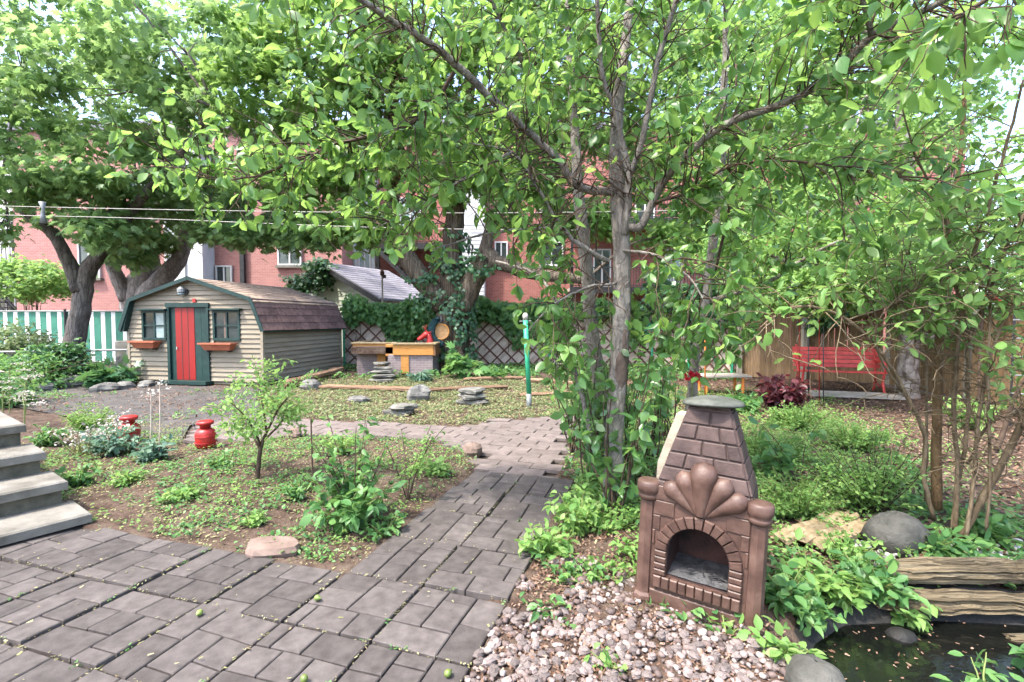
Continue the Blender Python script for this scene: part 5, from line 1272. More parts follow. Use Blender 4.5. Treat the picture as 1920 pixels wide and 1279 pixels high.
# --- generic big tree
def big_tree(name, label, cat, base, trunks, cl, ncl, per, sig, T, size, leafmat, bark, bound=None, low=None, group=None, nr=14, dens_cut=None, key='maple', ridge=.10):
    t = thing(name, label, cat, base, group)
    for i, (pts, rad) in enumerate(trunks): limb(t, 'trunk' if i == 0 else 'branch', pts, rad, bark, nr, 5, ridge, rad[0] * .06, 40 + i)
    pos, ax = clumps(cl, ncl, per, sig)
    if bound is not None:
        u, v = project(pos); pos, ax = (lambda k: (pos[k], ax[k]))(v < vbound(u, bound, 14))
    if dens_cut is not None: k = dens_cut(pos); pos, ax = pos[k], ax[k]
    x, z = leaf_dirs(len(pos), ax, .45)
    leaves_on(t, T, key, pos, x, z, rng.uniform(size[0], size[1], len(pos)), leafmat, 120, 'crown')
    # limbs into the crown
    lines = []
    ends = [(pts[-1], pts[-2]) for pts, _ in trunks]
    for c, r, w in cl:
        e = min(ends, key=lambda q: (Vector(c) - Vector(q[0])).length)[0]; e = Vector(e); c = Vector(c)
        mid = e.lerp(c, .5) + Vector((0, 0, .3)); lines.append((smooth_pts([e, mid, c], 4), .045, .015))
        for _ in range(4):
            q = c + Vector([float(a) * float(b) * .7 for a, b in zip(rdir(1)[0], r)]); lines.append((smooth_pts([mid.lerp(c, .4), c.lerp(q, .4) + Vector((0, 0, .15)), q], 3), .016, .006))
    twigs_mesh(t, lines, bark, 'limbs', 5)
    return t
def E(u, v, y, rx, ry, rz, w=1): return (tuple(D(u, v, y)), (rx, ry, rz), w)
mb_ = [(-100, 500), (0, 480), (60, 415), (130, 440), (190, 500), (240, 520), (300, 500), (360, 470), (420, 455), (480, 485), (540, 470), (620, 455), (700, 440), (900, 420)]
big_tree('maple_tree', 'maple with a dark forked trunk before the striped fence', 'maple tree', (-12.9, 14.3, 0),
    [(Dl([(138, 700, 14.3), (140, 640, 14.3), (152, 580, 14.3), (160, 520, 14.3), (190, 470, 14.2), (230, 400, 14)]), [.32, .25, .22, .22, .16, .11]),
     (Dl([(150, 545, 14.25), (128, 490, 14.1), (100, 440, 13.8), (62, 410, 13.5), (0, 360, 13.2)]), [.2, .165, .14, .12, .08]),
     (Dl([(200, 460, 14.1), (260, 380, 13.6), (330, 300, 13), (400, 200, 12.5)]), [.16, .13, .1, .06])],
    [E(60, 60, 13.5, 3.4, 2.5, 2.2, 2.4), E(20, 300, 13.0, 2.4, 2.0, 1.3, 1.6), E(200, 180, 12.5, 2.6, 2.2, 1.5, 1.6), E(330, 80, 12.0, 2.2, 2.0, 1.6, 1.3), E(150, 380, 13.5, 1.8, 1.5, .8, .9), E(250, 330, 13, 1.8, 1.6, .9, .9), E(-60, 150, 13, 3, 2, 3, .8), E(150, -90, 13, 3.5, 2.5, 1.5, .8), E(180, 430, 12.6, .9, .8, .35, .5), E(20, 430, 12.2, .8, .8, .5, .5)],
    270, 50, .27, T_MA, (.17, .28), LF['maple'], MT['bark_maple'], mb_)
big_tree('maple_tree', 'broad grey maple with a twisted low fork directly behind the shed', 'maple tree', (-12.9, 16.8, 0),
    [(Dl([(255, 690, 16.8), (256, 600, 16.8), (262, 545, 16.8), (275, 500, 16.7), (268, 440, 16.6), (262, 370, 16.4)]), [.55, .48, .44, .38, .25, .18]),
     (Dl([(240, 560, 16.6), (215, 510, 16.3), (204, 470, 16.0), (190, 400, 15.6), (205, 330, 15.2)]), [.25, .19, .17, .13, .09]),
     (Dl([(270, 560, 16.6), (310, 520, 16.4), (338, 480, 16.2), (352, 420, 16), (390, 340, 15.6)]), [.33, .29, .23, .17, .1])],
    [E(420, 250, 15, 2.8, 2, 1.6, 1.5), E(500, 120, 15, 3.0, 2.2, 2.0, 1.5), E(330, 380, 15.5, 2.0, 1.6, .9, 1.0), E(460, 400, 14.6, 2.2, 1.5, .7, 1.1), E(560, 430, 14.8, 1.5, 1.2, .5, .6), E(250, 430, 15.6, 1.4, 1.0, .7, .6), E(440, 440, 14.0, 1.3, .8, .35, .8), E(590, 455, 14.2, .9, .7, .3, .5), E(240, 480, 14.8, .6, .5, .3, .3), E(380, -20, 16, 4, 3, 2, 1.2), E(230, 200, 17, 3, 2, 2, 1)],
    240, 50, .27, T_MA, (.17, .28), LF['maple'], MT['bark_grey'], mb_)
# ivy clad tree in the middle
iv = big_tree('ash_tree', 'stout ivy clad tree with a sawn off limb before the lattice fence', 'tree', (-1.75, 14.0, 0),
    [(Dl([(845, 712, 14.0), (848, 660, 14.0), (850, 600, 14.0), (852, 545, 14.0), (848, 490, 14.0), (852, 400, 14.1), (862, 300, 14.2), (880, 180, 14.3), (890, 40, 14.4)]), [.62, .52, .47, .46, .32, .27, .23, .18, .11]),
     (Dl([(832, 570, 13.9), (800, 535, 13.8), (760, 480, 13.7), (735, 430, 13.6), (740, 300, 13.6), (735, 150, 13.5), (725, -20, 13.5)]), [.34, .28, .24, .20, .17, .14, .10]),
     (Dl([(862, 580, 13.85), (888, 530, 13.6), (912, 485, 13.4), (930, 490, 13.3), (985, 510, 13.1), (1040, 520, 12.9), (1097, 525, 12.8)]), [.34, .30, .27, .20, .17, .15, .13]),
     (Dl([(905, 490, 13.4), (925, 420, 13.4), (985, 330, 13.5), (1010, 200, 13.6)]), [.2, .15, .12, .08]),
     (Dl([(775, 150, 13.8), (790, 80, 13.8), (800, -40, 13.8)]), [.08, .07, .05])],
    [E(560, 170, 13.0, 2.4, 1.8, 1.4, 1.5), E(640, 60, 13, 2.4, 2, 1.6, 1.3), E(840, 30, 13.8, 3.0, 2, 1.5, 1.3), E(1020, 90, 14, 2.6, 2, 1.8, 1.3), E(680, 300, 13.2, 1.5, 1.2, .9, .7), E(950, 260, 14.2, 1.8, 1.5, 1.0, .8), E(760, -90, 14, 4, 3, 1.5, 1.2), E(560, 330, 13.4, 1.6, 1.2, .8, .8), E(640, 400, 13.2, 1.0, .8, .5, .4), E(1120, 230, 14.6, 1.8, 1.2, 1.0, .9), E(760, 160, 13, 1.8, 1.2, 1.2, .7), E(1220, 330, 15, 1.4, 1, .8, .7), E(700, 430, 13.6, .9, .7, .45, .5), E(870, 320, 13.0, 1.2, .7, .6, .6), E(1000, 330, 14.4, 1.3, .9, .7, .7), E(1110, 410, 14.8, 1.2, .8, .5, .6), E(1250, 440, 15.2, 1.2, .8, .5, .5), E(1180, 60, 14.5, 2.6, 2, 2.0, 1.2), E(1000, 400, 14.6, 1.3, 1.0, .6, .4)],
    760, 46, .27, T_MA, (.15, .25), LF['maple_light'], MT['bark_ivy'], [(300, 330), (440, 430), (600, 450), (700, 470), (760, 390), (840, 380), (900, 430), (960, 430), (1100, 460), (1300, 500)])
q = D(1099, 525.5, 12.75); MB().lathe([(.0, .0), (.135, 0)], 16, q, 'x', False).build('sawn_end', MT['wood_cut'], iv)
n = 1500; t = rng.uniform(0, 1, n); an = rng.uniform(math.pi * .95, math.pi * 2.05, n)
tv = 700 - t * 260; ctr = np.array([tuple(D(848, v_, 14.0)) for v_ in tv]); rad = np.interp(t, [0, .4, .7, 1], [.64, .56, .55, .40]) + rng.uniform(0, .14, n)
pos = ctr + np.stack([np.cos(an) * rad, np.sin(an) * rad, rng.normal(size=n) * .05], -1)
k = vn(pos[:, 0] * 2, pos[:, 2] * 1.6, 1.3, 4) + (pos[:, 0] + 1.75) * .45 > -.12; pos, an = pos[k], an[k]
x = np.stack([np.cos(an) * .5, np.sin(an) * .5, -np.ones(len(an))], -1) + rdir(len(an)) * .5; z = np.stack([np.cos(an), np.sin(an), .4 * np.ones(len(an))], -1) + rdir(len(an)) * .5
ivt = thing('trunk_ivy', 'dark ivy climbing the stout trunk above the timber planter', 'ivy', (-1.75, 13.4, 0))
leafy('foliage', T_IV, pos, x, z, rng.uniform(.09, .16, len(pos)), LF['ivy'], ivt, 'stuff')
pos, ax = clumps([E(905, 500, 13.2, .5, .3, .45, 1), E(790, 540, 13.6, .35, .3, .6, 1), E(845, 480, 13.7, .4, .3, .6, 1)], 26, 22, .13); x, z = leaf_dirs(len(pos), None, .6); z[:, 1] -= .8
leafy('foliage', T_IV, pos, x, z, rng.uniform(.09, .15, len(pos)), LF['ivy'], ivt, 'stuff')
# dead brown creeper high on the trunk
dv = thing('dead_creeper', 'withered brown creeper hanging high on the ivy clad tree', 'creeper', tuple(D(790, 250, 13.4)))
pos, ax = clumps([E(745, 90, 13.2, .4, .3, 1.0, 1), E(775, 200, 13.2, .8, .3, .7, 2), E(800, 290, 13.2, .8, .3, .5, 1.4), E(750, 300, 13.2, .3, .3, .7, 1), E(880, 230, 13.5, .5, .3, .8, .8)], 90, 26, .15); x, z = leaf_dirs(len(pos), None, .9)
leafy('foliage', T_SM, pos, x, z, rng.uniform(.08, .15, len(pos)), LF['dry'], dv, 'stuff')
twigs_mesh(dv, [(smooth_pts([D(rng.uniform(720, 860), rng.uniform(60, 200), 13.3), D(rng.uniform(720, 860), rng.uniform(180, 300), 13.2), D(rng.uniform(720, 860), rng.uniform(280, 370), 13.2)], 4), .02, .01) for _ in range(22)], MT['stem_dark'])

# birch and the trees on the right
rb_ = [(1150, 430), (1250, 470), (1330, 560), (1420, 600), (1500, 620), (1600, 610), (1680, 570), (1760, 600), (1850, 590), (2000, 640)]
big_tree('birch_tree', 'pale grey barked trunk standing beside the red bench', 'tree', (7.7, 9.5, 0),
    [(Dl([(1702, 752, 9.5), (1702, 700, 9.5), (1703, 620, 9.5), (1702, 540, 9.5), (1706, 440, 9.5), (1702, 330, 9.55), (1690, 220, 9.6), (1690, 60, 9.7)]), [.205, .175, .165, .155, .135, .12, .10, .06]),
     (Dl([(1715, 620, 9.4), (1748, 632, 9.2), (1762, 600, 9.1), (1740, 590, 9.2)]), [.07, .06, .045, .03])],
    [E(1450, 300, 9.5, 1.6, 1.3, .9, 1.2), E(1600, 250, 9.0, 1.6, 1.3, 1.0, 1.1), E(1560, 400, 8.6, 1.4, 1.0, .6, 1.0), E(1700, 440, 9.0, 1.3, 1.0, .6, .8), E(1400, 130, 10, 1.8, 1.5, 1.2, 1.2), E(1580, 90, 10, 1.8, 1.5, 1.0, .9), E(1800, 300, 8.5, 1.3, 1.0, .9, .6), E(1500, 500, 9.6, 1.3, .8, .5, .8), E(1850, 60, 9, 1.5, 1.2, 1.2, .8), E(1480, 545, 8.4, 1.0, .6, .35, .9), E(1600, 540, 8.2, .8, .6, .35, .7), E(1390, 480, 8.8, .9, .6, .5, .8), E(1650, 480, 7.6, .8, .6, .5, .7)],
    500, 42, .22, T_OV, (.08, .14), LF['light'], MT['birch'], rb_, key='ov', ridge=.05)
big_tree('linden_tree', 'dense dark green tree standing outside the board fence', 'tree', (9.6, 15.5, 0),
    [(Dl([(1520, 690, 15.5), (1522, 500, 15.5), (1525, 300, 15.5), (1540, 100, 15.5)]), [.3, .26, .2, .12])],
    [E(1330, 180, 15.5, 2.4, 2, 2.2, 1), E(1500, 60, 15.5, 3, 2, 2.2, 1.1), E(1650, 250, 15, 2.4, 2, 2.0, 1.1), E(1400, 380, 15, 2.2, 1.6, 1.3, 1), E(1800, 130, 14.5, 2.6, 2, 1.6, .7), E(1850, 420, 13.5, 2.2, 1.5, 1.2, .9), E(1600, 470, 14.5, 2.0, 1.4, .9, .9), E(1290, 60, 16, 2.4, 2, 2, .8)],
    290, 42, .42, T_MA, (.17, .28), LF['mid'], MT['bark_maple'], rb_)

# ------------------------------------------------------------------ climbers on the fences
def vine(name, label, p, q, z0, z1, n, T, size, mat, thick=.25, hang=None, cat='vine', dens=1.0):
    p, q = np.array(p, float), np.array(q, float); t = thing(name, label, cat, tuple((p + q) / 2) + (0,) if len(p) == 2 else tuple((p + q) / 2))
    s = rng.uniform(0, 1, n); L_ = np.linalg.norm(q - p); x_ = (q - p) / L_; nn = np.array((x_[1], -x_[0])); nn = nn if nn[1] < 0 else -nn
    lowb = z0 + (z1 - z0) * (.46 + .34 * vn(s * L_, s * 0, .9, 2) + .22 * vn(s * L_, s * 0, 3.1, 5))
    z = lowb + (z1 - .12 + .2 * vn(s * L_, s * 0, 1.7) + .10 * vn(s * L_, s * 0, 6.1, 4) + np.abs(rng.normal(size=n)) * .05 - lowb) * rng.uniform(0, 1, n) ** .75
    b = np.abs(rng.normal(size=n)) * thick * (1 + .6 * vn(s * L_, z * 1.2, 2.4, 7)) * (.45 + .55 * (z - z0) / (z1 - z0))
    pos = np.stack([p[0] + x_[0] * s * L_ + nn[0] * (b - .04), p[1] + x_[1] * s * L_ + nn[1] * (b - .04), z], -1)
    xx = rdir(n) * .7; xx[:, 2] -= .8; zz = rdir(n) * .6 + np.array((nn[0], nn[1], .55)); 
    leafy('foliage', T, pos, xx, zz, rng.uniform(size[0], size[1], n), mat, t, 'stuff')
    lines = []
    for _ in range(int(L_ * 2)):
        s0 = rng.uniform(0, L_); c = [p + x_ * (s0 + rng.normal() * .15 * k) + nn * .05 for k in range(4)]
        lines.append(([Vector((c[k][0], c[k][1], z0 + (z1 - z0) * k / 3)) for k in range(4)], .012, .006))
    twigs_mesh(t, lines, MT['stem_dark'], 'stems')
    return t
vine('fence_vine', 'leafy vine draped over the lattice fence between the shed and the ivy clad tree', (-5.3, 15.52), (-1.4, 15.52), .45, 2.2, 2500, T_IV, (.10, .17), LF['mid'])
vine('fence_vine', 'dark vine draped over the lattice fence right of the ivy clad tree', (-1.4, 15.52), (4.4, 15.52), .45, 2.2, 3600, T_IV, (.10, .17), LF['mid'])
vine('fence_vine', 'dark vine covering the corner where lattice and boards meet', (4.5, 15.3), (6.2, 12.5), .5, 2.7, 3600, T_IV, (.11, .18), LF['ivy'], .3)
vine('fence_vine', 'dark vine hanging over the board fence above the red bench', (6.1, 12.62), (8.6, 11.25), 1.1, 2.8, 3600, T_IV, (.10, .17), LF['ivy'], .35)
vine('fence_vine', 'sparse vine on the right board fence behind the bird house', (8.45, 11.0), (8.35, 6.0), .9, 2.7, 2000, T_OV, (.08, .14), LF['mid'], .35)
gv = thing('garage_vine', 'vine mound growing over the left gable of the garage', 'vine', (-9, 19.4, 0))
pos, ax = clumps([E(568, 530, 19.6, .55, .3, .35, 1), E(598, 502, 19.8, .4, .3, .22, 1), E(540, 555, 19.2, .5, .3, .3, .8), E(612, 520, 19.8, .15, .15, .35, .4)], 60, 26, .18); x, z = leaf_dirs(len(pos), None, .5); z[:, 1] -= .7
leafy('foliage', T_IV, pos, x, z, rng.uniform(.12, .2, len(pos)), LF['ivy'], gv, 'stuff')

# ------------------------------------------------------------------ the tall shrub with bare stems on the right
tsb = G(1780, 1000)
ts = thing('tall_shrub', 'tall multi stemmed shrub with bare tan stems at the right', 'shrub', (tsb.x, tsb.y, 0))
ST = MT['stem_tan']; Y = 3.35
stems = [(Dl([(1757, 955, 3.45), (1756, 800, 3.45), (1762, 640, 3.47), (1768, 540, 3.5), (1780, 430, 3.5), (1800, 300, 3.5), (1808, 150, 3.45), (1790, 0, 3.4)]), [0.0360, 0.0317, 0.0295, 0.0274, 0.0202, 0.0144, 0.0115, 0.0072], MT['stem_orange']),
  (Dl([(1752, 975, 3.4), (1732, 890, 3.38), (1735, 820, 3.36), (1700, 740, 3.3), (1655, 665, 3.25), (1590, 600, 3.2), (1520, 575, 3.15), (1470, 582, 3.1), (1420, 620, 3.1)]), [0.0158, 0.0151, 0.0144, 0.0137, 0.0122, 0.0115, 0.0101, 0.0079, 0.0036], ST),
  (Dl([(1790, 1010, 3.3), (1796, 880, 3.3), (1788, 760, 3.3), (1800, 620, 3.25), (1820, 500, 3.2), (1850, 400, 3.1), (1885, 280, 3.0), (1920, 150, 2.9)]), [0.0158, 0.0144, 0.0137, 0.0137, 0.0115, 0.0108, 0.0086, 0.0058], ST),
  (Dl([(1800, 1010, 3.25), (1840, 940, 3.2), (1890, 850, 3.1), (1935, 750, 3.0), (1990, 640, 2.9)]), [0.0230, 0.0230, 0.0209, 0.0187, 0.0144], ST),
  (Dl([(1785, 1005, 3.35), (1792, 930, 3.35), (1812, 820, 3.3), (1815, 700, 3.3), (1812, 620, 3.3), (1790, 520, 3.3), (1770, 400, 3.25), (1720, 300, 3.2), (1690, 200, 3.1)]), [0.0158, 0.0144, 0.0137, 0.0137, 0.0122, 0.0108, 0.0086, 0.0065, 0.0043], ST),
  (Dl([(1810, 1015, 3.2), (1826, 900, 3.2), (1835, 780, 3.15), (1865, 640, 3.1), (1920, 540, 3.0)]), [0.0130, 0.0122, 0.0115, 0.0101, 0.0072], ST),
  (Dl([(1735, 940, 3.6), (1738, 800, 3.6), (1735, 660, 3.6), (1722, 560, 3.6), (1690, 440, 3.6)]), [0.0094, 0.0086, 0.0079, 0.0072, 0.0043], ST),
  (Dl([(1850, 1000, 3.15), (1856, 880, 3.15), (1852, 700, 3.1), (1856, 560, 3.1), (1848, 450, 3.1)]), [0.0101, 0.0094, 0.0086, 0.0072, 0.0050], ST),
  (Dl([(1815, 640, 3.3), (1850, 560, 3.2), (1880, 480, 3.1), (1920, 400, 3.0)]), [0.0144, 0.0130, 0.0101, 0.0072], ST),
  (Dl([(1690, 735, 3.3), (1640, 640, 3.2), (1680, 560, 3.2), (1750, 540, 3.2)]), [0.0058, 0.0058, 0.0043, 0.0029], ST),
  (Dl([(1590, 600, 3.2), (1680, 570, 3.3), (1760, 545, 3.4)]), [0.0065, 0.0050, 0.0036], ST),
  (Dl([(1815, 870, 3.3), (1850, 800, 3.2), (1900, 780, 3.1), (1960, 790, 3.0)]), [0.0086, 0.0079, 0.0065, 0.0043], ST)]
slines = []
for i, (p, r, m_) in enumerate(stems):
    limb(ts, 'stem', p, r, m_, 8, 5, .08, .004, 90 + i); slines += sub_branches(p[len(p) // 3:], 22, .2, .7, 0, .1, .0045)
sm2 = []
for l in slines: sm2 += sub_branches(l[0], 2, .12, .35, .2, .1, .003)
slines = [l for l in slines + sm2 if min(p.y for p in l[0]) > 1.8]
twigs_mesh(ts, slines, ST)
pos, X, Z, Sz = twig_leaves(slines, .065, (.05, .09), .3, spur=3); u, v = project(pos)
ok = (v < vbound(u, [(1300, 660), (1500, 640), (1650, 600), (1800, 640), (1950, 760)], 30)) & (pos[:, 1] > 1.8); pos, X, Z, Sz = pos[ok], X[ok], Z[ok], Sz[ok]
k = rng.random(len(pos)) < .8; pos, X, Z, Sz = pos[k], X[k], Z[k], Sz[k]; Z[:, 2] += .6
leaves_on(ts, T_OV, 'shrub', pos, X, Z, Sz, LF['light'], 150)

# ------------------------------------------------------------------ smaller plants
def plant(name, label, cat, base, ht, spread, nst, lpst, size, T, key, leafmat, stemmat, nmax=0, droop=.4, lean=(0, 0), bare=.15, curve=.15, group=None, r0=.006, up=.8, nth=None):
    b = Vector(base); t = thing(name, label, cat, tuple(b), group); L = []
    for k in range(nst):
        a = rng.uniform(0, 6.28); sp = spread * rng.uniform(.2, 1) / max(ht, .05)
        d = Vector((math.cos(a) * sp + lean[0], math.sin(a) * sp + lean[1], 1)).normalized(); cur = b + Vector((math.cos(a), math.sin(a), 0)) * spread * .08 * rng.random(); pts = [cur.copy()]; ln = ht * rng.uniform(.55, 1.05)
        for s in range(6):
            d = (d + Vector(rdir(1)[0]) * curve + Vector((math.cos(a), math.sin(a), -.3)) * .05).normalized(); cur = cur + d * (ln / 6); pts.append(cur.copy())
        L.append((pts, r0, r0 * .4))
    twigs_mesh(t, L, stemmat, 'stems', 5)
    pos = []; X = []
    for pts, _, _ in L:
        P = np.array([tuple(p) for p in pts]); s = rng.uniform(bare, 1, lpst) * (len(P) - 1); i = np.minimum(s.astype(int), len(P) - 2); f = (s - i)[:, None]
        pp = P[i] * (1 - f) + P[i + 1] * f; x = rdir(lpst) * np.array((1, 1, .5)); x[:, 2] -= droop * rng.uniform(-.3, 1, lpst); x = nrm(x); pos.append(pp + x * size[0] * .45); X.append(x)
    pos = np.concatenate(pos); X = np.concatenate(X); Z = rdir(len(pos)) * .5 + np.array((0, 0, up)); Sz = rng.uniform(size[0], size[1], len(pos))
    pos[:, 2] = np.maximum(pos[:, 2], b.z + .015)
    if nmax: leaves_on(t, T, key, pos, X, Z, Sz, leafmat, nmax)
    else: leafy('foliage', T, pos, X, Z, Sz, leafmat, t, 'stuff')
    return t
# the young tree in the bed
yb = gr(482, 905)
yt = thing('young_tree', 'young tree with dark stem and yellow green leaflets in the bed', 'young tree', tuple(yb))
def YP(u, v, dy=0): return D(u, v, yb.y + dy)
limb(yt, 'trunk', [yb + Vector((0, 0, -.03)), YP(486, 860), YP(489, 838), YP(500, 810)], [.022, .018, .017, .013], MT['stem_dark'], 8, 4, .1, .003, 1)
ybr = [[YP(489, 838), YP(475, 805, -.1), YP(455, 775, -.15), YP(420, 745, -.2)], [YP(495, 825), YP(525, 795, .1), YP(535, 770, .15)], [YP(500, 810), YP(495, 770, -.05), YP(485, 720), YP(484, 692)], [YP(486, 840), YP(465, 800, .2), YP(440, 780, .3)], [YP(498, 815), YP(520, 770, -.2), YP(540, 745, -.3)], [YP(483, 880), YP(473, 868)]]
for i, p in enumerate(ybr): limb(yt, 'branch', p, [.011, .009, .006, .004][:len(p)], MT['stem_dark'], 6, 4, .1, .003, 5 + i)
yl = []
for p in ybr[:5]: yl += sub_branches(p, 21, .1, .34, .25, .25, .0025)
twigs_mesh(yt, yl, MT['stem_green']); pos, X, Z, Sz = twig_leaves(yl, .017, (.034, .064), .15); Z[:, 2] += .8
leaves_on(yt, T_SM, 'leaflet', pos, X, Z, Sz, LF['light'], 220)
sb_ = gr(655, 985)
plant('leafy_shrub', 'dense green leafy shrub at the front of the bed beside the walk', 'shrub', sb_, .44, .34, 34, 16, (.06, .10), T_OV, 'shrub', LF['mid'], MT['stem_green'], 200, .35)
plant('tall_weed', 'tall loose weed rising out of the leafy shrub', 'plant', sb_ + Vector((.02, .08, 0)), .85, .22, 14, 22, (.045, .085), T_OV, 'weed', LF['mid'], MT['stem_dark'], 90, .3, curve=.07)
plant('sapling', 'thin bare legged sapling with small leaves between shrub and walk', 'sapling', gr(765, 935), .66, .24, 7, 40, (.03, .05), T_SM, 'sap', LF['light'], MT['stem_dark'], 60, .2, bare=.3, curve=.1)
plant('bedding_plant', 'bright green low plant at the bed edge by the walk', 'plant', gr(822, 892), .17, .2, 12, 12, (.05, .085), T_OV, 'bed', LF['light'], MT['stem_green'], 80, .2)
s0 = gr(587, 925); tag(MB().tube([s0, D(583, 785, s0.y)], .007, 6).build('bare_stick', MT['stem_dark']), 'bare brown stick standing upright in the bed', 'stick')
plant('fern', 'feathery pale green fern behind the steps', 'fern', gr(168, 802), .38, .42, 40, 34, (.05, .09), T_NA, 'fern', LF['light'], MT['stem_green'], 0, .1, bare=.05)
plant('rose_plant', 'low rose plant with dark leaves near the red pails', 'plant', gr(285, 862), .26, .26, 16, 14, (.06, .10), T_OV, 'rose', LF['blue'], MT['stem_dark'], 80, .2)
plant('withered_plant', 'withered plant with pale pinkish flower heads before the half hidden pail', 'plant', gr(215, 850), .40, .5, 24, 16, (.05, .085), T_OV, 'with', LF['blue'], MT['stem_dark'], 100, .2)
for i, (u, v, v1, lb) in enumerate(((297, 862, 718, 'tallest dry stalk with pale flower head in front of the shed door'), (280, 858, 738, 'shorter dry stalk with pale flower head beside the tallest one'), (175, 850, 815, 'short brown stalk among the pale flowers'))):
    g0 = gr(u, v); tp_ = D(u + 3, v1, g0.y); t = thing('dry_stalk', lb, 'stalk', tuple(g0), 'dry stalks in the bed'); MB().tube([g0, g0.lerp(tp_, .5) + Vector((.01, 0, 0)), tp_], .006, 5).build('stem', MT['slat_beige'], t)
    p = np.array(tuple(tp_)) + rng.normal(size=(26, 3)) * (.05, .04, .03); x, z = leaf_dirs(26); leafy('flower_head', T_SM, p, x, z, rng.uniform(.025, .045, 26), MT['flower_white'], t, 'stuff')
def umbel(u, v, v1, lb):
    g0 = gr(u, v); tp_ = D(u, v1, g0.y); t = thing('white_flower', lb, 'flower', tuple(g0), 'white umbel flowers at the left'); MB().tube([g0, tp_], .008, 5).build('stem', MT['stem_green'], t)
    for k in range(4):
        c = np.array(tuple(tp_)) + rng.normal(size=3) * (.14, .12, .08); n = 34; p = c + rng.normal(size=(n, 3)) * (.055, .055, .012); x = rdir(n) * (1, 1, .1); z = np.tile((0., 0, 1), (n, 1)) + rdir(n) * .2
        leafy('flower_head', T_SM, p, x, z, rng.uniform(.03, .05, n), MT['flower_white'], t, 'stuff'); MB().tube([tp_ + Vector((0, 0, -.1)), Vector(c)], .004, 4).build('stalk', MT['stem_green'], t)
umbel(18, 772, 690, 'white flowering plant at the left edge, the tallest'); umbel(48, 775, 712, 'white flowering plant just right of the tallest one'); umbel(5, 790, 732, 'low white flowering plant above the concrete steps'); umbel(46, 800, 752, 'lowest white flowering plant between steps and fern')
for i, (u, v, rr_, lb) in enumerate(((228, 812, .25, 'pale pink flower cluster nearest the half hidden pail'), (205, 838, .3, 'pale flower cluster left of the rose plant'), (150, 848, .25, 'pale flower cluster next to the steps'))):
    g0 = gr(u, v); n = 120; p = np.array(tuple(g0)) + rng.normal(size=(n, 3)) * (rr_ * .5, rr_ * .4, .05) + (0, 0, .22); p[:, 2] = np.maximum(p[:, 2], .05); x, z = leaf_dirs(n); t = thing('pale_flower', lb, 'flowers', tuple(g0), 'pale flowers in the bed')
    leafy('petals', T_SM, p, x, z, rng.uniform(.03, .055, n), MT['flower_white'], t, 'stuff'); twigs_mesh(t, [([g0 + Vector((rng.normal() * .05, rng.normal() * .05, 0)), Vector(p[k])], .004, .003) for k in range(0, n, 6)], MT['stem_green'], 'stems')
def bushy(name, lb, cat, u, v, y, rx, ry, rz, ncl, per, size, T, mat, sig=.12):
    c = D(u, v, y); t = thing(name, lb, cat, (c.x, c.y, 0)); pos, ax = clumps([(tuple(c), (rx, ry, rz), 1)], ncl, per, sig); pos[:, 2] = np.abs(pos[:, 2]) + .01; x, z = leaf_dirs(len(pos), ax, .25)
    leafy('foliage', T, pos, x, z, rng.uniform(size[0], size[1], len(pos)), mat, t, 'stuff')
    twigs_mesh(t, [([Vector((c.x + rng.normal() * .05, c.y + rng.normal() * .05, 0)), c + Vector((rng.normal() * rx * .3, rng.normal() * ry * .3, -.2 * rz)), c + Vector((rng.normal() * rx * .6, rng.normal() * ry * .6, rz * .6))], .012, .004) for _ in range(14)], MT['stem_dark'], 'stems')
    return t
bushy('round_bush', 'yellow green bush against the striped fence at the left edge', 'bush', 25, 642, 12.6, .9, .6, .45, 60, 30, (.07, .12), T_OV, LF['yellow'])
bushy('round_bush', 'mid green bush under the chain link rail at the left', 'bush', 40, 700, 10.6, .9, .6, .42, 60, 30, (.07, .12), T_OV, LF['mid'])
bushy('round_bush', 'dark green bush behind the rockery stones', 'bush', 112, 676, 11.4, .8, .5, .36, 50, 30, (.08, .13), T_OV, LF['ivy'])
bushy('round_bush', 'small bright bush by the left end of the chain link fence', 'bush', 5, 735, 8.6, .5, .5, .35, 36, 28, (.06, .1), T_OV, LF['mid'])
bushy('yard_bush', 'light green tree foliage hanging before the pale house at the left', 'bush', 65, 525, 19, 1.6, 1.0, .8, 90, 26, (.14, .22), T_MA, LF['light'], .25)
plant('rhubarb_plant', 'large leaved dark green plant at the shed corner', 'plant', gr(205, 722), .62, .62, 22, 6, (.22, .36), T_MA, 'rhub', LF['ivy'], MT['stem_green'], 100, .2, bare=.5)
plant('maple_sapling', 'maple sapling with broad leaves at the foot of the ivy clad trunk', 'sapling', gr(868, 712), .80, .5, 12, 7, (.22, .34), T_MA, 'msap', LF['mid'], MT['stem_green'], 80, .25, bare=.4)
plant('low_plant', 'low green plant spreading at the right foot of the ivy clad trunk', 'plant', gr(930, 712), .35, .6, 20, 12, (.10, .18), T_IV, 'lowp', LF['mid'], MT['stem_green'], 0, .2)
plant('low_plant', 'low green plant between slate stack and ivy clad trunk', 'plant', gr(790, 716), .35, .5, 20, 12, (.09, .15), T_OV, 'lowp2', LF['blue'], MT['stem_green'], 0, .2)
plant('currant_bush', 'leafy light green seedlings at the right edge of the walk', 'plant', gr(1030, 1035), .22, .28, 18, 14, (.045, .075), T_OV, 'cur', LF['light'], MT['stem_green'], 120, .2)
plant('currant_bush', 'green seedlings between walk and pear trunks', 'plant', gr(1085, 990), .30, .28, 18, 14, (.05, .085), T_OV, 'cur', LF['light'], MT['stem_green'], 110, .25)
plant('seedling', 'round leaved bright seedling at the right foot of the fireplace', 'seedling', gr(1480, 1225), .16, .16, 9, 8, (.05, .075), T_OV, 'seed', LF['light'], MT['stem_green'], 60, .1)
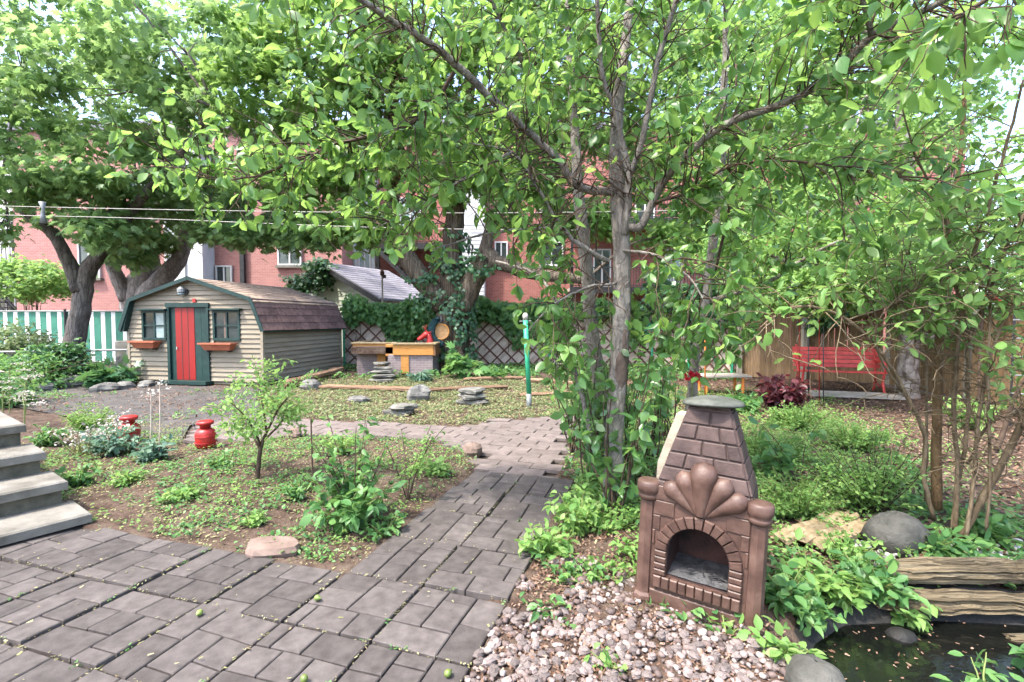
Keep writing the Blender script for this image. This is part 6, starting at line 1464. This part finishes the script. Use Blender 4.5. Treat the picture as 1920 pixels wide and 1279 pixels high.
plant('seedling', 'green leaves close behind the right column of the fireplace', 'seedling', gr(1470, 1130), .24, .2, 9, 9, (.055, .085), T_OV, 'seed', LF['mid'], MT['stem_green'], 70, .2)
plant('seedling', 'bright seedling on the gravel in front of the fireplace', 'seedling', gr(1365, 1185), .10, .1, 5, 5, (.045, .065), T_OV, 'seed', LF['light'], MT['stem_green'], 24, .1)
plant('seedling', 'small seedlings on the gravel near the lower edge', 'seedling', gr(1135, 1245), .09, .13, 6, 6, (.035, .055), T_OV, 'seed', LF['light'], MT['stem_green'], 30, .1)
plant('pond_plant', 'green leaved plant on the pond bank below the boulder', 'plant', gr(1640, 1100), .22, .34, 20, 10, (.06, .095), T_OV, 'pond', LF['mid'], MT['stem_green'], 140, .25)
plant('pond_plant', 'pale leaved plant leaning over the left end of the split logs', 'plant', gr(1715, 1120), .20, .22, 10, 9, (.05, .08), T_OV, 'pond', LF['light'], MT['stem_green'], 80, .25)
plant('pond_plant', 'leafy plant before the boulder and the shrub stems', 'plant', gr(1745, 1030), .24, .34, 16, 9, (.07, .11), T_OV, 'pond', LF['mid'], MT['stem_green'], 110, .2)
plant('pond_plant', 'small plant in the lower right corner by the pond', 'plant', (2.05, 2.02, -.15), .22, .2, 7, 8, (.05, .075), T_OV, 'pond', LF['mid'], MT['stem_green'], 50, .25)
plant('wispy_bush', 'wispy bush of thin brown stems and feathery leaves right of the fireplace', 'bush', gr(1640, 955), .66, .66, 90, 34, (.026, .048), T_SM, 'wisp', LF['light'], MT['stem_dark'], 0, .2, lean=(-.35, .1), bare=.3, curve=.12, r0=.005)
plant('broadleaf_weed', 'broad leaved weed arching behind the fireplace lid', 'plant', gr(1500, 900), .62, .55, 9, 10, (.09, .14), T_OV, 'broad', LF['mid'], MT['stem_dark'], 90, .3, lean=(-.3, 0), bare=.4)
plant('feathery_weed', 'feathery yellow green weeds spreading behind the fireplace', 'plant', gr(1450, 860), .46, .9, 120, 40, (.024, .046), T_SM, 'feath', LF['light'], MT['stem_green'], 0, .2)
plant('feathery_weed', 'feathery green weeds between fireplace and pale boards', 'plant', gr(1500, 960), .38, .65, 100, 36, (.022, .042), T_SM, 'feath', LF['light'], MT['stem_green'], 0, .2)
plant('feathery_weed', 'feathery green weeds below the purple bush', 'plant', gr(1500, 800), .50, 1.1, 110, 40, (.03, .055), T_SM, 'feath', LF['light'], MT['stem_green'], 0, .2)
plant('purple_bush', 'dark purple leaved bush left of the red bench', 'bush', gr(1468, 765), .66, .5, 36, 18, (.09, .16), T_OV, 'purp', LF['purple'], MT['stem_dark'], 120, .1)
plant('green_perennial', 'broad green perennial between pear tree and purple bush', 'plant', gr(1395, 770), .40, .5, 16, 12, (.10, .16), T_OV, 'per', LF['mid'], MT['stem_green'], 80, .2)
rs = gr(1298, 880); rt_ = D(1298, 706, rs.y)
ro = thing('red_rose', 'red rose blossom above the fireplace lid', 'rose', tuple(rs)); MB().tube([rs, rt_], .006, 5).build('stem', MT['stem_green'], ro)
for dx in (-.035, .035):
    n = 40; c = np.array(tuple(rt_)) + (dx, 0, -dx * .3); dd = rdir(n); leafy('petals', T_OV, c + dd * .02, dd + np.array((0, -.2, .3)), dd * .3 + rdir(n) * .6, rng.uniform(.03, .05, n), MT['rose_red'], ro, 'stuff')
plant('feathery_weed', 'taller feathery weeds left of the shrub stems', 'plant', gr(1600, 840), .5, .8, 80, 36, (.028, .05), T_SM, 'feath', LF['light'], MT['stem_green'], 0, .2)
plant('leafy_weed', 'leafy weeds under the shrub stems beside the boulder', 'plant', gr(1850, 1010), .26, .4, 18, 10, (.06, .1), T_OV, 'pond', LF['mid'], MT['stem_green'], 90, .2)
plant('leafy_weed', 'light green leafy weed in front of the right board fence', 'plant', gr(1815, 800), .55, .5, 18, 14, (.07, .12), T_OV, 'pond', LF['light'], MT['stem_green'], 60, .2)
plant('leafy_weed', 'green weed on the pond bank beside the right column', 'plant', gr(1530, 1100), .25, .28, 16, 10, (.05, .085), T_OV, 'pond', LF['light'], MT['stem_green'], 90, .25)
plant('pond_plant', 'dense low weeds hiding the pond rim beside the fireplace', 'plant', (1.52, 2.50, -.06), .2, .3, 22, 12, (.04, .075), T_OV, 'pond', LF['mid'], MT['stem_green'], 110, .25)
plant('pond_plant', 'low weeds at the pond rim left of the wet stone', 'plant', (1.82, 2.62, -.06), .16, .28, 20, 12, (.04, .07), T_OV, 'pond', LF['light'], MT['stem_green'], 110, .25)
plant('pond_plant', 'sprawling weeds in the pond corner below the logs', 'plant', (2.5, 2.15, -.13), .2, .3, 12, 10, (.05, .08), T_OV, 'pond', LF['mid'], MT['stem_green'], 70, .25)
plant('leafy_weed', 'trailing green weed hanging from the pale boards', 'plant', gr(1590, 1045), .22, .35, 22, 14, (.03, .055), T_OV, 'pond', LF['light'], MT['stem_green'], 90, .25)
for (u, v, ht, sp, ns, lp, sz, lf, lb) in ((150, 905, .22, .3, 14, 12, (.04, .075), 'mid', 'low weed at the foot of the steps'), (245, 905, .16, .3, 14, 12, (.035, .06), 'light', 'pale creeping weed behind the patio edge'),
        (340, 940, .14, .34, 16, 12, (.035, .065), 'light', 'creeping weed left of the flat stone'), (420, 880, .2, .3, 14, 12, (.035, .06), 'mid', 'low weed left of the young tree'), (560, 935, .2, .28, 14, 12, (.035, .06), 'mid', 'low weed right of the young tree'),
        (470, 985, .12, .22, 12, 10, (.03, .055), 'light', 'small weed just behind the flat stone'), (725, 1000, .15, .2, 10, 10, (.04, .07), 'mid', 'small weed between leafy shrub and walk'), (640, 855, .3, .3, 14, 14, (.04, .07), 'light', 'loose light weed behind the leafy shrub'), (95, 830, .3, .35, 16, 14, (.05, .085), 'mid', 'green weed behind the top step')):
    plant('bed_weed', lb, 'weed', gr(u, v), ht, sp, ns, lp, sz, T_OV, 'bw', LF[lf], MT['stem_green'], 60, .15)
stake(1322, 742, 605, MT['orange'], 'orange red stake behind the pear tree', rad=.014)
tq = D(1213, 618, 4.3); to = thing('hanging_ornament', 'small teal ornament hanging by a cord in the pear tree', 'ornament', tuple(tq))
MB().lathe([(.0, -.06), (.045, -.05), (.05, -.01), (.03, .03), (.035, .05), (.01, .075)], 12, tq).build('bell', MT['green_post'], to, True)
MB().tube([tq + Vector((0, 0, .07)), tq + Vector((.0, 0, .55))], .003, 5).build('cord', MT['black'], to)
rock('flat_stone', 'dark flat slab lying where ground cover meets the brick path', gr(950, 790, .02), .34, .22, .03, MT['slate'], 88, flat=.6)
# dark bare twigs by the trellis
dk = thing('dead_branch', 'dark dead branch leaning by the right fence', 'branch', tuple(G(1870, 840)))
limb(dk, 'limb', Dl([(1868, 845, 5.5), (1885, 800, 5.5), (1905, 740, 5.4), (1935, 690, 5.3)]), [.03, .026, .02, .012], MT['stem_dark'], 7)

# ------------------------------------------------------------------ gravel, litter, weeds
ico = []
def pebble_mesh(seed):
    r = random.Random(seed); V = []; F = []; n, m = 7, 4
    for i in range(m + 1):
        th = math.pi * i / m
        for j in range(n):
            a = 2 * math.pi * j / n + .3 * i; k = r.uniform(.68, 1.15); V.append((math.sin(th) * math.cos(a) * k, math.sin(th) * math.sin(a) * k * .8, math.cos(th) * .62 * r.uniform(.9, 1.1)))
    for i in range(m):
        for j in range(n): q = (j + 1) % n; F.append((i * n + j, (i + 1) * n + j, (i + 1) * n + q, i * n + q))
    return V, F
PM = [mesh_from('pebble', *pebble_mesh(k), MT['pebble'], False) for k in range(6)]
gbase = mk('gravel_bed', [(x, y, H(x, y) + .012) for x, y in GRAVEL], [tuple(range(len(GRAVEL)))[::-1]], MT['soil']); tag(gbase, 'bed of pinkish gravel round the fireplace', None, kind='structure')
n = 3600; P_ = np.stack([rng.uniform(-.3, 1.3, n), rng.uniform(1.7, 3.0, n)], -1); k = inpoly(P_[:, 0], P_[:, 1], GRAVEL) & ~on_patio(P_[:, 0], P_[:, 1], .0) & ((P_[:, 1] < 2.45) | (vn(P_[:, 0], P_[:, 1], 5, 2) > .1)); P_ = P_[k]
r1 = .008 + .024 * rng.uniform(0, 1, len(P_)) ** 1.8; zz = hgt(P_[:, 0], P_[:, 1]) + .012 + rng.uniform(0, .022, len(P_))
dd = np.hypot(P_[:, 0] * .8, P_[:, 1]); o = np.argsort(-r1 / dd)
for i in o[:300]:
    m_ = Matrix.Rotation(rng.uniform(0, 6.28), 3, 'Z') @ Matrix.Rotation(rng.uniform(-.5, .5), 3, 'X'); inst('pebble', PM[i % 6], gbase, (P_[i, 0], P_[i, 1], zz[i] + .006), m_, float(r1[i]))
V0, F0 = pebble_mesh(3); V0 = np.array(V0); F0 = np.array(F0, np.int32)
rest = o[300:]; a = rng.uniform(0, 6.28, len(rest)); V = []
ca, sa = np.cos(a)[:, None], np.sin(a)[:, None]; s_ = r1[rest][:, None]
Vx = (V0[None, :, 0] * ca - V0[None, :, 1] * sa) * s_ + P_[rest, 0:1]; Vy = (V0[None, :, 0] * sa + V0[None, :, 1] * ca) * s_ + P_[rest, 1:2]; Vz = V0[None, :, 2] * s_ + zz[rest][:, None]
mp_, N, L, P = nt('pebble_mix'); g_ = N.new('ShaderNodeNewGeometry'); rmp = ramp(N, L, g_.outputs['Random Per Island'], [(0, (.05, .035, .031)), (.35, (.115, .083, .075)), (.7, (.18, .142, .13)), (1, (.29, .255, .24))]); L.new(rmp.outputs[0], P.inputs['Base Color']); P.inputs['Roughness'].default_value = .8
pb = mk('pebbles', np.stack([Vx, Vy, Vz], -1).reshape(-1, 3), (F0[None] + (np.arange(len(rest)) * len(V0))[:, None, None]).reshape(-1, 4), mp_, gbase, False); pb['kind'] = 'stuff'
n = 420; px_ = rng.uniform(2.0, 4.2, n); py_ = rng.uniform(2.86, 3.25, n); r1 = rng.uniform(.012, .035, n); a = rng.uniform(0, 6.28, n); ca, sa = np.cos(a)[:, None], np.sin(a)[:, None]; s_ = r1[:, None]
k = px_ > 2.25; zz = hgt(px_, py_) + rng.uniform(0.0, .03, n)
V = np.stack([(V0[None, :, 0] * ca - V0[None, :, 1] * sa) * s_ + px_[:, None], (V0[None, :, 0] * sa + V0[None, :, 1] * ca) * s_ + py_[:, None], V0[None, :, 2] * s_ + zz[:, None]], -1)[k]
mp2, N, L, P = nt('pebble_grey_mix'); g_ = N.new('ShaderNodeNewGeometry'); rmp = ramp(N, L, g_.outputs['Random Per Island'], [(0, (.10, .10, .10)), (.5, (.24, .24, .235)), (1, (.45, .44, .43))]); L.new(rmp.outputs[0], P.inputs['Base Color']); P.inputs['Roughness'].default_value = .7
tag(mk('bank_gravel', V.reshape(-1, 3), (F0[None] + (np.arange(k.sum()) * len(V0))[:, None, None]).reshape(-1, 4), mp2, None, True), 'grey gravel behind the split logs', 'gravel', kind='stuff')

def cover(name, label, n, x0, x1, y0, y1, dens, T, size, mat, lift=(.0, .05), tilt=.6, cat='weeds', upx=.2, clump=0, pw=1.0):
    # more pieces near the viewer than far away
    t = rng.uniform(0, 1, n) ** pw; y = y0 + (y1 - y0) * t; x = rng.uniform(x0, x1, n)
    k = free(x, y) & (rng.uniform(0, 1, n) < np.clip(dens(x, y), 0, 1)); x, y = x[k], y[k]
    if clump:
        x = np.repeat(x, clump) + rng.normal(size=len(x) * clump) * .035; y = np.repeat(y, clump) + rng.normal(size=len(y) * clump) * .035
        k = free(x, y); x, y = x[k], y[k]
    m = len(x); z = np.where(inpoly(x, y, APRON), -.03, hgt(x, y)) + rng.uniform(lift[0], lift[1], m)
    xd = rdir(m) * np.array((1, 1, .3)); xd[:, 2] += upx * rng.uniform(-.5, 1, m); zd = rdir(m) * tilt + np.array((0, 0, 1))
    o = leafy(name, T, np.stack([x, y, z], -1), xd, zd, rng.uniform(size[0], size[1], m), mat, None)
    return tag(o, label, cat, kind='stuff')
def ell(x, y, cx, cy, rx, ry): return np.exp(-(((x - cx) / rx) ** 2 + ((y - cy) / ry) ** 2))
bedw = lambda x, y: .10 + .75 * (vn(x, y, 1.6, 1) > .05) * (vn(x, y, 4.5, 3) > -.25)
cover('bed_weeds', 'low green weeds creeping over the bed beside the patio', 7500, -5.8, .2, 2.6, 6.6, lambda x, y: bedw(x, y) * (x < .0) * (.35 + .65 * (x < -1.0)), T_SM, (.022, .05), LF['mid'], (.0, .05), clump=4)
cover('bed_weeds_light', 'pale yellow green weeds in the bed', 5500, -5.8, .0, 2.6, 6.8, lambda x, y: .55 * (vn(x, y, 2.0, 6) > .1), T_SM, (.02, .042), LF['light'], (.0, .05), clump=5)
cover('bed_litter', 'pale fallen leaves and seeds scattered over the bed', 42000, -6, .2, 2.6, 7.2, lambda x, y: .35 + .5 * (vn(x, y, 3, 9) > 0), T_FL, (.010, .026), LF['litter'], (.0, .012), .35)
lawn = lambda x, y: inpoly(x, y, [(-4.2, 7.9), (-2.9, 7.35), (-1.6, 7.05), (-.6, 6.9), (.9, 7.6), (2.2, 9.0), (2.5, 12), (-4.8, 12.3), (-5.3, 10.6)])
cover('ground_cover', 'pale green low ground cover before the long logs', 9500, -5.2, 2.5, 6.9, 12.3, lambda x, y: lawn(x, y) * (.45 + .4 * (vn(x, y, 1.5, 2) > -.1)), T_SM, (.03, .065), LF['yellow'], (.0, .035), .5, clump=4)
cover('ground_cover_litter', 'fallen seeds strewn over the ground cover', 22000, -5.2, 2.5, 6.9, 12.8, lambda x, y: lawn(x, y) * .75, T_FL, (.018, .045), LF['litter'], (.015, .05), .4)
cover('back_weeds', 'green weeds along the foot of the lattice fence', 3200, -5.2, 6.2, 12, 15.4, lambda x, y: .6 * (vn(x, y, 1.3, 2) > -.1), T_OV, (.06, .14), LF['mid'], (.0, .16), clump=5)
rightw = lambda x, y: np.clip(.95 * ell(x, y, 1.9, 4.2, 1.2, 1.2) + .8 * ell(x, y, 2.6, 6.2, 1.9, 1.6) + .7 * ell(x, y, 1.6, 3.3, .5, .5) + .4 * ell(x, y, 3.4, 9, 2.5, 1.5), 0, 1) * (vn(x, y, 3, 1) > -.35)
cover('right_weeds', 'feathery light green weeds covering the ground behind the fireplace', 14000, .6, 6.2, 2.7, 10.5, rightw, T_SM, (.022, .05), LF['light'], (.0, .11), .7, clump=6, upx=.6)
cover('right_weeds_dark', 'mid green weeds round the pear trunks and the pond bank', 4200, .1, 4.2, 2.3, 5.5, lambda x, y: .8 * (vn(x, y, 2.4, 8) > .15), T_OV, (.035, .065), LF['mid'], (.0, .09), clump=4)
cover('mulch', 'reddish brown bark litter under the bench and shrubs', 42000, 1.2, 8.6, 2.7, 12.5, lambda x, y: .55 + .35 * (vn(x, y, 2, 3) > 0), T_FL, (.018, .06), LF['mulch'], (.0, .02), .3, cat='litter', pw=1.3)
cover('gravel_litter', 'brown leaf crumbs between gravel and walk', 9000, -.2, 1.3, 1.8, 3.4, lambda x, y: .4 + .5 * (vn(x, y, 5, 3) > 0), T_FL, (.010, .026), LF['mulch'], (.02, .035), .5, cat='litter')
cover('mixed_litter', 'scattered pale leaf litter over the right side of the garden', 9000, .2, 6, 2.4, 9, lambda x, y: .5 * (vn(x, y, 2, 5) > -.1), T_FL, (.014, .034), LF['litter'], (.01, .03), .4, cat='litter')
cover('forecourt_litter', 'earth crumbs and fallen seeds over the forecourt', 9000, -9.5, -3.8, 6, 11.5, lambda x, y: inpoly(x, y, APRON) * (.25 + .6 * (vn(x, y, 1.5, 3) > .1)), T_FL, (.02, .05), LF['mulch'], (.003, .012), .25, cat='litter')
cover('forecourt_weeds', 'low weeds creeping over the edges of the forecourt', 1500, -9.8, -3.8, 6, 11.5, lambda x, y: inpoly(x, y, APRON) * (vn(x, y, 1.1, 7) > .35) * .8, T_SM, (.03, .07), LF['mid'], (.0, .06), clump=5)
cover('walk_edge_weeds', 'light green weeds lining the right edge of the walk', 1300, -.1, 1.1, 2.7, 4.6, lambda x, y: .8 * (vn(x, y, 3.6, 2) > .0), T_OV, (.028, .055), LF['light'], (.0, .12), clump=5, upx=.5)
# moss and bits along paving joints, and bits lying on the paving
n = 2600; a_ = rng.uniform(-5, -.75, n); b_ = rng.uniform(.9, 4.5, n)
sn = rng.random(n) < .55; a_ = np.where(sn, A0 + np.round((a_ - A0) / S0) * S0 + rng.normal(size=n) * .006, a_); b_ = np.where(~sn, B0 + np.round((b_ - B0) / S0) * S0 + rng.normal(size=n) * .006, b_)
x = a_ * E1[0] + b_ * E2[0]; y = a_ * E1[1] + b_ * E2[1]; k = on_patio(x, y) & (y > 1.8); x, y = x[k], y[k]; m = len(x)
tag(leafy('joint_crumbs', T_FL, np.stack([x, y, rng.uniform(-.012, .004, m)], -1), rdir(m) * (1, 1, .1), rdir(m) * .3 + np.array((0, 0, 1.)), rng.uniform(.006, .016, m), LF['litter']), 'seeds and crumbs in the paving joints', 'litter', kind='stuff')
n = 420; x = rng.uniform(-4, .2, n); y = rng.uniform(1.9, 7.3, n); k = (on_patio(x, y) | inpoly(x, y, PATH)); x, y = x[k], y[k]; m = len(x)
tag(leafy('paving_litter', T_FL, np.stack([x, y, np.full(m, .006)], -1), rdir(m) * (1, 1, .05), rdir(m) * .15 + np.array((0, 0, 1.)), rng.uniform(.008, .026, m), LF['litter']), 'few fallen leaves and seeds lying on the paving', 'litter', kind='stuff')
n = 260; a_ = rng.uniform(-5, -.75, n); b_ = rng.uniform(.9, 4.5, n); sn = rng.random(n) < .5
a_ = np.where(sn, A0 + np.round((a_ - A0) / S0) * S0, a_); b_ = np.where(~sn, B0 + np.round((b_ - B0) / S0) * S0, b_); k = vn(a_, b_, 2.2, 3) > .1; a_, b_ = np.repeat(a_[k], 7), np.repeat(b_[k], 7)
a_ = a_ + rng.normal(size=len(a_)) * .012; b_ = b_ + rng.normal(size=len(b_)) * .012; x = a_ * E1[0] + b_ * E2[0]; y = a_ * E1[1] + b_ * E2[1]; k = on_patio(x, y) & (y > 1.8); x, y = x[k], y[k]; m = len(x)
tag(leafy('joint_weeds', T_SM, np.stack([x, y, rng.uniform(-.01, .006, m)], -1), rdir(m) * (1, 1, .3) + np.array((0, 0, .3)), rdir(m) * .5 + np.array((0, 0, 1.)), rng.uniform(.008, .02, m), LF['mid']), 'tiny weeds and moss growing in the paving joints', 'weeds', kind='stuff')
# floating leaves and twigs on the pond
n = 260; x = rng.uniform(1.35, 3.2, n); y = rng.uniform(1.7, 2.6, n); k = inpoly(x, y, POND); x, y = x[k], y[k]; m = len(x)
tag(leafy('pond_litter', T_FL, np.stack([x, y, np.full(m, -.130)], -1), rdir(m) * (1, 1, .03), rdir(m) * .12 + np.array((0, 0, 1.)), rng.uniform(.006, .022, m), LF['mulch']), 'bits of leaves floating on the dark pond water', 'litter', kind='stuff')
